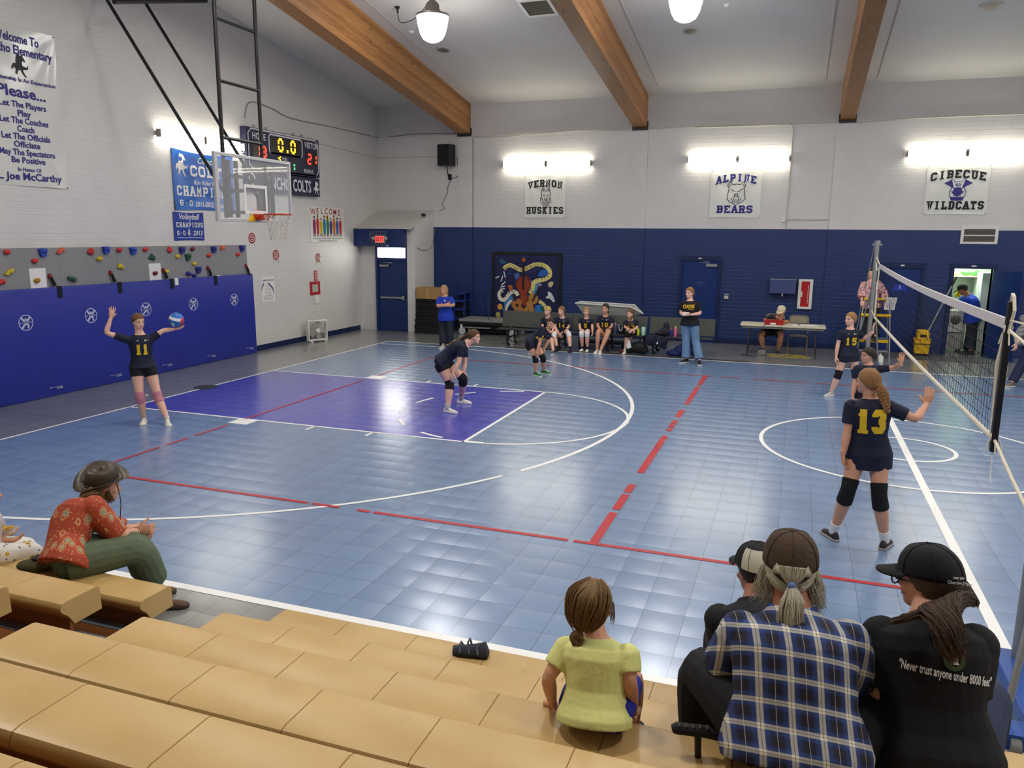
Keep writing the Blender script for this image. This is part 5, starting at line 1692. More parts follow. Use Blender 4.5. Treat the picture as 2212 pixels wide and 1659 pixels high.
def folding_chair(x, y, label):
    t = empty('folding_chair', (x, y, 0), label, 'chair', 'beige folding chairs at the scorer table')
    m = mat('beige chair metal', (134, 122, 100), .45)
    MB().prism([(-.20, -.2), (.20, -.2), (.19, .18), (-.19, .18)], (0, 0, .43), (1, 0, 0), (0, 1, 0), .02).build('seat', m, t, bevel=.008)
    MB().obox((0, .27, .80), V((.20, 0, 0)), V((0, .008, 0)), V((0, .03, .08))).build('backrest', m, t, bevel=.02)
    for s in (-1, 1):
        MB().tube([(s * .215, -.22, 0), (s * .215, .05, .45), (s * .21, .28, .86), (s * .15, .29, .90), (0, .29, .905)], .011, 7).build('front_frame', m, t, True)
        MB().tube([(s * .20, .26, 0), (s * .20, .05, .42), (s * .2, -.12, .42)], .010, 7).build('rear_leg', m, t, True)
    MB().tube([(-.215, -.15, .11), (.215, -.15, .11)], .008, 6).tube([(-.2, .22, .08), (.2, .22, .08)], .008, 6).build('stretcher', m, t)
    return t


folding_chair(9.45, 8.62, 'beige folding chair under the seated scorer')
folding_chair(10.0, 8.55, 'empty beige folding chair right of the seated scorer')
tag(MB().tube([(9.75 + .42 * cos(a) * (1 + .1 * sin(3 * a)), 8.05 + .22 * sin(a), .012) for a in [2 * pi * i / 40 for i in range(38)]], .008, 5).tube(smooth_path([(9.9, 8.2, .012), (10.1, 7.95, .012), (10.3, 7.9, .012)], 5), .008, 5).build('extension_cord', mat('yellow cord', (188, 170, 40), .5)), 'yellow extension cord coiled on the floor under the scorer table', 'cord')
t = empty('power_box', (9.22, 8.02, 0), 'grey box on the floor under the scorer table', 'box')
MB().bx(-.09, .09, -.1, .1, 0, .13).build('box_case', M_grey_pl, t, bevel=.015)
MB().tube([(-.05, 0, .13), (-.05, 0, .16), (.05, 0, .16), (.05, 0, .13)], .008, 6).build('handle', M_black, t)

# ---------------------------------------------------------------- mop bucket, mop, closet contents
t = empty('mop_bucket', (12.78, 9.45, 0), 'yellow wheeled mop bucket with wringer beside the closet door', 'mop bucket')
MB().rings([[V((x * s, y * s2, z)) for x, y in ((-.17, -.14), (.17, -.14), (.17, .14), (-.17, .14))] for z, s, s2 in ((.06, .86, .9), (.40, 1.04, 1.0), (.42, 1.10, 1.05), (.42, 1.0, .96))]).build('bucket', M_yellow, t, bevel=.012)
MB().bx(-.13, .13, -.12, .12, .42, .50).bx(-.14, .14, -.13, .08, .50, .56).bx(-.12, .12, -.1, .1, .56, .62).prism([(-.13, .40), (.13, .40), (.11, .62), (-.11, .62)], (0, -.13, 0), FX, FZ, .03).build('wringer', M_yellow, t, bevel=.01)
MB().bx(-.07, .07, -.165, -.155, .46, .52).tube([(-.19, -.05, .36), (-.2, -.16, .3), (.2, -.16, .3), (.19, -.05, .36)], .008, 6).build('bail_handle', M_black, t)
for x in (-.12, .12):
    for y in (-.1, .1):
        MB().lathe([(.032, -.012), (.034, .012)], (x, y, .033), 12, axis=(0, 1, 0)).build('caster', M_rubber, t)
t = empty('wet_mop', (12.86, 9.50, .45), 'long mop with grey handle leaning from the yellow bucket to the doorway', 'mop')
MB().tube([(0, 0, .02), (.46, .20, 1.20)], .016, 8).build('handle', mat('pale grey pole', (156, 154, 156), .5), t, True)
MB().tube([(.46, .20, 1.20), (.55, .24, 1.42)], .022, 8).build('grip', M_black, t, True)
sm = MB()
rnd = random.Random(8)
for i in range(26):
    a = rnd.uniform(0, 6.28)
    sm.tube([(0, 0, .06), (.05 * cos(a), .05 * sin(a), .0), (.07 * cos(a), .07 * sin(a), -.08)], .007, 4)
sm.build('mop_head', mat('dull mop yarn', (150, 146, 132), .9), t)

t = empty('closet_shelf', (13.7, YF + 1.45, 1.82), 'pale shelf high inside the lit closet', 'shelf')
MB().bx(-.74, .80, -.30, .24, 0, .03).build('shelf_board', mat('cream shelf', (214, 206, 170), .5), t)
t = soft('cloth_bundle', 'cream cloths bundled on the closet shelf', 'cloth', (13.55, YF + 1.32, 1.852), [((-.12, 0, .07), (.14, .12, .07)), ((.06, 0, .09), (.13, .11, .09))], mat('cream cloth', (214, 208, 168), .9, noise=.25, nscale=12))
t = soft('green_bag', 'bright green plastic bag on the closet shelf', 'bag', (13.92, YF + 1.30, 1.852), [((-.08, 0, .07), (.12, .1, .07)), ((.1, -.02, .08), (.13, .1, .08)), ((.2, 0, .05), (.08, .08, .05))], mat('green plastic film', (96, 180, 92), .4, noise=.2, nscale=10))
t = empty('janitor_cart', (13.62, YF + .86, 0), 'white janitor cart in the closet doorway in front of the man', 'cart')
MB().bx(-.26, .22, -.2, .25, .48, 1.02).build('cart_body', mat('cart white', (196, 196, 190), .5, noise=.06, nscale=6), t, bevel=.02)
MB().bx(-.26, .22, -.2, .25, .06, .46).build('cart_base', mat('cart grey', (150, 148, 144), .5), t, bevel=.02)
MB().ball((.0, -.22, .80), (.11, .04, .12), 14, 8).build('round_hose_reel', mat('brown grey', (90, 84, 78), .6), t, True)
MB().tube([(-.18, -.05, 1.02), (-.18, -.05, 1.5)], .03, 8).tube([(-.18, -.05, 1.1), (-.1, -.1, 1.3)], .02, 8).build('vacuum_pipe', M_black, t)
for x in (-.2, .16):
    for y in (-.15, .18):
        MB().lathe([(.03, -.012), (.03, .012)], (x, y, .031), 10, axis=(0, 1, 0)).build('caster', M_rubber, t)
t = soft('duster', 'yellow duster hanging above the white janitor cart', 'duster', (13.62, YF + .72, 1.36), [((0, 0, .1), (.04, .03, .07)), ((.03, 0, .03), (.03, .03, .05)), ((-.04, 0, .03), (.03, .03, .05))], mat('duster yellow', (240, 214, 30), .8))
t = bottle(14.03, YF + .62, 0.0, .06, .30, (190, 200, 206), (220, 224, 226), 'clear jug on the closet floor behind the man')
t['group'] = 'jugs in the closet'
t = empty('closet_boxes', (14.2, YF + 1.2, 0), 'tall pale cabinet along the right side of the closet', 'cabinet')
MB().bx(-.12, .30, -.6, .35, 0, 1.95).build('cabinet_body', mat('closet white', (216, 226, 214), .5), t, bevel=.01)
MB().bx(-.14, -.12, -.5, .25, .9, 1.3).build('panel_notice', M_paper, t)
lamp = bpy.data.lights.new('closet_lamp', 'AREA')
lamp.energy = 20
lamp.color = (.86, 1.0, .86)
lamp.size = .6
lo = bpy.data.objects.new('closet_lamp', lamp)
COL.objects.link(lo)
lo.location = (13.75, YF + .9, 2.36)

# ---------------------------------------------------------------- the net and its two standards
NX = HALF
N0, N1 = 5.78, -4.47
t = empty('volleyball_net', (NX, 0, 1.7), 'black cord volleyball net with white bands strung across the court', 'net')


def ztop(y):
    s = (y - N1) / (N0 - N1)
    return 2.17 + (2.255 - 2.17) * s - .05 * sin(pi * s)


def zbot(y):
    s = (y - N1) / (N0 - N1)
    return 1.235 + (1.205 - 1.235) * s - .03 * sin(pi * s)


rel = lambda y, z, dx=0: V((dx, y, z - 1.7))
K = 40
ring = []
for i in range(K + 1):
    y = N1 + .05 + (N0 - N1 - .1) * i / K
    ring.append([rel(y, ztop(y), -.012), rel(y, ztop(y), .012), rel(y, ztop(y) - .085, .012), rel(y, ztop(y) - .085, -.012)])
MB().rings(ring).build('top_band', mat('white net tape', (206, 198, 196), .7, noise=.1, nscale=20), t, bevel=.005)
MB().tube([rel(N1 + (N0 - N1) * i / K, zbot(N1 + (N0 - N1) * i / K)) for i in range(K + 1)], .022, 8).build('bottom_band', mat('white bottom rope', (210, 202, 186), .8), t, True)
ms = MB()
rnd = random.Random(6)
ncol = 100
for i in range(ncol + 1):
    y = N1 + .06 + (N0 - N1 - .12) * i / ncol
    pts = []
    for j in range(11):
        zz = zbot(y) + (ztop(y) - .085 - zbot(y)) * j / 10
        pts.append(rel(y + (rnd.uniform(-.012, .012) if 0 < j < 10 else 0), zz, rnd.uniform(-.006, .006)))
    ms.tube(pts, .0016, 4, cap=False)
for j in range(1, 9):
    pts = []
    for i in range(ncol + 1):
        y = N1 + .06 + (N0 - N1 - .12) * i / ncol
        pts.append(rel(y, zbot(y) + (ztop(y) - .085 - zbot(y)) * j / 9 + rnd.uniform(-.004, .004) - .01 * sin(pi * i / ncol)))
    ms.tube(pts, .0018, 4, cap=False)
for i in range(0, ncol + 1):
    y = N1 + .06 + (N0 - N1 - .12) * i / ncol
    for j in range(1, 9):
        if y < 1.5:
            ms.ball(rel(y, zbot(y) + (ztop(y) - .085 - zbot(y)) * j / 9), .0055, 5, 3)
ms.build('cord_mesh', mat('black net cord', (22, 22, 26), .8), t)
MB().bx(-.022, .022, N1 - .035, N1 + .03, 1.14 - 1.7, 2.30 - 1.7).build('end_post_sleeve', M_black, t, bevel=.006)
sl = MB()
sl.tube([rel(N1 + .06, 1.22), rel(N1 + .075, 1.5, .01), rel(N1 + .06, 1.8), rel(N1 + .05, 2.05), rel(N1 + .03, 2.2)], [(.02, .02), (.035, .02), (.045, .02), (.02, .014), (.02, .014)], 8)
sl.tube([rel(N1 + .03, 2.2), rel(N1 - .01, 2.36), rel(N1 - .06, 2.34), rel(N1 - .12, 2.24), rel(N1 - .03, 2.06)], [(.012, .006)] * 5, 6)
sl.build('white_end_strap', mat('cream strap', (226, 216, 190), .8), t)
for z in (2.10, 1.26):
    sl = MB().ball(rel(N1, z), .035, 8, 6)
    for a in (.4, 1.7, 3.2, 4.4):
        sl.tube([rel(N1, z), rel(N1 + .06 * cos(a), z - .04, .04 * sin(a)), rel(N1 + .1 * cos(a), z - .12, .06 * sin(a))], .006, 5)
    sl.build('knot', MATS['cream strap'], t)
MB().tube([rel(N1, 1.16), rel(N1 - .02, 1.0), rel(N1 - .06, .90)], .005, 5).build('loose_cord', M_paper, t)
PN, PFAR = -5.78, 6.62
for (a, b, nm) in (((N1, 2.16), (PN + .05, 2.22), 'top_cord'), ((N1, 2.09), (PN + .05, 2.0), 'tension_rope'), ((N1, 1.24), (PN + .04, .98), 'tension_rope')):
    MB().tube([rel(a[0], a[1]), rel((a[0] + b[0]) / 2, (a[1] + b[1]) / 2 - .01), rel(b[0], b[1])], .007 if 'cord' in nm else .012, 6).build(nm, MATS['cream strap'], t)
MB().tube([rel(N0 - .02, 2.24), rel(6.1, 2.30), rel(6.50, 2.36)], .012, 6).tube([rel(N0 - .02, 2.2), rel(6.2, 2.1), rel(6.50, 2.24)], .009, 6).tube([rel(N0, 1.22), rel(6.2, 1.25), rel(6.52, 1.27)], .010, 6).tube([rel(N0 - .02, 2.22), rel(N0 + .03, 1.7), rel(N0, 1.24)], .014, 6).build('tension_rope', MATS['cream strap'], t)

for py, s, lab in ((PN, -1, 'grey net standard with blue wheeled base at the right edge'), (PFAR, 1, 'grey net standard behind the far raised hands')):
    t = empty('net_standard', (NX, py, 0), lab, 'net post', 'net standards')
    MB().tube([(0, 0, .10), (0, 0, 2.66)], .045, 14).build('post', M_galv, t, True)
    MB().lathe([(.06, 2.62), (.06, 2.68), (.03, 2.70)], n=14).bx(-.09, .09, -.02, .02, 2.60, 2.64).build('post_cap', M_steel, t)
    MB().tube([(.03, .04 * s, 2.6), (.05, .055 * s, 1.3), (.03, .05 * s, .3)], .006, 5).tube([(-.05, .03 * s, 2.6), (-.14, .10 * s, 1.75)], .01, 5).build('crank_cable', M_steel, t)
    bs = MB()
    bl = mat('base blue steel', (46, 84, 160), .4)
    if s < 0:
        bs.bx(-.14, .02, -.86, .10, .03, .11).bx(-.30, .55, -.94, -.82, .05, .13).bx(-.12, .5, -.08, .08, .03, .10)
        bs.build('base_frame', bl, t, bevel=.01)
        MB().tube([(-.26, -.84, .12), (.16, .0, 2.1)], .021, 10).build('brace', M_galv, t, True)
        for x in (-.24, .5):
            MB().lathe([(.058, -.025), (.062, 0), (.058, .025)], (x, -.99, .062), 16, axis=(1, 0, 0)).build('wheel', mat('grey wheel', (120, 118, 112), .6), t, True)
            MB().bx(x - .05, x + .05, -1.0, -.9, .05, .14).build('wheel_fork', bl, t)
    else:
        bs.bx(-.06, .06, -.06, .3, .02, .10).bx(-.3, .3, .26, .34, .02, .10)
        bs.build('base_frame', bl, t, bevel=.01)
        for x in (-.26, .26):
            MB().tube([(x, .30, .1), (0, .03, 1.9)], .018, 8).build('brace', M_galv, t, True)

# referee's ladder stand
t = empty('referee_stand', (11.62, 8.45, 0), 'grey ladder stand with yellow bars under the referee', 'referee stand')
RS = lambda mb, nm, m, sm=True: mb.build(nm, m, t, sm)
for x in (-.30, .30):
    RS(MB().tube([(x * 1.15, -.42, 0), (x * .95, -.22, 1.10), (x * .85, -.17, 1.40)], .017, 8), 'front_rail', M_galv)
    RS(MB().tube([(x * 1.25, .45, 0), (x * .9, .22, 1.35)], .017, 8), 'rear_rail', M_galv)
for z in (.22,):
    RS(MB().bx(-.30, .30, -.42 + z * .14, -.30 + z * .14, z, z + .03), 'step', M_galv, False)
RS(MB().bx(-.30, .30, -.28, .28, .44, .48), 'platform', M_steel, False)
RS(MB().tube([(-.31, -.26, 1.03), (.31, -.26, 1.03)], .035, 10), 'yellow_bar', M_yellow)
RS(MB().tube([(-.27, -.18, 1.39), (.27, -.18, 1.39)], .026, 10), 'yellow_bar', M_yellow)
RS(MB().bx(-.3, .3, -.30, -.26, .42, .48), 'yellow_edge', M_yellow, False)
t = empty('tissue_box', (11.78, 8.05, 0), 'small white box on the floor by the far net standard', 'box')
MB().bx(-.06, .06, -.05, .05, 0, .13).build('box_shell', M_paper, t)
MB().prism([(-.04, 0), (.04, 0), (.0, .07)], (0, 0, .13), FX, FZ, .01).build('tissue', M_white, t)
tag(MB().bx(0, 2.2, 0, .9, 0, .012).build('floor_mat', mat('grey door mat', (76, 76, 80), .8, noise=.3, nscale=9), loc=(11.95, 8.7, 0)), 'dark grey mat on the floor below the yellow mop bucket', 'mat')
tag(MB().lathe([(.2, 0), (.2, .008), (.18, .012), (.001, .012)], (-.02, -.08, .001), 24).build('floor_plate', mat('dark plate', (46, 48, 50), .5)), 'dark round plate on the baseline behind the server', 'floor plate')
tag(MB().ball((.0, 0, .01), (.035, .03, .012), 10, 6).build('paper_scrap', M_paper, loc=(-.42, -1.05, 0)), 'small white scrap on the grey floor near the baseline', 'paper scrap')
# ================================================================ bleachers on the near side
k = NT('tan moulded seat plastic')
co = k.coords('Generated')
ob = k.n('NewGeometry').outputs['Position']
n1, n2 = k.noise(ob, 3.2, 5), k.noise(ob, 60, 2)
col = k.mix(k.math('MULTIPLY_ADD', n1, 1.6, -.3, True), lin((184, 150, 92)), lin((204, 170, 112)))
spot = k.math('MULTIPLY_ADD', k.noise(ob, 7.5, 3), 14.0, -10.1, True)
col = k.mix(k.math('MULTIPLY', spot, .35), col, lin((128, 102, 64)))
k.l(col, k.b.inputs['Base Color'])
k.l(k.math('MULTIPLY_ADD', n1, .15, .30), k.b.inputs['Roughness'])
k.bump(n2, .12, .004)
M_seat = k.m
M_ply = wood_mat('varnished bleacher board', (92, 54, 22), (142, 88, 40), 0, .35, .2)
M_nose = mat('grey step edge', (104, 110, 118), .45, metal=.3)
RISE, RUN, Z0, Y0 = .24, .548, .465, -7.46
LEFT_END, RIGHT_END = 6.11, 7.015
bl = empty('bleachers', (8, -8.5, 0), 'tan stepped bleachers with an aisle along the near side of the court', 'bleachers')
BO = V((8, -8.5, 0))


def seat_mesh(width):
    w = width - .0022
    # side profile (y back from front edge, z relative to the top)
    prof = [(0.0, -.15), (-.004, -.02), (-.012, -.006), (-.03, 0), (-.235, 0), (-.258, -.006), (-.270, -.024), (-.272, -.045), (-.262, -.06), (-.225, -.095), (-.19, -.155)]
    mb = MB()
    mb.prism(prof, (-w / 2, 0, 0), (0, 1, 0), (0, 0, 1), w)
    me = bpy.data.meshes.new('seat')
    me.from_pydata(mb.v, [], mb.f)
    bm = bmesh.new()
    bm.from_mesh(me)
    bmesh.ops.recalc_face_normals(bm, faces=bm.faces)
    ed = [e for e in bm.edges if abs(abs(e.verts[0].co.x) - w / 2) < 1e-5 and abs(e.verts[0].co.x - e.verts[1].co.x) < 1e-5]
    bmesh.ops.bevel(bm, geom=ed, offset=.0016, segments=2, affect='EDGES')
    bm.to_mesh(me)
    bm.free()
    me.polygons.foreach_set('use_smooth', [True] * len(me.polygons))
    me.set_sharp_from_angle(angle=radians(40))
    me.materials.append(M_seat)
    return me


MOD = .457
sm_ = seat_mesh(MOD)


def seat(x, row):
    o = bpy.data.objects.new('seat', sm_)
    COL.objects.link(o)
    o.parent = bl
    o.location = V((x, Y0 - RUN * row, Z0 + RISE * row)) - BO
    return o


for row in range(6):
    n_right = (11, 10, 10, 10, 8, 6)[row]
    for i in range(n_right):
        seat(RIGHT_END + MOD * (i + .5), row)
    n_left = (7, 5, 4, 2, 0, 0)[row]
    for i in range(n_left):
        seat(LEFT_END - MOD * (i + .5), row)
    yf, z = Y0 - RUN * row, Z0 + RISE * row
    xr = RIGHT_END + MOD * n_right
    bd = MB()
    segs = [(RIGHT_END + .01, xr)] + ([(LEFT_END - MOD * n_left, LEFT_END - .01)] if n_left else [])
    for a, b in segs:
        bd.bx(a, b, yf - .215, yf - .195, RISE * row - .02 if row else .02, z - .10)
    bd.v = [tuple(V(p) - BO) for p in bd.v]
    bd.build('riser_board', M_ply, bl)
    if row:
        fb = MB().bx(2.0, 12.0, yf + .0 - .20, yf + RUN - .16, RISE * row - .028, RISE * row)
        fb.v = [tuple(V(p) - BO) for p in fb.v]
        fb.build('footboard', M_ply, bl)
        ns = MB().bx(2.0, 12.0, yf + RUN - .28, yf + RUN - .155, RISE * row - .04, RISE * row + .006)
        ns.v = [tuple(V(p) - BO) for p in ns.v]
        ns.build('step_nosing', M_nose, bl)
    else:
        pass

# sandal left on the front seat
t = empty('sandal', (8.30, Y0 - .12, Z0), 'dark grey strappy sandal lying on the front bleacher seat', 'shoe', rz=radians(188))
mb = MB()
st = [(-.10, .026, .03), (-.085, .032, .075), (-.03, .031, .055), (.03, .036, .042), (.07, .034, .036), (.1, .02, .03)]
mb.rings([[V((s, w_ * cos(a), .018 + h * max(0, sin(a)) - .006 * (sin(a) < 0))) for a in [2 * pi * i / 14 for i in range(14)]] for s, w_, h in st])
mb.build('upper', mat('dark sandal strap', (58, 62, 74), .7, noise=.5, nscale=40), t, True)
MB().rings([[V((s, w_ * 1.12 * c, z)) for c, z in ((-1, 0), (1, 0), (1, .02), (-1, .02))] for s, w_, h in st]).build('sole', M_rubber, t, bevel=.004)
sg = MB()
for s in (-.05, 0, .05):
    sg.tube([(s, -.04, .03), (s + .01, -.02, .09 - abs(s) * .5), (s + .01, .02, .09 - abs(s) * .5), (s, .04, .03)], .006, 5)
sg.build('strap', mat('grey blue strap', (92, 98, 116), .7), t)
t = empty('ribbed_grip', (9.62, Y0 - 2 * RUN - .14, Z0 + 2 * RISE), 'black ribbed grip on a short stem beside the plaid shirt man', 'grip', rz=radians(12))
g_ = MB().tube([(-.075, 0, .10), (-.06, 0, .105), (.05, 0, .10), (.075, 0, .09)], [.014, .021, .021, .012], 10)
g_.build('grip', M_rubber, t, True)
rb = MB()
for i in range(5):
    rb.ball((-.05 + i * .024, -.004, .12), (.008, .014, .007), 8, 5)
rb.build('finger_rib', mat('rubber rib', (40, 40, 42), .6), t, True)
MB().tube([(.02, 0, .0), (.015, 0, .09)], .012, 8).build('stem', M_black, t)
# ================================================================ people
SKIN = {'fair': (232, 180, 156), 'tan': (212, 156, 126), 'brown': (160, 104, 76), 'child': (216, 160, 128), 'red': (204, 140, 112)}
M_eye = mat('dark eyes', (40, 30, 28), .3)
M_lip = mat('lips', (176, 96, 88), .5)
M_sole_w = mat('white shoe sole', (226, 222, 210), .6)


def skin(k):
    return mat('skin ' + k, SKIN[k], .5, noise=.05, nscale=14)


def hairmat(rgb):
    return mat('hair %d %d %d' % rgb, rgb, .5, noise=.35, nscale=5, bump=.5, bscale=40, stretch=(9, 9, 1))


def ray_depth(prev, px, py, L, sign):
    """point on the line of sight through a pixel at distance L from prev (nearest if out of reach)"""
    d = FWD + RGT * ((px - 1106) / FPX) - UPV * ((py - 829.5) / FPX)
    dn = d.normalized()
    t0 = (prev - CAM).dot(dn)
    c = CAM + dn * t0
    h2 = L * L - (c - prev).length_squared
    if sign == 0 or h2 <= 0:
        return c
    return c + dn * (math.sqrt(h2) * sign)


def joint(prev, spec, L):
    if spec[0] == 'p':                           # a point of the gym
        return V(spec[1:])
    if isinstance(spec[0], str):                 # direction from the previous joint
        return prev + V(spec[1:]).normalized() * L
    return ray_depth(prev, spec[0], spec[1], L, spec[2] if len(spec) > 2 else 0)


NH = V((FWD.x, FWD.y, 0)).normalized()
COSP, SINP = FWD.dot(NH), -FWD.z


def upright(px, py, d0, dz=0.0, zref=0.0):
    """point on the upright plane across the view that passes, at height zref, d0 away"""
    h = (d0 - (CAM.z - zref) * SINP) / COSP + dz
    d = FWD + RGT * ((px - 1106) / FPX) - UPV * ((py - 829.5) / FPX)
    return CAM + d * (h / d.dot(NH))


class Body:
    pass


def hand_geo(wrist, d, n, H, right, curl=.35, spread=.12, vox=.0045):
    d = d.normalized()
    n = (n - d * n.dot(d)).normalized()
    s = d.cross(n) * (1 if right else -1)          # towards the thumb
    mb = MB()
    pl = .052 * H
    c0 = wrist - d * .012 * H
    mb.rings([[c0 + d * a + s * (w_ * cos(q)) + n * (t_ * sin(q)) for q in [2 * pi * i / 12 for i in range(12)]] for a, w_, t_ in ((-.02 * H, .0135 * H, .012 * H), (.012 * H, .015 * H, .0115 * H), (.03 * H, .0235 * H, .011 * H), (.055 * H, .026 * H, .010 * H), (.066 * H, .024 * H, .007 * H))])
    for i, (o, ln) in enumerate(((.0185, .047), (.0065, .052), (-.0062, .049), (-.018, .039))):
        p = c0 + d * .058 * H + s * o * H
        a = spread * (1.5 - i) / 1.5
        dd = (d * cos(a) + s * sin(a)).normalized()
        pts, rs = [p - dd * .01 * H, p], [.0068 * H, .0066 * H]
        ax = dd.cross(n)
        for j, fr in enumerate((.42, .32, .26)):
            dd = (Matrix.Rotation(curl * (.8 + .3 * j), 3, ax) @ dd) if curl else dd
            p = p + dd * ln * H * fr
            pts.append(p)
            rs.append((.0060, .0055, .0042)[j] * H)
        mb.tube(pts, rs, 8)
    p = c0 + d * .020 * H + s * .017 * H
    dd = (d * .62 + s * .72 + n * .25).normalized()
    mb.tube([p - dd * .012 * H, p, p + dd * .022 * H, p + (dd * .040 + d * .008 + n * curl * .012) * H], [.0085 * H, .009 * H, .0072 * H, .005 * H], 8)
    return remesh(mb, vox * H / 1.6, 2)


def head_frame(look, up=V((0, 0, 1))):
    y = V(look).normalized()
    x = y.cross(V(up)).normalized()
    z = x.cross(y)
    return Matrix((x, y, z)).transposed()


HR = [(.015, .10, .33, .02), (.05, .17, .38, -.04), (.12, .22, .405, -.12), (.22, .262, .405, -.24), (.34, .30, .40, -.34), (.48, .328, .395, -.42), (.60, .342, .405, -.455), (.74, .338, .385, -.455), (.86, .285, .29, -.40), (.95, .18, .15, -.27), (1.0, .05, .0, -.12)]


def head_mesh(mb, c, M, hh):
    """c = middle of the head (half way chin to crown)"""
    def T(x, y, z):
        return c + M @ V((x * hh, y * hh, (z - .5) * hh))
    rings = []
    for z, w_, f, b in HR:
        cy_, dy = (f + b) / 2, (f - b) / 2
        ring = []
        for i in range(20):
            a = 2 * pi * i / 20
            e = 1.0 if sin(a) < 0 else .86
            ring.append(T(w_ * cos(a), cy_ + dy * (abs(sin(a)) ** e) * (1 if sin(a) >= 0 else -1), z))
        rings.append(ring)
    mb.rings(rings)
    # nose, brow ridge, chin, cheeks, ears
    mb.tube([T(0, .37, .56), T(0, .43, .44), T(0, .485, .335), T(0, .41, .30)], [.028 * hh, .036 * hh, .052 * hh, .04 * hh], 8)
    for s in (-1, 1):
        mb.ball(T(s * .035, .425, .335), .034 * hh, 8, 6)
        mb.tube([T(s * .06, .385, .575), T(s * .16, .375, .585), T(s * .25, .30, .555)], [.03 * hh, .034 * hh, .026 * hh], 6)
        mb.ball(T(s * .19, .28, .34), (.09 * hh,) * 3, 8, 6)
        e0 = T(s * .335, -.04, .46)
        mb.ball(e0, (.028 * hh, .075 * hh, .125 * hh), 10, 8, 0, M @ Matrix.Rotation(radians(12), 3, 'X'))
    mb.ball(T(0, .36, .085), (.10 * hh, .06 * hh, .07 * hh), 8, 6, 0, M)
    mb.tube([T(-.085, .375, .20), T(0, .425, .205), T(.085, .375, .20)], [.02 * hh, .035 * hh, .02 * hh], 8)
    return T


ZMIN = [(0, .33), (30, .27), (55, .02), (75, -.22), (95, -.46), (115, -.70), (140, -.82), (180, -.84)]


def zmin(az):
    az = abs(az)
    for (a, b), (c_, d) in zip(ZMIN, ZMIN[1:]):
        if az <= c_:
            return b + (d - b) * (az - a) / (c_ - a)
    return ZMIN[-1][1]


def hair_cap(mb, c, M, hh, thick=.06, low=0.0, fringe=0.0, nu=36, nv=22):
    rings = []
    for i in range(nv + 1):
        t = pi * (i / nv)
        ring = []
        for j in range(nu):
            az = 2 * pi * j / nu
            x, y, z = sin(t) * sin(az), sin(t) * cos(az), -cos(t)
            a = math.degrees(math.atan2(x, y))
            f = (z - zmin(a) + low * (abs(a) > 70) + fringe * (abs(a) < 60)) / .10
            f = max(0, min(1, f * .5 + .5))
            k_ = .70 + (.30 + thick * .6) * f + .012 * sin(j * 2.7 + i) * f
            ring.append(c + M @ V((x * .372 * hh * k_, (y * .455 - .03) * hh * k_, (z * .47 + .065) * hh * k_)))
        rings.append(ring)
    mb.rings(rings)


def strands(mb, path, wid, n=60, r=.003, seed=0, wave=0.0, flat=.55, segs=5, side=None):
    """many fine locks following a path; wid = list of half widths along it"""
    rnd = random.Random(seed)
    q = smooth_path(path, segs)
    k = len(q)
    for _ in range(n):
        a, rr = rnd.uniform(0, 6.28), math.sqrt(rnd.random())
        ph, fr = rnd.uniform(0, 6), rnd.uniform(.7, 1.3)
        end = rnd.uniform(.75, 1.0)
        pts, rs = [], []
        m = max(3, int(k * end))
        for i in range(m):
            f = i / (k - 1)
            d = (q[min(i + 1, k - 1)] - q[max(i - 1, 0)]).normalized()
            u = (V(side) if side is not None else d.orthogonal())
            u = (u - d * u.dot(d)).normalized()
            v = d.cross(u)
            w_ = wid[0] + (wid[-1] - wid[0]) * f if len(wid) == 2 else wid[min(len(wid) - 1, int(f * (len(wid) - 1)))] * (1 - (f * (len(wid) - 1)) % 1) + wid[min(len(wid) - 1, int(f * (len(wid) - 1)) + 1)] * ((f * (len(wid) - 1)) % 1)
            wv = wave * sin(ph + f * 9 * fr) * f
            pts.append(q[i] + u * (w_ * rr * cos(a) + wv) + v * (w_ * flat * rr * sin(a) + wave * .6 * cos(ph + f * 8)* f))
            rs.append(r * (1 - .6 * (i / m) ** 2))
        mb.tube(pts, rs, 5)


def shoe_geo(an, toe, H, up=V((0, 0, 1)), sole_t=.022, high=False):
    """upper and sole meshes round an ankle point; toe = direction"""
    L = .158 * H
    k_ = L / .26
    u = V(toe).normalized()
    up = (V(up) - u * V(up).dot(u)).normalized()
    w_ = u.cross(up)
    base = an - up * (.05 * H)
    A, S = MB(), MB()
    st = [(-.072, .016, .045), (-.066, .027, .062), (-.045, .033, .082), (.0, .034, .084), (.045, .036, .066), (.09, .042, .05), (.13, .044, .042), (.165, .036, .034), (.185, .016, .022)]
    A.rings([[base + u * (s * k_) + w_ * (ww * k_ * cos(a)) + up * (.012 + max(-.004, h * k_ * sin(a)) if sin(a) > 0 else .010) for a in [2 * pi * i / 16 for i in range(16)]] for s, ww, h in st])
    if high:
        A.tube([base + up * .05, an + up * .045], [.036 * k_, .034 * k_], 12)
    else:
        A.tube([base + up * .04, an + up * .012], [.034 * k_, .031 * k_], 12)
    S.rings([[base + u * (s * 1.03 * k_) + w_ * (ww * 1.10 * k_ * c) + up * z for c, z in ((-1, 0.0), (1, 0.0), (1.03, sole_t * .6), (1, sole_t), (-1, sole_t), (-1.03, sole_t * .6))] for s, ww, h in st])
    return A, S


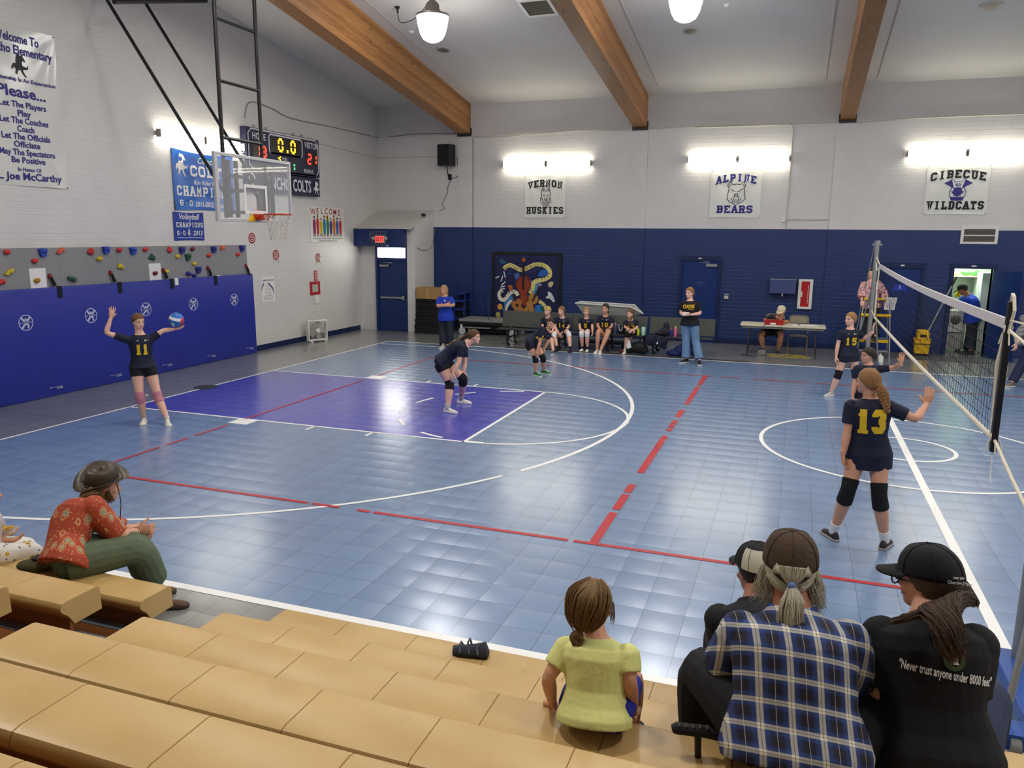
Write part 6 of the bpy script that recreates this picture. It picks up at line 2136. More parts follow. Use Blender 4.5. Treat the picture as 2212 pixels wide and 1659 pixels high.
def project_geo(geo, o, u, v, tgt, d, off=.004):
    """lay lettering on a plane and push it on to a surface along d"""
    o, u, v, d = V(o), V(u).normalized(), V(v).normalized(), V(d).normalized()
    out, last = [], None
    for x, y in geo[0]:
        p = o + u * x + v * y
        hit = tgt.ray_cast(p - d * .4, d, 1.2)
        if hit[0] is not None:
            q = hit[0] - d * off
            last = (q - p).dot(d)
        else:
            q = p + d * (last or 0)
        out.append(q)
    return out, geo[1]


def clothing(o, key):
    o['label'] = key
    return o


def person(name, d0, J, H, face, label, look=None, bulk=1.0, sk='fair', vox=.009, shirt=None, shorts=None, pants=None, shoes=None, socks=None, pads=None, hair=None, headk=1.0, bow=0.0, belly=0.0, hem=-.14, sleeve=.62, fit=.012, vneck=.03, floor=(0, 0), toes=None, hands=None, hipface=None, up=None, cat='person', flare=0.0, group=None, hipw=1.0, shw=1.0, collar=.99, zref=0.0):
    B = Body()
    B.H, B.d0 = H, d0
    pt = {}
    pel, neck = (upright(J[a][0], J[a][1], d0, J[a][2] if len(J[a]) > 2 else 0, zref) for a in ('pel', 'neck'))
    if 'pelz' in J:
        pel = on(J['pel'][0], J['pel'][1], 2, J['pelz'])
    fz = V((face[0], face[1], 0)).normalized()
    hz = V((hipface[0], hipface[1], 0)).normalized() if hipface else fz
    rx, hx = V((fz.y, -fz.x, 0)), V((hz.y, -hz.x, 0))
    sp = (neck - pel)
    SL = sp.length
    sd = sp.normalized()
    # torso frame
    rt = (rx - sd * rx.dot(sd)).normalized()
    ft = sd.cross(rt) * -1
    if ft.dot(fz) < 0 and abs(ft.dot(fz)) > .2:
        ft = -ft
    B.pel, B.neck, B.sd, B.rt, B.ft, B.SL = pel, neck, sd, rt, ft, SL
    hc = J['head']
    hh = .137 * H * headk
    head = upright(hc[0], hc[1], d0, hc[2] if len(hc) > 2 else 0, zref)
    B.head, B.hh = head, hh
    lk = V(look) if look is not None else fz
    HM = head_frame(lk, V(up) if up else V((0, 0, 1)))
    B.HM = HM
    UA, FA, TH, SH = .168 * H, .150 * H, .245 * H, .235 * H
    for s, sgn in (('R', 1), ('L', -1)):
        k_ = 'sh' + s
        dsh = neck - sd * .053 * H + rt * (sgn * .095 * H * shw)
        pt[k_] = ray_depth(dsh, J[k_][0], J[k_][1], 0, 0) if k_ in J else dsh
        pt['hip' + s] = pel + hx * (sgn * .052 * H)
        e, w_ = J.get('el' + s), J.get('wr' + s)
        if e:
            pt['el' + s] = joint(pt[k_], e, UA)
            pt['wr' + s] = joint(pt['el' + s], w_, FA)
        kn, an = J.get('kn' + s), J.get('an' + s)
        if kn:
            fl_ = floor[0 if s == 'R' else 1]
            pt['kn' + s] = joint(pt['hip' + s], kn, TH)
            if fl_ is None or isinstance(an[0], str):
                pt['an' + s] = joint(pt['kn' + s], an, SH)
            else:
                pt['an' + s] = on(an[0], an[1], 2, fl_ + .05 * H)
    B.pt = pt
    rep = []
    for a, b, L in (('sh', 'el', UA), ('el', 'wr', FA), ('hip', 'kn', TH), ('kn', 'an', SH)):
        for s in 'RL':
            if a + s in pt and b + s in pt:
                r_ = (pt[a + s] - pt[b + s]).length / L
                if not .8 < r_ < 1.2:
                    rep.append('%s%s %.2f' % (b, s, r_))
    if rep or not .24 < SL / H < .36:
        print('PERSON', label[:40], 'spine %.2f' % (SL / H / .305), rep)
    base = V((pel.x, pel.y, min([floor[0] if floor[0] is not None else 9, floor[1] if floor[1] is not None else 9, pel.z])))
    root = empty('person', base, label, 'person', group)
    B.root, B.base = root, base
    # frame of the clothes: object axes follow the body
    yaw = math.atan2(-fz.x, fz.y)
    root.rotation_euler = (0, 0, yaw)
    Ri = Matrix.Rotation(-yaw, 3, 'Z')

    def fin(v):
        return [Ri @ (V(p) - base) for p in v]
    B.fin = fin

    TR = [(-.17, .058, .05), (-.05, .103 * hipw, .072), (.10, .097 * hipw, .064), (.30, .080, .056), (.52, .087, .061), (.72, .097, .066), (.85, .092, .058), (.93, .066, .048), (.98, .046, .042), (1.03, .038, .037)]

    def spine(t):
        return pel + sp * t - ft * (bow * 4 * max(0, t) * max(0, 1 - t))

    def tw(t):
        f = max(0, min(1, t))
        r_ = (hx * (1 - f) + rt * f)
        r_ = (r_ - sd * r_.dot(sd)).normalized()
        y_ = sd.cross(r_)
        if y_.dot(ft) < 0:
            y_ = -y_
        return r_, y_

    def torso(mb, t0, t1, add, tilt=0.0, n=22, wk=1.0):
        ts = sorted(set([t0, t1] + [t[0] for t in TR if t0 < t[0] < t1]))
        rings = []
        for t in ts:
            for (a, wa, da), (b, wb, db) in zip(TR, TR[1:]):
                if t <= b or (b, wb, db) == TR[-1]:
                    f = (t - a) / (b - a)
                    f = max(-.6, min(1.0, f))
                    if t < TR[0][0]:
                        f = 0
                    w_, d_ = wa + (wb - wa) * f, da + (db - da) * f
                    break
            if add > .009 and t < .1:
                w_, d_ = max(w_, .111 * hipw), max(d_, .080)
            ad_ = add * (1 - .75 * max(0, min(1, (t - .86) / .12)))
            w_, d_ = w_ * H * bulk + ad_, d_ * H * bulk + ad_
            if belly and -.1 < t < .75:
                bl_ = belly * math.exp(-((t - .25) / .28) ** 2)
            else:
                bl_ = 0
            r_, y_ = tw(t)
            cpt = spine(t)
            tl = tilt if t == t1 else 0
            rings.append([cpt + r_ * (w_ * wk * cos(a) * (1 + bl_ * 1.2)) + y_ * (d_ * sin(a) * (1 + (bl_ * 3.2 if sin(a) > 0 else bl_))) - sd * (tl * max(-.3, sin(a))) for a in [2 * pi * i / n for i in range(n)]])
        mb.rings(rings)

    def limb(mb, a, b, c, radii, f0, f1, add, n=12):
        """tube along two bones a-b-c, fractions 0..2"""
        pts, rs = [], []
        m = 12
        for i in range(m + 1):
            f = f0 + (f1 - f0) * i / m
            p = a.lerp(b, f) if f <= 1 else b.lerp(c, f - 1)
            pts.append(p)
            q = f / 2 * (len(radii) - 1)
            j = min(len(radii) - 2, int(q))
            rs.append((radii[j] + (radii[j + 1] - radii[j]) * (q - j)) * H * bulk + (add(f) if callable(add) else add))
        # round the corner at the joint
        for _ in range(1):
            pts = [pts[0]] + [pts[i] * .6 + (pts[i - 1] + pts[i + 1]) * .2 for i in range(1, m)] + [pts[-1]]
        mb.tube(pts, rs, n)

    ARM = [.030, .029, .0265, .0225, .0215, .0235, .0205, .0165, .0145]
    LEG = [.056, .054, .047, .039, .034, .037, .034, .026, .0215]
    mb = MB()
    torso(mb, -.17, 1.0, -.004)
    nb, nt_ = spine(.93), head - (HM @ V((0, .02 * hh, .22 * hh)))
    mb.tube([nb, nb.lerp(nt_, .5), nt_], [.040 * H * bulk, .034 * H * (bulk ** .5), .033 * H * (bulk ** .5)], 12)
    T = head_mesh(mb, head, HM, hh)
    B.T = T
    for s in 'RL':
        if 'el' + s in pt:
            mb.ball(pt['sh' + s], .031 * H * bulk, 10, 8)
            limb(mb, pt['sh' + s], pt['el' + s], pt['wr' + s], ARM, 0, 2, 0)
        if 'kn' + s in pt:
            mb.ball(pt['hip' + s], .05 * H * bulk, 10, 8)
            limb(mb, pt['hip' + s], pt['kn' + s], pt['an' + s], LEG, 0, 2, 0)
    bv, bf = remesh(mb, vox, 3)
    full = MB()
    full.add(bv, bf, 0)
    hs = hands or {}
    for s in 'RL':
        if 'wr' + s in pt:
            spec = hs.get(s, {})
            d = V(spec['d']) if 'd' in spec else (pt['wr' + s] - pt['el' + s])
            n = V(spec['n']) if 'n' in spec else (rt * (-1 if s == 'R' else 1) + V((0, 0, -.2)))
            if abs(d.normalized().dot(n.normalized())) > .95:
                n = ft
            hv, hf = hand_geo(pt['wr' + s], d, n, H, s == 'R', spec.get('curl', .35), spec.get('spread', .12))
            full.add(hv, hf, 0)
    for s in (-1, 1):
        full.ball(T(s * .145, .372, .49), (.052 * hh, .02 * hh, .026 * hh), 8, 6, 1, HM)
        full.tube([T(s * .07, .41, .60), T(s * .15, .405, .615), T(s * .24, .345, .59)], .012 * hh, 5, 1)
    full.tube([T(-.085, .395, .20), T(0, .45, .20), T(.085, .395, .20)], .018 * hh, 6, 2)
    full.v = fin(full.v)
    B.bodyobj = full.build('body', [skin(sk), M_eye, M_lip], root, 'all')

    def part(mb_, nm, m, vx=None, sm=3, parent=None):
        if vx:
            v, f = remesh(mb_, vx, sm)
            mb_ = MB()
            mb_.add(v, f)
        B.last = (list(mb_.v), list(mb_.f))
        mb_.v = fin(mb_.v)
        return mb_.build(nm, m, parent or root, 'all')
    B.part = part

    if shorts or pants:
        m_, fr = shorts or (pants if isinstance(pants, tuple) else (pants, 1.93))
        q = MB()
        torso(q, -.17, .12, .006)
        for s in 'RL':
            if 'kn' + s in pt:
                q.ball(pt['hip' + s], .05 * H * bulk + .003, 10, 8)
                ad = (lambda f: fit * (.6 + .5 * f) + flare * max(0, f - 1.2)) if pants else fit * .8
                limb(q, pt['hip' + s], pt['kn' + s], pt['an' + s], LEG if not pants else [.056, .054, .047, .041, .037, .037, .034, .031, .030], 0, fr, ad, 14)
        part(q, 'pants' if pants else 'shorts', m_, vox * 1.15)
    if shirt:
        q = MB()
        torso(q, hem, collar, fit, vneck * H)
        for s in 'RL':
            if 'el' + s in pt:
                q.ball(pt['sh' + s], .031 * H * bulk + fit * .9, 12, 8)
                limb(q, pt['sh' + s], pt['el' + s], pt['wr' + s], ARM, 0, sleeve, lambda f: fit * (.85 + .5 * f), 14)
        B.shirt = part(q, 'shirt', shirt, vox * 1.1)
        B.shirt_bvh = BVHTree.FromPolygons([V(p) for p in B.last[0]], B.last[1])
    for s in 'RL':
        if 'an' + s not in pt:
            continue
        if pads:
            q = MB()
            limb(q, pt['hip' + s], pt['kn' + s], pt['an' + s], LEG, pads[1] if len(pads) > 1 else .80, pads[2] if len(pads) > 2 else 1.26, .009, 14)
            part(q, 'knee_pad', pads[0], vox, 2)
        if socks:
            q = MB()
            limb(q, pt['hip' + s], pt['kn' + s], pt['an' + s], LEG, socks[1], 2.0, .006, 12)
            q.ball(pt['an' + s], .024 * H + .005, 10, 8)
            part(q, 'sock', socks[0], vox * .9, 2)
        if shoes:
            um, so = shoes[0], shoes[1]
            toe = (toes or {}).get(s, None)
            if toe is None:
                toe = (hz.x, hz.y, 0)
            A, S = shoe_geo(pt['an' + s], toe, H, (shoes[3] if len(shoes) > 3 else V((0, 0, 1))), .022, len(shoes) > 2 and shoes[2] == 'high')
            us = part(A, 'shoe', um, .007, 2)
            part(S, 'sole', so, None, 0, us)
    if hair:
        q = MB()
        hair_cap(q, head, HM, hh, hair.get('thick', .06), hair.get('low', 0), hair.get('fringe', 0))
        tail = hair.get('tail')
        if tail:
            pts = [T(*p) if len(p) == 3 else None for p in tail['head']]
            q0 = pts + [pts[-1] + V(o) for o in tail.get('off', [])]
            sm_p = smooth_path(q0, 4)
            r0 = tail['r']
            rs = [r0[min(len(r0) - 1, int(i / len(sm_p) * len(r0)))] for i in range(len(sm_p))]
            q.tube(sm_p, rs, 10)
        for c_, r_ in hair.get('balls', []):
            q.ball(T(*c_), tuple(x * hh for x in r_), 12, 8, 0, HM)
        v, f = remesh(q, max(.006, vox * .8), 2)
        q = MB()
        q.add(v, f)
        for st in hair.get('strands', []):
            strands(q, [T(*p) for p in st['head']] + [T(*st['head'][-1]) + V(o) for o in st.get('off', [])] + [V(o) for o in st.get('abs', [])], [w_ * hh for w_ in st['w']], st.get('n', 60), st.get('r', .003), st.get('seed', 1), st.get('wave', 0), st.get('flat', .55), 5, HM @ V((1, 0, 0)))
        B.hair = part(q, 'hair', hairmat(hair['rgb']))
        if tail and tail.get('band'):
            q = MB().ball(pts[-1 if not tail.get('bandi') else tail['bandi']], r0[0] * 1.15, 10, 8)
            part(q, 'hair_band', tail['band'])
    return B


def number_on(B, s, hgt, m, side='front', t=.55, dx=0, w=None, sub=.014, name='jersey_number', gap=.28, tk=.24, shift=0):
    """jersey digits pressed on to the chest or back"""
    o = B.pel + (B.neck - B.pel) * t
    d = -B.ft if side == 'front' else B.ft
    u = (-B.rt if side == 'front' else B.rt)
    o = o + u * dx
    w = w or hgt * .62
    g = block_geo(s, w, hgt, gap, tk, .06, sub)
    g = ([(x, y - hgt / 2) for x, y in g[0]], g[1])
    v, f = project_geo(g, o, u, B.sd, B.shirt_bvh, d, .005)
    q = MB()
    q.add(v, f)
    q.v = B.fin(q.v)
    return q.build(name, m, B.root)


def text_on(B, geo, m, side='front', t=.7, dx=0, name='shirt_lettering', tilt=0.0):
    o = B.pel + (B.neck - B.pel) * t
    d = -B.ft if side == 'front' else B.ft
    u = (-B.rt if side == 'front' else B.rt)
    v = B.sd
    if tilt:
        u, v = u * cos(tilt) + v * sin(tilt), v * cos(tilt) - u * sin(tilt)
    pv, pf = project_geo(geo, o + u * dx, u, v, B.shirt_bvh, d, .005)
    q = MB()
    q.add(pv, pf)
    q.v = B.fin(q.v)
    return q.build(name, m, B.root)


def cap_on(B, rgb, m, reverse=False, brim=True, yaw=0.0, rgb2=None, tilt=0.0, hole=False):
    """baseball cap as parts of the person: crown, brim, button"""
    hh, c = B.hh, B.head
    M = B.HM @ Matrix.Rotation(pi if reverse else 0, 3, 'Z') @ Matrix.Rotation(tilt, 3, 'X')
    oy = -.03 if not reverse else .03

    def T(x, y, z):
        return c + M @ V((x * hh, (y + oy) * hh, (z - .5) * hh))
    q = MB()
    rings = []
    for i in range(12):
        t = (pi / 2) * i / 11
        z = .62 + .46 * sin(t)
        rings.append([T(.405 * max(cos(t) ** .7, .02) * cos(a), .50 * max(cos(t) ** .7, .02) * sin(a), z - .06 * (sin(a) < 0) * cos(t) * abs(sin(a))) for a in [2 * pi * j / 30 for j in range(30)]])
    q.rings(rings, cap=True)
    q.v = B.fin(q.v)
    crown = q.build('cap', m, B.root, 'all')
    sm = MB()
    for k_ in range(6):
        a = pi / 6 + k_ * pi / 3
        sm.tube([T(.41 * max(cos(t) ** .7, .02) * cos(a), .505 * max(cos(t) ** .7, .02) * sin(a), .62 + .463 * sin(t) - .06 * (sin(a) < 0) * cos(t) * abs(sin(a))) for t in [pi / 2 * i / 10 for i in range(11)]], .0016, 4)
    sm.ball(T(0, 0, 1.085), (.03 * hh, .03 * hh, .016 * hh), 8, 5, 0, M)
    sm.v = B.fin(sm.v)
    sm.build('cap_seam', m, crown, 'all')
    if brim:
        b = MB()
        vs = []
        N_ = 16
        for i in range(N_ + 1):
            a = radians(20 + 140 * i / N_)
            for r_ in (0, 1):
                for dz in (0, .022):
                    f = 1.0 if r_ == 0 else 1.0
                    x, y = .40 * cos(a), .49 * sin(a)
                    if r_:
                        x, y = x * 1.02, y + .40 * (sin(a) ** 1.1)
                    vs.append(T(x, y, .645 + dz - r_ * .07 * sin(a) - .06 * (abs(cos(a))) * r_))
        fs = []
        for i in range(N_):
            o = i * 4
            fs += [(o, o + 2, o + 6, o + 4), (o + 1, o + 5, o + 7, o + 3), (o + 2, o + 3, o + 7, o + 6), (o, o + 4, o + 5, o + 1)]
        fs += [(0, 1, 3, 2), (N_ * 4, N_ * 4 + 2, N_ * 4 + 3, N_ * 4 + 1)]
        b.add(vs, fs)
        b.v = B.fin(b.v)
        b.build('cap_brim', rgb2 or m, crown, 'all')
    B.capT = T
    return crown
# ================================================================ the people
def dep(p):
    return (V(p) - CAM).dot(FWD)


def dfoot(px, py, z=0.0):
    return dep(on(px, py, 2, z))


M_jersey = mat('navy jersey', (17, 22, 48), .75, noise=.25, nscale=8, bump=.25, bscale=9)
M_shorts = mat('black shorts', (14, 15, 22), .75)
M_num = mat('yellow jersey print', (226, 186, 34), .6)
M_pad_k = mat('black knee pad', (16, 16, 19), .85)
M_pad_w = mat('white knee pad', (228, 226, 224), .85)
M_sock_w = mat('white sock', (232, 230, 224), .85)
M_shoe_w = mat('white shoe', (226, 222, 208), .6, noise=.12, nscale=30)
M_shoe_b = mat('black shoe', (28, 27, 30), .6)
M_denim = mat('blue denim', (98, 128, 164), .8, noise=.25, nscale=9, bump=.2, bscale=120)
M_darkpants = mat('dark pants', (22, 26, 44), .8, noise=.2, nscale=6)
TOE_CAM = (0, -1, 0)
G_BENCH = None


def chest_marks(B, t=.80):
    g = join_geo((poly_geo([[(-.012, -.006), (.016, .002), (.012, .010), (-.010, .004)]]), -.05 * B.H / 1.5, 0), (ring_geo(.001, .013, 10), .045 * B.H / 1.5, 0), (poly_geo([[(0, -.003), (.035, .0), (.035, .006), (0, .004)]]), .06 * B.H / 1.5, 0))
    text_on(B, g, mat('pale crest print', (220, 204, 170), .6), 'front', t, 0, 'jersey_crest')


def ponytail(rgb, r=.022, drop=((0, 0, -.08), (0, 0, -.16), (0, 0, -.24)), band=None, **kw):
    h = dict(rgb=rgb, tail=dict(head=[(0, -.40, .66), (0, -.52, .62)], off=drop, r=[r * .8, r, r * .95, r * .6, r * .25], band=band))
    h.update(kw)
    return h


# --- the server
B = person('server', dfoot(335, 914), dict(pel=(308, 789), neck=(302, 720), head=(298, 694), elR=(229, 719), wrR=(240, 685), elL=(352, 714), wrL=(377, 711), knR=(302, 857), anR=(311, 902), knL=(341, 857), anL=(361, 905)),
           1.60, (.80, -.60), 'girl wearing number 11 about to serve with a striped ball', look=(.96, -.28, -.12), shirt=M_jersey, shorts=(M_shorts, .34), hem=-.06, vneck=.035,
           shoes=(M_shoe_w, M_sole_w, 'high'), pads=(mat('pink knee pad', (196, 126, 140), .85), .84, 1.24), toes={'R': (.55, -.83, 0), 'L': (.75, -.66, 0)},
           hands={'R': dict(d=UPV + RGT * .16, n=-FWD, curl=.08, spread=.26), 'L': dict(d=RGT + UPV * .12, n=V((0, 0, 1)), curl=.30, spread=.2)},
           hair=dict(rgb=(112, 76, 46), balls=[((0, -.46, .42), (.14, .12, .13))]), vox=.007, sk='fair')
number_on(B, '11', .15, M_num, 'front', .52, -.005, w=.06, gap=.5, tk=.26)
chest_marks(B)
server = B
hb = B.pt['wrL'] + RGT * .035 + V((0, 0, .135))
t = empty('volleyball', hb, 'red white and blue volleyball resting on the raised palm of the server', 'ball')
vb = MB()
vb.ball((0, 0, 0), .107, 24, 16)
k = NT('panelled volleyball')
x, y, z = k.xyz(k.mapping(k.coords(), (1, 1, 1), (0, radians(-18), radians(-20))))
s_ = k.math('DIVIDE', x, .107)
wht = k.math('LESS_THAN', k.math('ABSOLUTE', k.math('SUBTRACT', k.math('DIVIDE', z, .107), .30)), .20)
redm = k.math('GREATER_THAN', k.math('ABSOLUTE', s_), .80)
pan = k.math('MULTIPLY', k.math('LESS_THAN', k.math('ABSOLUTE', s_), .20), k.math('LESS_THAN', k.math('DIVIDE', z, .107), -.25))
col = k.mix(wht, lin((24, 104, 188)), lin((236, 236, 232)))
col = k.mix(pan, col, lin((226, 230, 232)))
col = k.mix(redm, col, lin((206, 40, 60)))
k.l(col, k.b.inputs['Base Color'])
k.b.inputs['Roughness'].default_value = .35
vb.build('ball_shell', k.m, t, 'all')
sm = MB()
for ax in ((1, 0, 0), (.3, .9, .3), (.2, -.4, .9)):
    a = V(ax).normalized()
    u = a.orthogonal().normalized()
    w_ = a.cross(u)
    sm.tube([u * .1072 * cos(q) + w_ * .1072 * sin(q) for q in [2 * pi * i / 32 for i in range(33)]], .0012, 4)
sm.build('ball_seam', mat('seam grey', (150, 150, 156), .6), t)

# --- three receivers
B = person('receiver', dfoot(988, 884), dict(pel=(955, 783), neck=(1009, 743), head=(1024, 727), elR=(991, 783), wrR=(978, 806), elL=(1004, 786), wrL=(1001, 806), knR=(972, 829), anR=(967, 880), knL=(1001, 818), anL=(996, 861)),
           1.60, (.95, .12), 'girl bending with hands on knees on the purple key, long brown ponytail', look=(.97, -.02, -.05), bulk=1.12, hipw=1.12, shirt=M_jersey, shorts=(M_shorts, .36), hem=-.05, bow=.045,
           shoes=(M_shoe_w, M_sole_w), socks=(mat('grey sock', (190, 188, 182), .85), 1.84), pads=(M_pad_k, .82, 1.24), toes={'R': (.94, -.2, 0), 'L': (.96, .1, 0)},
           hands={'R': dict(d=V((-.25, -.1, -.95)), n=V((.3, .9, -.2)), curl=.25), 'L': dict(d=V((.1, 0, -1)), n=V((.1, -.95, 0)), curl=.25)},
           hair=ponytail((92, 60, 34), .030, ((-.07, 0, -.06), (-.17, .02, -.12), (-.26, .02, -.16))), vox=.008, sk='fair', headk=.98)
number_on(B, '3', .19, M_num, 'back', .66, 0)
number_on(B, '3', .13, M_num, 'front', .60, 0)
chest_marks(B, .86)
B = person('receiver', dfoot(1163, 812), dict(pel=(1149, 741), neck=(1184, 712), head=(1189, 698, -.02), elR=(1166, 741), wrR=(1160, 759), elL=(1184, 738), wrL=(1175, 754), knR=(1157, 774), anR=(1157, 804), knL=(1173, 772), anL=(1175, 800)),
           1.46, (.78, -.60), 'girl in green high-top shoes bending with hands on knees', look=(.05, -.98, -.12), shirt=M_jersey, shorts=(M_shorts, .40), hem=-.12, bow=.03, headk=1.03,
           shoes=(mat('green canvas shoe', (28, 112, 52), .7), M_sole_w, 'high'), pads=(M_pad_k, .80, 1.26), toes={'R': (.85, -.5, 0), 'L': (.95, -.2, 0)},
           hands={'R': dict(d=V((-.15, -.1, -1)), n=V((.5, .8, 0)), curl=.2), 'L': dict(d=V((-.2, 0, -1)), n=V((.4, .8, 0)), curl=.2)}, hair=dict(rgb=(48, 34, 28), balls=[((0, -.48, .6), (.13, .12, .13))]), vox=.009, sk='tan')
number_on(B, '24', .15, M_num, 'front', .50, 0)
chest_marks(B)
lc = MB()
for s in 'RL':
    a = B.pt['an' + s]
    q = V((.85, -.5, 0)) if s == 'R' else V((.95, -.2, 0))
    for i in range(4):
        c = a + q * (.045 + .022 * i) + V((0, 0, .018 - .012 * i))
        lc.tube([c + V((.35, .9, 0)) * .022, c + V((0, 0, .006)), c - V((.35, .9, 0)) * .022], .005, 4)
lc.v = B.fin(lc.v)
lc.build('shoe_laces', M_paper, B.root)
B = person('receiver', dfoot(1806, 856), dict(pel=(1833, 763), neck=(1837, 709), head=(1838, 689), elR=(1810, 744), wrR=(1806, 771), elL=(1872, 733), wrL=(1886, 715, -1), knR=(1811, 809), anR=(1796, 846), knL=(1847, 806), anL=(1852, 846)),
           1.56, (.22, -.97), 'girl wearing number 15 with one hand raised below the far net post', look=(-.72, -.68, -.02), shirt=M_jersey, shorts=(M_shorts, .42), hem=-.30, sk='fair', headk=1.05,
           shoes=(mat('grey knit shoe', (176, 172, 168), .7), M_sole_w), pads=(M_pad_k, .80, 1.22), toes={'R': (-.6, -.8, 0), 'L': (.3, -.95, 0)},
           hands={'R': dict(d=V((0, 0, -1)), n=V((.8, .3, 0)), curl=.4), 'L': dict(d=UPV + RGT * .1, n=RGT * .8 - FWD * .5, curl=.15, spread=.15)}, hair=ponytail((160, 116, 66), .022, ((.0, .02, -.07), (0, .02, -.13)), low=.05), vox=.008)
number_on(B, '15', .135, M_num, 'front', .50, 0)
chest_marks(B)
B = person('receiver', dfoot(1850, 950), dict(pel=(1874, 843), neck=(1876, 785), head=(1876, 767), elR=(1846, 831), wrR=(1841, 860), elL=(1934, 794), wrL=(1947, 783, -1), knR=(1858, 892), anR=(1836, 939), knL=(1884, 893), anL=(1888, 936)),
           1.46, (-.05, -1), 'dark haired girl with one arm out, half hidden by number 13', look=(-.90, -.42, -.06), shirt=M_jersey, shorts=(M_shorts, .40), hem=-.10, sk='tan', headk=1.04,
           shoes=(mat('teal shoe', (70, 170, 176), .6), M_sole_w), pads=(M_pad_k, .80, 1.24), toes={'R': (-.5, -.85, 0), 'L': (.3, -.95, 0)},
           hands={'R': dict(d=V((0, 0, -1)), n=V((.8, .3, 0)), curl=.4), 'L': dict(d=UPV + RGT * .05, n=-FWD, curl=.2, spread=.2)}, hair=dict(rgb=(44, 32, 26), balls=[((0, -.48, .38), (.15, .14, .16))]), vox=.008)
chest_marks(B, .84)

# --- number 13 with her back to us
B = person('blocker', dfoot(1862, 1176), dict(pel=(1876, 972), neck=(1881, 859), head=(1876, 824), elR=(1979, 906), wrR=(2002, 872, 1), elL=(1830, 934), wrL=(1821, 983), knR=(1899, 1068), anR=(1911, 1166), knL=(1833, 1056), anL=(1801, 1147)),
           1.62, (-.02, 1), 'girl wearing number 13 seen from behind with a hand raised to the net', look=(-.80, .60, -.04), hipface=(-.05, 1), bulk=1.04, shirt=M_jersey, shorts=(M_shorts, .10), hem=-.32, sleeve=.66, vneck=.01, sk='tan', headk=1.0, fit=.016,
           shoes=(mat('dark patterned shoe', (44, 36, 40), .6, noise=.6, nscale=40), mat('grey sole', (168, 160, 146), .7)), socks=(M_sock_w, 1.80), pads=(M_pad_k, .74, 1.30), toes={'L': (-.45, .9, 0), 'R': (.35, .94, 0)},
           hands={'R': dict(d=UPV + RGT * .25, n=FWD * .9 + RGT * .4, curl=.08, spread=.08), 'L': dict(d=V((.12, .1, -1)), n=V((1, .2, 0)), curl=.55)},
           hair=dict(rgb=(150, 108, 62), tail=dict(head=[(0, -.38, .42), (-.02, -.50, .36)], off=((.05, .0, -.06), (.075, .0, -.13), (.085, .0, -.20)), r=[.030, .032, .028, .024, .02, .012]), balls=[]), vox=.006)
number_on(B, '13', .22, M_num, 'back', .60, .0, w=.118, gap=.08, tk=.25)
br = MB()
T = B.T
p0 = T(-.02, -.50, .36)
for i in range(7):
    for s in (-1, 1):
        c = p0 + V((.012 * i + .014 * s, -.024, -.028 * i - .012 * (s > 0) - .03))
        br.ball(c, (.021 - .0012 * i, .017, .022), 10, 7, 0, Matrix.Rotation(s * .6, 3, 'Y'))
br.v = B.fin(br.v)
br.build('braid', hairmat((150, 108, 62)), B.root, 'all')


# --- the bench
def benched(label, J, H, look, number, hair, padm=None, shoem=M_shoe_b, sk='fair', face=(.05, -1), y=7.17, neckdz=-.10, hands=None, sockm=None, **kw):
    p = on(J['pel'][0], J['pel'][1], 1, y)
    d = dep(p)
    J['neck'] = J['neck'] + (neckdz,)
    J['head'] = J['head'] + (neckdz - .04,)
    for a in ('knR', 'knL'):
        J[a] = J[a] + (-1,)
    B = person('benched', d, J, H, face, label, zref=p.z, look=look, shirt=M_jersey, shorts=(M_shorts, .45), hem=-.12, bow=.02, shoes=(shoem, M_sole_w if shoem is not M_shoe_b else M_rubber), pads=(padm, .80, 1.2) if padm else None,
               hair=hair, sk=sk, headk=1.06, vox=.009, group='players sitting on the bench', socks=(sockm, 1.84) if sockm else None, toes=kw.pop('toes', {'R': (-.1, -1, 0), 'L': (.1, -1, 0)}), hands=hands, **kw)
    if number:
        number_on(B, number, .12, M_num, 'front', .46, 0, sub=.02)
    chest_marks(B, .80)
    return B


HK = {'R': dict(d=V((.5, -.4, -.6)), n=V((.6, .5, 0)), curl=.5), 'L': dict(d=V((-.5, -.4, -.6)), n=V((-.6, .5, 0)), curl=.5)}
benched('blond girl at the left end of the seated players', dict(pel=(1186, 713), neck=(1184, 685), head=(1183, 671), elR=(1172, 705), wrR=(1175, 719, -1), elL=(1197, 705), wrL=(1192, 719, -1), knR=(1168, 728), anR=(1150, 757), knL=(1190, 726), anL=(1195, 758)), 1.42, (-.45, -.89, -.03), None,
        dict(rgb=(206, 170, 100), balls=[((.1, -.42, .5), (.2, .18, .24))]), M_pad_k, mat('grey shoe', (84, 82, 84), .7))
benched('seated girl wearing number 14, second from the left on the bench', dict(pel=(1214, 713), neck=(1215, 685), head=(1213, 671), elR=(1199, 706), wrR=(1207, 721, -1), elL=(1229, 706), wrL=(1212, 721, -1), knR=(1196, 723), anR=(1204, 752), knL=(1229, 721), anL=(1232, 754)), 1.45, (-.35, -.93, -.05), '14',
        dict(rgb=(140, 96, 56), low=.12, balls=[((.1, -.45, .45), (.18, .12, .2))]), M_pad_w, M_shoe_b, 'fair', hands=HK, sockm=mat('dark sock', (30, 30, 44), .85))
benched('seated girl wearing number 5, in the middle of the bench', dict(pel=(1265, 713), neck=(1267, 686), head=(1267, 672), elR=(1252, 704), wrR=(1255, 718, -1), elL=(1279, 703), wrL=(1280, 717, -1), knR=(1256, 721), anR=(1258, 752), knL=(1268, 720), anL=(1269, 753)), 1.40, (-.05, -.99, -.12), '5',
        dict(rgb=(170, 134, 86), balls=[]), M_pad_w, M_shoe_w, 'fair', sockm=mat('dark sock', (30, 30, 44), .85))
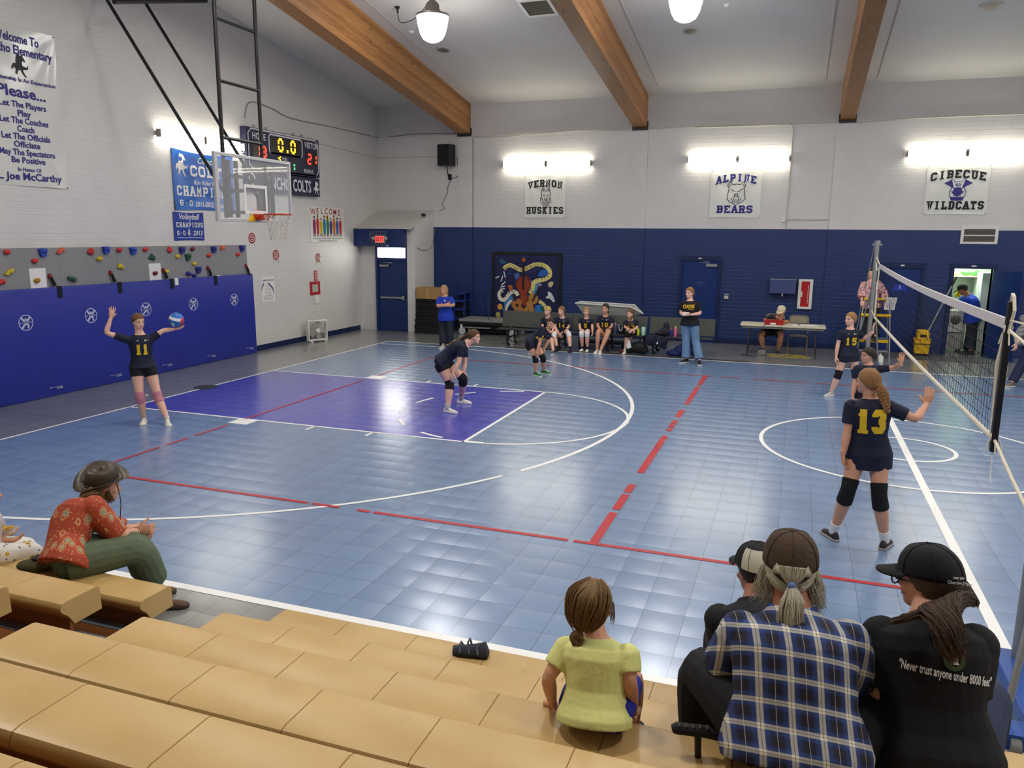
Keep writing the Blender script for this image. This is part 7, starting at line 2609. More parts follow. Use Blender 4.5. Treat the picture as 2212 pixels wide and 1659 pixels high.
benched('seated girl wearing number 10, tallest on the bench', dict(pel=(1306, 714), neck=(1308, 681), head=(1308, 666), elR=(1291, 704), wrR=(1302, 719, -1), elL=(1322, 704), wrL=(1306, 719, -1), knR=(1292, 717), anR=(1290, 755), knL=(1314, 718), anL=(1297, 757)), 1.56, (-.25, -.96, -.05), '10',
        dict(rgb=(60, 42, 34), tail=dict(head=[(0, -.40, .60), (.1, -.5, .5)], off=((.03, 0, -.09), (.03, 0, -.18)), r=[.02, .022, .018, .01])), None, M_shoe_w, 'tan', hands=HK)
benched('seated girl with a long brown ponytail over her shoulder and crossed legs', dict(pel=(1365, 715), neck=(1362, 690), head=(1362, 677), elR=(1350, 706), wrR=(1362, 714, -1), elL=(1376, 708), wrL=(1366, 714, -1), knR=(1356, 720), anR=(1350, 758), knL=(1360, 717), anL=(1360, 752)), 1.40, (-.55, -.83, -.02), '13',
        dict(rgb=(110, 78, 52), tail=dict(head=[(0, -.40, .5), (-.3, -.3, .4)], off=((-.06, -.05, -.08), (-.07, -.08, -.17), (-.06, -.08, -.26)), r=[.022, .026, .026, .022, .012])), M_pad_k, M_shoe_w, 'fair', sockm=M_sock_w)

# --- grown-ups along the far side
M_polo = mat('royal blue polo', (24, 58, 172), .8, noise=.15, nscale=7, bump=.2, bscale=10)
B = person('spectator', dfoot(964, 749), dict(pel=(963, 679), neck=(961, 639), head=(959, 626), elR=(945, 662, -1), wrR=('p', *at(966, 657, dfoot(964, 749) - .40)), elL=(981, 660, -1), wrL=('p', *at(957, 661, dfoot(964, 749) - .37)), knR=(956, 714), anR=(957, 745), knL=(971, 714), anL=(974, 744)),
           1.60, (-.05, -1), 'person in a royal blue polo shirt standing with arms crossed by the box', look=(.02, -1, -.02), bulk=1.08, shirt=M_polo, pants=M_darkpants, hem=-.34, sleeve=.80, fit=.02, flare=.012, vneck=.02,
           shoes=(mat('pale trainer', (180, 172, 158), .7), M_sole_w), toes={'R': TOE_CAM, 'L': (.3, -.95, 0)}, sk='tan', hair=dict(rgb=(176, 142, 96), thick=.08, fringe=-.02, balls=[((.33, -.08, .32), (.13, .2, .3)), ((-.33, -.08, .32), (.13, .2, .3)), ((0, -.38, .32), (.3, .14, .3))]), vox=.009,
           hands={'R': dict(d=V((-1, -.1, .1)) * -1, n=V((0, .9, .1)), curl=.3), 'L': dict(d=V((-1, -.1, .1)), n=V((0, .9, .1)), curl=.3)}, headk=1.02)
text_on(B, poly_geo([[(.04, 0), (.075, .0), (.08, .04), (.06, .03), (.045, .045)]]), M_paper, 'front', .72, 0, 'polo_emblem')
B = person('coach', dfoot(1496, 782), dict(pel=(1490, 696), neck=(1491, 648), head=(1490, 632), elR=(1471, 676), wrR=(1478, 681, -1), elL=(1513, 677), wrL=(1492, 680, -1), knR=(1482, 738), anR=(1482, 775), knL=(1503, 737), anL=(1511, 779)),
           1.68, (-.1, -.99), 'coach in jeans and black t-shirt standing with a paper in both hands', look=(-.45, -.88, -.06), bulk=1.08, shirt=mat('black t-shirt', (18, 19, 26), .8, noise=.2, nscale=7), pants=M_denim, hem=-.13, sleeve=.72, fit=.018, flare=.026, vneck=.012,
           shoes=(mat('black canvas shoe', (34, 32, 36), .7), M_sole_w), toes={'R': (-.6, -.8, 0), 'L': (.2, -1, 0)}, hair=ponytail((150, 104, 62), .02, ((.03, 0, -.06), (.04, 0, -.13))), vox=.009, sk='fair',
           hands={'R': dict(d=V((.8, -.5, .1)), n=V((.3, .2, .9)), curl=.4), 'L': dict(d=V((-.9, -.3, .1)), n=V((0, .2, .9)), curl=.4)})
text_on(B, join_geo((fit_text('ALPINE', .17, .075, .04), .035, 0), (fit_text('VOLLEYBALL', .13, .022, .02), .04, -.035), (ring_geo(.022, .045, 14), -.09, .03)), M_num, 'front', .66, 0, 'shirt_lettering')
pc = (B.pt['wrR'] + B.pt['wrL']) / 2 + V((-.02, -.06, .03))
tag(MB().obox((0, 0, 0), V((.07, .0, .0)), V((0, .035, .03)), V((0, -.002, .002))).build('note_paper', M_paper, loc=pc), 'folded white paper held by the standing coach', 'paper')
pp = on(1668, 716, 1, 8.55)
B = person('scorer', dep(pp), zref=pp.z, J= dict(pel=(1668, 716), neck=(1683, 685, -.16), head=(1688, 672, -.24), elR=(1652, 691), wrR=(1659, 694, -1), elL=(1702, 696), wrL=(1697, 694, -1), knR=(1643, 721, -1), anR=(1649, 756), knL=(1688, 721, -1), anL=(1680, 757)),
           H=1.70, face=(-.05, -1), label='man in a cream cap and black shirt scoring at the cream table', look=(-.32, -.88, -.34), bulk=1.12, shirt=mat('black t-shirt', (18, 19, 26)), shorts=(mat('charcoal shorts', (40, 38, 38), .8), .75), hem=-.1, sleeve=.75, fit=.018, bow=.05,
           shoes=(mat('dark trainer', (52, 48, 44), .7), mat('grey sole', (168, 160, 146))), socks=(mat('tan sock', (150, 128, 104), .85), 1.72), toes={'R': (-.5, -.85, 0), 'L': (.4, -.9, 0)}, sk='red', hair=dict(rgb=(196, 190, 180), thick=.0, balls=[((0, .27, .1), (.2, .14, .13))]), vox=.009,
           hands={'R': dict(d=V((.7, -.6, -.1)), n=V((0, 0, -1)), curl=.4), 'L': dict(d=V((-.6, -.7, -.1)), n=V((0, 0, -1)), curl=.4)})
cap_on(B, None, mat('cream cap cloth', (214, 204, 172), .8))
text_on(B, fit_text('ARIZONA', .26, .075, .03), M_paper, 'front', .60, 0, 'shirt_lettering')
pp = V((11.55, 8.47, 1.0))
k = NT('pink floral cloth')
n1 = k.noise(k.coords(), 22, 4)
k.l(k.mix(k.math('MULTIPLY_ADD', n1, 6.0, -2.7, True), lin((226, 186, 182)), lin((150, 70, 78))), k.b.inputs['Base Color'])
k.b.inputs['Roughness'].default_value = .8
B = person('referee', dep(pp), zref=pp.z, J= dict(pel=(1882, 656), neck=(1882, 606), head=(1882, 590), elR=(1860, 632), wrR=(1862, 651, -1), elL=(1911, 634), wrL=(1910, 657, -1), knR=(1871, 693), anR=(1872, 728), knL=(1892, 693), anL=(1891, 728)),
           H=1.64, face=(-.08, -1), label='referee in a pink floral blouse standing on the ladder stand behind the net post', look=(-.2, -.97, -.05), bulk=1.05, shirt=k.m, pants=mat('black trousers', (16, 16, 20), .8), hem=-.18, sleeve=1.62, fit=.028, vneck=.03, floor=(.48, .48),
           shoes=(M_shoe_b, M_rubber), sk='fair', hair=dict(rgb=(46, 34, 30), thick=.06, balls=[((.3, -.12, .22), (.13, .2, .4)), ((-.3, -.12, .22), (.13, .2, .4)), ((0, -.38, .25), (.3, .14, .4))]), vox=.009,
           hands={'R': dict(d=V((0, -.8, -.5)), n=V((.2, -.2, -.9)), curl=.7), 'L': dict(d=V((.1, -.7, -.6)), n=V((.9, .1, 0)), curl=.6)})
pc = B.pt['wrL'] + V((.12, -.08, .02))
t = empty('score_card', pc, 'white printed sheet held by the referee on the stand', 'paper')
MB().obox((0, 0, 0), V((.11, .02, 0)), V((0, .002, 0)), V((.02, 0, .14))).build('sheet', M_paper, t)
tx = join_geo(*[(poly_geo([[(-.08, 0), (.08, 0), (.08, .008), (-.08, .008)]]), .01 * i / 8, .1 - .025 * i) for i in range(8)])
flat_geo(tx, 'sheet_print', mat('faint print', (150, 150, 156), .8), (0, -.002, 0), (1, .18, 0), (.14, 0, 1), .004, t)
B = person('janitor', dfoot(2092, 762), dict(pel=(2101, 688), neck=(2089, 637), head=(2080, 625), elL=(2076, 656), wrL=(2062, 661), elR=(2070, 652, 1), wrR=(2058, 658), knR=(2096, 724), anR=(2090, 756), knL=(2100, 725), anL=(2096, 758)),
           1.74, (-.92, .25), 'man in a blue shirt and black cap bending in the lit closet doorway', look=(-.85, .1, -.45), bulk=1.28, belly=.12, shirt=M_polo, pants=M_darkpants, hem=-.1, sleeve=.75, fit=.02, bow=.06, flare=.02,
           shoes=(M_shoe_b, M_rubber), sk='brown', hair=dict(rgb=(28, 24, 24), thick=.0), vox=.010, toes={'R': (-.95, -.1, 0), 'L': (-.95, -.2, 0)})
cap_on(B, None, mat('black cap cloth', (20, 20, 22), .8))
k = NT('thin striped cloth')
x, y, z = k.xyz(k.coords())
k.l(k.mix(k.math('GREATER_THAN', k.math('FRACT', k.math('MULTIPLY', z, 42)), .5), lin((40, 40, 46)), lin((176, 174, 172))), k.b.inputs['Base Color'])
k.b.inputs['Roughness'].default_value = .8
B = person('passer', dfoot(2184, 833), dict(pel=(2226, 736), neck=(2229, 679), head=(2229, 660), elL=(2205, 712), wrL=(2196, 743), elR=(2250, 712), wrR=(2252, 745), knL=(2208, 786), anL=(2186, 826), knR=(2234, 790), anR=(2244, 838)),
           1.66, (-.75, -.6), 'person in striped shirt and navy trousers cut by the right edge', look=(-.9, -.4, 0), bulk=1.08, shirt=k.m, pants=mat('navy leggings', (24, 34, 66), .8), hem=-.18, sleeve=1.45, fit=.02,
           shoes=(mat('patterned flat', (120, 108, 96), .7, noise=.7, nscale=50), M_sole_w), sk='fair', hair=ponytail((120, 84, 50)), vox=.009, toes={'L': (-.7, -.7, 0), 'R': (-.6, -.8, 0)})
tag(MB().lathe([(.04, -.016), (.046, -.016), (.046, .016), (.04, .016)], (0, 0, 0), 14, axis=(.3, .2, 1)).build('wristband', mat('grey metal band', (150, 150, 148), .4), loc=B.pt['wrL'] + V((.01, 0, .02))), 'grey band on the wrist of the person at the right edge', 'bracelet')

# ================================================================ spectators on the bleachers
SZ = lambda r: Z0 + RISE * r
# woman in the leather hat
k = NT('red paisley cloth')
co = k.coords()
vo = k.n('TexVoronoi', feature='F1')
vo.inputs['Scale'].default_value = 13
k.l(k.mapping(co, (1, 1.2, .7)), vo.inputs['Vector'])
v2 = k.n('TexVoronoi', feature='F1')
v2.inputs['Scale'].default_value = 48
k.l(co, v2.inputs['Vector'])
d1_ = vo.outputs['Distance']
col = k.mix(k.math('LESS_THAN', v2.outputs['Distance'], .23), lin((170, 66, 40)), lin((206, 150, 90)))
col = k.mix(k.math('MULTIPLY', k.math('LESS_THAN', d1_, .40), k.math('GREATER_THAN', d1_, .33)), col, lin((206, 150, 96)))
col = k.mix(k.math('LESS_THAN', d1_, .27), col, lin((166, 158, 122)))
col = k.mix(k.math('LESS_THAN', d1_, .12), col, lin((120, 132, 120)))
k.l(col, k.b.inputs['Base Color'])
k.b.inputs['Roughness'].default_value = .75
M_green = mat('olive green cotton', (92, 104, 80), .85, noise=.2, nscale=9, bump=.35, bscale=16)
pz = on(150, 1206, 2, .55)
B = person('hat woman', dep(pz), zref=pz.z, J= dict(pel=(150, 1207), neck=(206, 1082, .28), head=(224, 1048, .36), elR=(257, 1160, 1), wrR=(300, 1146, 1), elL=(272, 1146, 1), wrL=(308, 1140, 1), knR=(302, 1184, 1), anR=(348, 1292), knL=(296, 1176, 1), anL=(322, 1262)),
           H=1.66, face=(.74, .67), label='woman in a brown leather hat and red paisley blouse on the front bleacher', look=(.52, .84, -.12), bulk=1.16, hipw=1.12, shirt=k.m, pants=(M_green, 1.60), hem=-.16, sleeve=.92, fit=.028, bow=.07, floor=(0, 0), vneck=.0,
           shoes=(mat('brown boot leather', (92, 62, 42), .5), mat('dark boot sole', (50, 40, 34), .7), 'high'), sk='tan', vox=.006, toes={'R': (.86, .5, 0), 'L': (.86, .5, 0)},
           hands={'R': dict(d=V((.85, .5, .05)), n=V((-.5, .8, -.1)), curl=1.0, spread=.04), 'L': dict(d=V((.8, .1, -.35)), n=V((-.1, -.8, -.3)), curl=1.0, spread=.04)},
           hair=dict(rgb=(128, 98, 62), thick=.05, balls=[((0, -.36, .20), (.3, .16, .34)), ((.26, -.2, .1), (.14, .2, .3))], strands=[dict(head=[(.30, .05, .42), (.32, .1, .22), (.30, .18, .0)], w=[.12, .17], n=130, r=.0024, wave=.016, seed=2), dict(head=[(0, -.42, .3), (-.06, -.5, .1), (-.1, -.52, -.1)], w=[.28, .28], n=170, r=.003, wave=.012, seed=5), dict(head=[(-.1, -.40, .3)], abs=[at(200, 1066, dep(pz) + .12), at(182, 1072, dep(pz) + .10), at(168, 1086, dep(pz) + .08)], w=[.2, .2, .15, .06], n=110, r=.003, wave=.01, seed=6)]))
hh, T, M = B.hh, B.T, B.HM
M_leather = mat('worn brown leather', (74, 62, 50), .38, noise=.3, nscale=10, bump=.2, bscale=20)
q = MB()
rings = []
tl = Matrix.Rotation(radians(16), 3, 'X') @ Matrix.Rotation(radians(20), 3, 'Y')
for r_, z in ((.86, .80), (.62, .735), (.47, .72), (.47, .76), (.44, 1.02), (.40, 1.15), (.30, 1.215), (.12, 1.16), (.01, 1.12)):
    ring = []
    for i in range(36):
        a = 2 * pi * i / 36
        zz = z
        if r_ > .5:
            zz += (.30 * abs(cos(a)) ** 2.2 - .08) * (r_ - .47) / .39
        x, y = r_ * (.86 - .10 * (r_ > .5)) * cos(a), r_ * (1.02 - .08 * (r_ > .5)) * sin(a)
        if z > 1.1 and abs(cos(a)) < .5:
            zz -= .0
        ring.append(B.head + M @ (tl @ V((x * hh, (y - .03) * hh, (zz - .5) * hh))))
    rings.append(ring)
q.rings(rings, cap=False)
q.v = B.fin(q.v)
hat = q.build('hat', M_leather, B.root, 'all')
so = hat.modifiers.new('thick', 'SOLIDIFY')
so.thickness = .004
q = MB()
q.tube([B.head + M @ (tl @ V((.482 * .86 * cos(a) * hh, (.49 * 1.02 * sin(a) - .03) * hh, (.775 - .5) * hh))) for a in [2 * pi * i / 32 for i in range(33)]], .006, 6)
for a in (.6, 2.2, 4.4):
    q.ball(B.head + M @ (tl @ V((.49 * .86 * cos(a) * hh, (.50 * 1.02 * sin(a) - .03) * hh, (.78 - .5) * hh))), .009, 8, 6)
q.v = B.fin(q.v)
q.build('hat_band', mat('hat band braid', (50, 40, 34), .5), hat, 'all')
q = MB()
a0 = T(.42, .25, .72)
q.tube(smooth_path([a0, a0 + V((.03, .0, -.14)), a0 + V((.02, -.01, -.30)), a0 + V((.03, 0, -.38))], 5), .003, 5)
q.v = B.fin(q.v)
q.build('chin_cord', M_black, hat)
for w_, off, c in (('R', .03, (58, 40, 34)), ('R', .055, (110, 90, 70)), ('L', .03, (190, 186, 176))):
    d = (B.pt['wr' + w_] - B.pt['el' + w_]).normalized()
    q = MB().lathe([(.029, -.006), (.033, 0), (.029, .006)], B.pt['wr' + w_] - d * off, 18, axis=d)
    q.v = B.fin(q.v)
    q.build('bracelet', mat('bracelet %d %d %d' % c, c, .5), B.root, 'all')
hatw = B
t = soft('waist_bag', 'small dark olive bag on the front bleacher behind the hat woman', 'bag', on(74, 1232, 2, SZ(0)), [((0, 0, .035), (.12, .07, .045)), ((.08, .02, .05), (.08, .07, .05))], mat('olive bag cloth', (72, 68, 34), .8, noise=.2, nscale=10), rz=.3)
MB().bx(-.0, .12, -.03, .05, .085, .10).build('bag_flap', M_black, t, bevel=.008)

# child cut by the left edge, with a tray of nachos
k = NT('flower print cloth')
co = k.coords()
vo = k.n('TexVoronoi')
vo.inputs['Scale'].default_value = 15
k.l(co, vo.inputs['Vector'])
col = k.mix(k.math('LESS_THAN', vo.outputs['Distance'], .30), lin((232, 228, 216)), lin((214, 168, 40)))
col = k.mix(k.math('LESS_THAN', vo.outputs['Distance'], .13), col, lin((70, 60, 50)))
v2 = k.n('TexVoronoi')
v2.inputs['Scale'].default_value = 24
k.l(k.mapping(co, (1, 1, 1), (0, 0, 0), (3, 1, 2)), v2.inputs['Vector'])
col = k.mix(k.math('LESS_THAN', v2.outputs['Distance'], .2), col, lin((110, 116, 140)))
k.l(col, k.b.inputs['Base Color'])
k.b.inputs['Roughness'].default_value = .8
pz = on(-30, 1196, 2, .53)
B = person('nacho child', dep(pz), zref=pz.z, J= dict(pel=(-36, 1196), neck=(-34, 1100, .12), head=(-30, 1062, .18), elR=(-14, 1160, 1), wrR=(14, 1168), elL=(-2, 1140, 1), wrL=(2, 1158), knR=(76, 1192, 1), anR=(84, 1262), knL=(60, 1180, 1), anL=(62, 1240)),
           H=1.45, face=(.80, .58), label='person in flowered trousers with a food tray cut by the left edge', look=(.8, .6, -.1), shirt=mat('white and maroon shirt', (206, 196, 196), .8), pants=k.m, hem=-.1, sleeve=.7, fit=.02, shoes=(M_shoe_w, M_sole_w), sk='tan', hair=ponytail((70, 50, 36)), vox=.008,
           hands={'R': dict(d=V((.8, .5, .1)), n=V((0, 0, 1)), curl=.4), 'L': dict(d=V((.8, .5, .1)), n=V((0, 0, 1)), curl=.4)})
tc = on(10, 1152, 1, B.pt['wrR'].y + .03)
t = empty('food_tray', tc, 'white paper tray of yellow nachos held at the left edge', 'food tray', rz=.4)
MB().rings([[V((x * s, y * s, z)) for x, y in ((-.07, -.05), (.07, -.05), (.07, .05), (-.07, .05))] for z, s in ((0, .75), (.04, 1.05))], cap=False).add([(-.0525, -.0375, 0), (.0525, -.0375, 0), (.0525, .0375, 0), (-.0525, .0375, 0)], [(0, 1, 2, 3)]).build('tray', M_paper, t)
rnd = random.Random(2)
q = MB()
for i in range(26):
    c = V((rnd.uniform(-.05, .05), rnd.uniform(-.035, .035), .02 + rnd.random() * .025))
    u, v = V((rnd.uniform(-1, 1), rnd.uniform(-1, 1), rnd.uniform(-.4, .4))).normalized() * .024, V((rnd.uniform(-1, 1), rnd.uniform(-1, 1), rnd.uniform(-.4, .4))).normalized() * .024
    q.prism([(0, 1), (-.87, -.5), (.87, -.5)], c, u, v, .003)
o = q.build('nacho_chips', mat('nacho yellow', (226, 176, 60), .6, noise=.2, nscale=50), t)
o['kind'] = 'stuff'

# child in the pale yellow shirt
M_lemon = mat('lemon yellow cotton', (226, 228, 146), .85, noise=.06, nscale=10, bump=.35, bscale=14)
pz = on(1283, 1536, 2, SZ(2) + .085)
B = person('yellow child', dep(pz), zref=pz.z, J= dict(pel=(1284, 1536), neck=(1289, 1374, .09), head=(1281, 1308, .13), elR=(1361, 1474), wrR=('p', *on(1368, 1545, 2, .95)), elL=(1184, 1464), wrL=('p', *on(1194, 1522, 2, .95)), knR=('w', .10, .98, .03), anR=('w', .0, .12, -1), knL=('w', -.12, .98, .03), anL=('w', 0, .12, -1)),
           H=1.16, face=(.06, 1), label='small child in a lemon yellow t-shirt sitting on the bleacher, hair in a low bun', look=(.10, .99, -.06), bulk=1.06, shirt=M_lemon, shorts=(mat('royal blue shorts', (34, 44, 150), .8), .8), hem=-.16, sleeve=.62, fit=.013, floor=(None, None), vneck=-.002, headk=1.20, shw=1.08, hipw=.95,
           shoes=(mat('dark sandal strap', (44, 46, 56)), M_rubber), sk='child', vox=.0045, toes={'R': (0, 1, 0), 'L': (0, 1, 0)},
           hands={'R': dict(d=V((-.15, .9, -.12)), n=V((0, -.1, -1)), curl=.15), 'L': dict(d=V((.9, .1, -.08)), n=V((0, .0, -1)), curl=.12)},
           hair=dict(rgb=(126, 96, 58), thick=.055, low=.10, balls=[((-.10, -.46, .05), (.10, .09, .11)), ((-.06, -.44, -.06), (.07, .06, .08))],
                     strands=[dict(head=[(.05, -.1, 1.04), (.0, -.44, .8), (-.08, -.50, .4), (-.09, -.48, .08)], w=[.02, .25, .20, .04], n=130, r=.0026, wave=.002, seed=3, flat=.35),
                              dict(head=[(.1, .0, 1.04), (.30, -.25, .85), (.26, -.42, .45), (-.04, -.46, .1)], w=[.06, .14, .14, .05], n=90, r=.0024, wave=.003, seed=4, flat=.6),
                              dict(head=[(-.05, .0, 1.04), (-.34, -.22, .8), (-.32, -.36, .4), (-.12, -.46, .1)], w=[.06, .12, .12, .05], n=70, r=.0024, wave=.003, seed=6, flat=.6),
                              dict(head=[(-.1, -.46, .1), (-.2, -.5, .02), (-.12, -.52, -.1), (0, -.5, -.02)], w=[.06, .07], n=50, r=.0022, wave=.008, seed=7),
                              dict(head=[(.34, .12, .6), (.37, .14, .35), (.36, .16, .1)], w=[.04, .06], n=16, r=.0016, wave=.006, seed=9)]))

# man in the black and white cap, one row lower
pz = on(1640, 1500, 2, SZ(1) + .10)
B = person('cap man', dep(pz), zref=pz.z, J= dict(pel=(1640, 1490), neck=(1634, 1298, .20), head=(1635, 1232, .33), elR=(1730, 1420, 1), wrR=(1700, 1350, 1), elL=(1560, 1400, 1), wrL=(1590, 1370, 1), knR=('w', .3, .92, .1), anR=('w', .05, .15, -1), knL=('w', -.25, .94, .1), anL=('w', 0, .15, -1)),
           H=1.70, face=(.0, 1), label='man in a black and cream cap mostly hidden behind the plaid shirt', look=(-.55, .83, -.15), bulk=1.06, shirt=mat('black t-shirt', (18, 19, 26)), pants=M_shorts, hem=-.1, sleeve=.8, fit=.018, floor=(None, None), shoes=(M_shoe_b, M_rubber), sk='brown', hair=dict(rgb=(34, 28, 26), thick=.02), vox=.006)
c_ = cap_on(B, None, mat('black cap cloth', (20, 20, 22)))
q = MB()
for i in range(10):
    pass
T = B.capT
q.rings([[T(.412 * max(cos(t) ** .7, .02) * cos(a), .508 * max(cos(t) ** .7, .02) * sin(a), .62 + .466 * sin(t) - .06 * abs(sin(a)) * cos(t)) for a in [pi + pi * j / 16 + .15 for j in range(15)]] for t in [pi / 2 * i / 8 for i in range(6)]], cap=False)
n_ = 15
q.f = [f for f in q.f if not (max(f) % n_ == n_ - 1 and min(f) % n_ == 0)]
q.m = [0] * len(q.f)
q.v = B.fin(q.v)
q.build('cap_mesh_panel', mat('cream mesh', (206, 200, 178), .8, bump=.3, bscale=300), c_, 'all')

# man in the plaid shirt
k = NT('blue plaid cotton')
co = k.coords()
x, y, z = k.xyz(co)
xx = k.math('ADD', x, k.math('MULTIPLY', y, .25))


def band(src, per, off, wd, soft=.3):
    f = k.math('FRACT', k.math('ADD', k.math('DIVIDE', src, per), off))
    a = k.math('ABSOLUTE', k.math('SUBTRACT', f, .5))
    return k.math('SUBTRACT', 1.0, k.math('DIVIDE', k.math('SUBTRACT', a, wd * .5), wd * soft, clamp=True), clamp=True)


PER = .096
navy, blue, cream = lin((24, 24, 42)), lin((42, 68, 132)), lin((244, 238, 214))
z = k.math('ADD', z, k.math('MULTIPLY', y, .7))
wx, wz = band(xx, PER, .0, .19, .14), band(z, PER, .2, .19, .14)
bx_, bz_ = band(xx, PER, .0, .44, .24), band(z, PER, .2, .44, .24)
bm_ = k.math('MULTIPLY', k.math('ADD', bx_, bz_), .52)
col = k.mix(bm_, navy, blue)
col = k.mix(k.math('MULTIPLY', k.math('ADD', wx, wz), .46), col, cream)
col = k.mix(k.math('MULTIPLY', k.math('ADD', band(xx, PER, .0, .02), band(z, PER, .2, .02)), .6), col, lin((36, 32, 34)))
col = k.mix(k.math('MULTIPLY', band(xx, PER, .5, .015), .4), col, cream)
k.l(col, k.b.inputs['Base Color'])
k.b.inputs['Roughness'].default_value = .8
k.bump(k.noise(co, 9, 3), .5, .02)
M_plaid = k.m
pz = on(1722, 1600, 2, SZ(2) + .115)
B = person('plaid man', dep(pz), zref=pz.z, J= dict(pel=(1716, 1602), neck=(1712, 1318, .19), head=(1706, 1226, .25), elR=(1860, 1500, 1), wrR=(1850, 1440, 1), elL=(1542, 1458, 1), wrL=(1560, 1420, 1), knR=('w', .62, .86, .0), anR=('w', .08, .35, -1), knL=(1516, 1440, 1), anL=('w', .05, .05, -1)),
           H=1.76, face=(-.02, 1), label='man with a grey ponytail in a blue plaid shirt and brown cap', look=(-.06, .99, -.16), bulk=1.16, belly=.10, shirt=M_plaid, pants=mat('black jeans', (18, 18, 20), .8, noise=.2, nscale=8), hem=-.16, sleeve=.72, fit=.02, bow=.03, floor=(None, None), vneck=-.004, shw=1.06, collar=1.02,
           shoes=(M_shoe_b, M_rubber), sk='brown', vox=.006, toes={'R': (.1, 1, 0), 'L': (-.2, 1, 0)},
           hair=dict(rgb=(198, 190, 168), thick=.03, low=.1, strands=[dict(head=[(-.0, -.54, .37), (.02, -.64, .18), (.0, -.67, -.06), (.03, -.64, -.32), (.05, -.6, -.5)], w=[.04, .16, .18, .15, .06], n=190, r=.0024, wave=.008, seed=3, flat=.6),
                                                                     dict(head=[(.0, -.525, .64), (.0, -.55, .5), (0, -.555, .37)], w=[.20, .16, .03], n=110, r=.0022, wave=.0, seed=4, flat=.1),
                                                                     dict(head=[(.30, -.06, .52), (.34, -.04, .22), (.34, .04, -.14)], w=[.10, .20], n=240, r=.0011, wave=.018, seed=5, flat=1.0),
                                                                     dict(head=[(-.30, -.06, .52), (-.34, -.04, .22), (-.34, .04, -.10)], w=[.10, .20], n=220, r=.0011, wave=.018, seed=6, flat=1.0),
                                                                     dict(head=[(-.26, -.18, .42), (0, -.42, .32), (.26, -.18, .42)], w=[.10, .10], n=80, r=.002, wave=.006, seed=8)]))
crown = cap_on(B, None, mat('worn brown cap cloth', (70, 52, 34), .85, noise=.25, nscale=14, bump=.25, bscale=60), tilt=.10)
T = B.capT
q = MB()
q.tube([T(.41 * cos(a), .50 * sin(a), .63 - .10 * (1 - ((a - pi * 1.5) / .62) ** 2) - .05) for a in [pi * 1.5 - .62 + 1.24 * i / 14 for i in range(15)]], [(.013, .004)] * 15, 6)
q.v = B.fin(q.v)
q.build('cap_strap', mat('dark cap strap', (30, 32, 30), .7), crown)
q = MB()
q.v, q.f, q.m = [], [], []
q.rings([[T(.30 * c * cos(a) if False else .27 * c * cos(a), -.505 + .06 * (c * cos(a)) ** 2 + .10 * max(0, c * sin(a)), .60 + .17 * c * max(-.25, sin(a))) for a in [2 * pi * i / 20 for i in range(20)]] for c in (1, .5, .02)])
q.v = B.fin(q.v)
q.build('cap_opening', hairmat((198, 190, 168)), crown, 'all')
q = MB().ball(B.T(0, -.55, .37), .016, 10, 8)
q.v = B.fin(q.v)
q.build('hair_band', mat('blue hair tie', (100, 120, 170), .7), B.root, 'all')
# yoke seam and collar
q = MB()
cl = []
for i in range(15):
    a = pi + pi * i / 14
    cl.append(B.pel + B.sd * B.SL * (1.0 + .03 * sin(a)) + B.rt * (.080 * cos(a)) + B.ft * (.078 * sin(a)))
q.tube(cl, [(.022, .006)] * 15, 8, ref=B.sd)
q.v = B.fin(q.v)
q.build('collar', M_plaid, B.shirt, 'all')
q = MB()
bp = B.pel + B.sd * B.SL * -.10
q.tube([bp + B.rt * (.215 * cos(a)) + B.ft * (.17 * sin(a)) for a in [pi + pi * i / 12 for i in range(13)]], [(.02, .006)] * 13, 8, ref=B.sd)
q.v = B.fin(q.v)
q.build('belt', mat('brown belt leather', (84, 50, 30), .5), B.root, 'all')

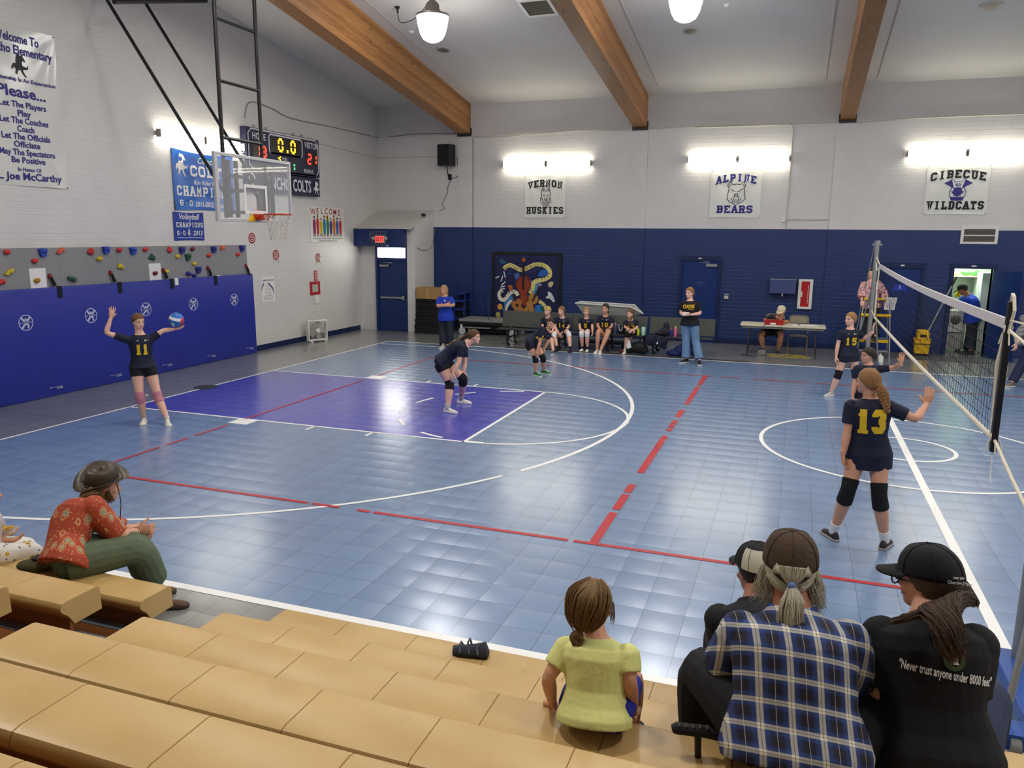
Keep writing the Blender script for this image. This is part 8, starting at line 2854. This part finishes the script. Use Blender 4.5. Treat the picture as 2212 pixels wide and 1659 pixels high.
# woman in black with long brown hair
M_blackt = mat('black cotton tee', (13, 13, 15), .85, noise=.25, nscale=5, bump=.5, bscale=9)
pz = on(2012, 1600, 2, SZ(2) + .11)
B = person('black shirt woman', dep(pz), zref=pz.z, J= dict(pel=(2014, 1606), neck=(2002, 1330, .17), head=(2008, 1252, .24), elR=(2092, 1500), wrR=(2070, 1560, 1), elL=(1898, 1490), wrL=(1894, 1576, 1), knR=('w', .35, .92, .0), anR=('w', .05, .3, -1), knL=('w', -.45, .88, .0), anL=('w', 0, .3, -1)),
           H=1.68, face=(.02, 1), label='woman with long brown hair, black cap and printed black t-shirt', look=(-.80, .56, -.12), bulk=1.06, shirt=M_blackt, pants=mat('dark blue jeans', (30, 42, 72), .8, noise=.2, nscale=8), hem=-.28, sleeve=.98, fit=.026, bow=.02, floor=(None, None), vneck=-.002, shw=.92, collar=1.0,
           shoes=(M_shoe_b, M_rubber), sk='tan', vox=.006, toes={'R': (.1, 1, 0), 'L': (-.1, 1, 0)},
           hair=dict(rgb=(84, 62, 44), thick=.05, low=.15, balls=[((0, -.30, .22), (.30, .2, .34))],
                     strands=[dict(head=[(.1, -.30, .55), (.12, -.46, .3)], abs=[on(a, b, 1, pz.y + c) for a, b, c in ((2030, 1318, .0), (2044, 1352, -.085), (2058, 1390, -.10), (2072, 1432, -.10))], w=[.20, .24, .27, .27, .16], n=620, r=.0016, wave=.016, seed=3, flat=.5),
                              dict(head=[(.1, -.2, .45), (.3, -.25, .2)], abs=[on(a, b, 1, pz.y + c) for a, b, c in ((1990, 1322, -.02), (1955, 1336, -.035), (1915, 1344, -.02))], w=[.2, .18, .14, .10, .05], n=200, r=.0020, wave=.010, seed=5, flat=.4),
                              dict(head=[(.34, -.02, .5), (.38, .0, .2), (.36, -.05, -.06)], w=[.14, .16], n=70, r=.003, wave=.01, seed=6)]))
crown = cap_on(B, None, mat('black cap twill', (14, 14, 15), .8, bump=.1, bscale=200), tilt=-.06)
T = B.capT
fc = V((-B.HM.col[0][0], -B.HM.col[0][1], 0))
u_ = -FWD.cross(V((0, 0, 1))).normalized() * -1
bvh = BVHTree.FromPolygons([V(p.co) for p in crown.data.vertices], [tuple(p.vertices) for p in crown.data.polygons])
g = join_geo((fit_text('own your', .05, .011, .02), 0, .014), (fit_text('Cherokee State', .085, .012, .02), .0, -.004))
o_ = on(2040, 1246, 1, B.head.y)
inv = [B.fin([o_])[0], Matrix.Rotation(-math.atan2(-.02, 1), 3, 'Z')]
Rr = Matrix.Rotation(-B.root.rotation_euler[2], 3, 'Z')
gv, gf = project_geo(g, B.fin([o_])[0], Rr @ (RGT * .98 - UPV * .12), Rr @ (UPV * .98 + RGT * .12), bvh, Rr @ FWD, .0025)
q = MB()
q.add(gv, gf)
q.build('cap_lettering', M_paper, crown)
g = fit_text('"Never trust anyone under 8000 feet"', .29, .031, .02)
text_on(B, g, M_paper, 'back', .555, .032, 'shirt_lettering', tilt=-.13)
text_on(B, poly_geo([[(-.012, 0), (.014, 0), (.006, .03), (.0, .036)]]), M_paper, 'back', .655, .055, 'shirt_emblem')
text_on(B, ring_geo(.019, .034, 16), mat('green print', (60, 76, 34), .7), 'back', .685, .055, 'shirt_emblem')
q = MB()
T = B.T
for s in (-1,):
    q.tube([T(s * .36, .02, .53), T(s * .34, .36, .52)], .0025, 5)
    q.tube([T(s * .17 + .13 * cos(a), .45, .48 + .1 * sin(a)) for a in [2 * pi * i / 14 for i in range(15)]], .003, 5)
q.v = B.fin(q.v)
q.build('glasses', M_black, B.root)
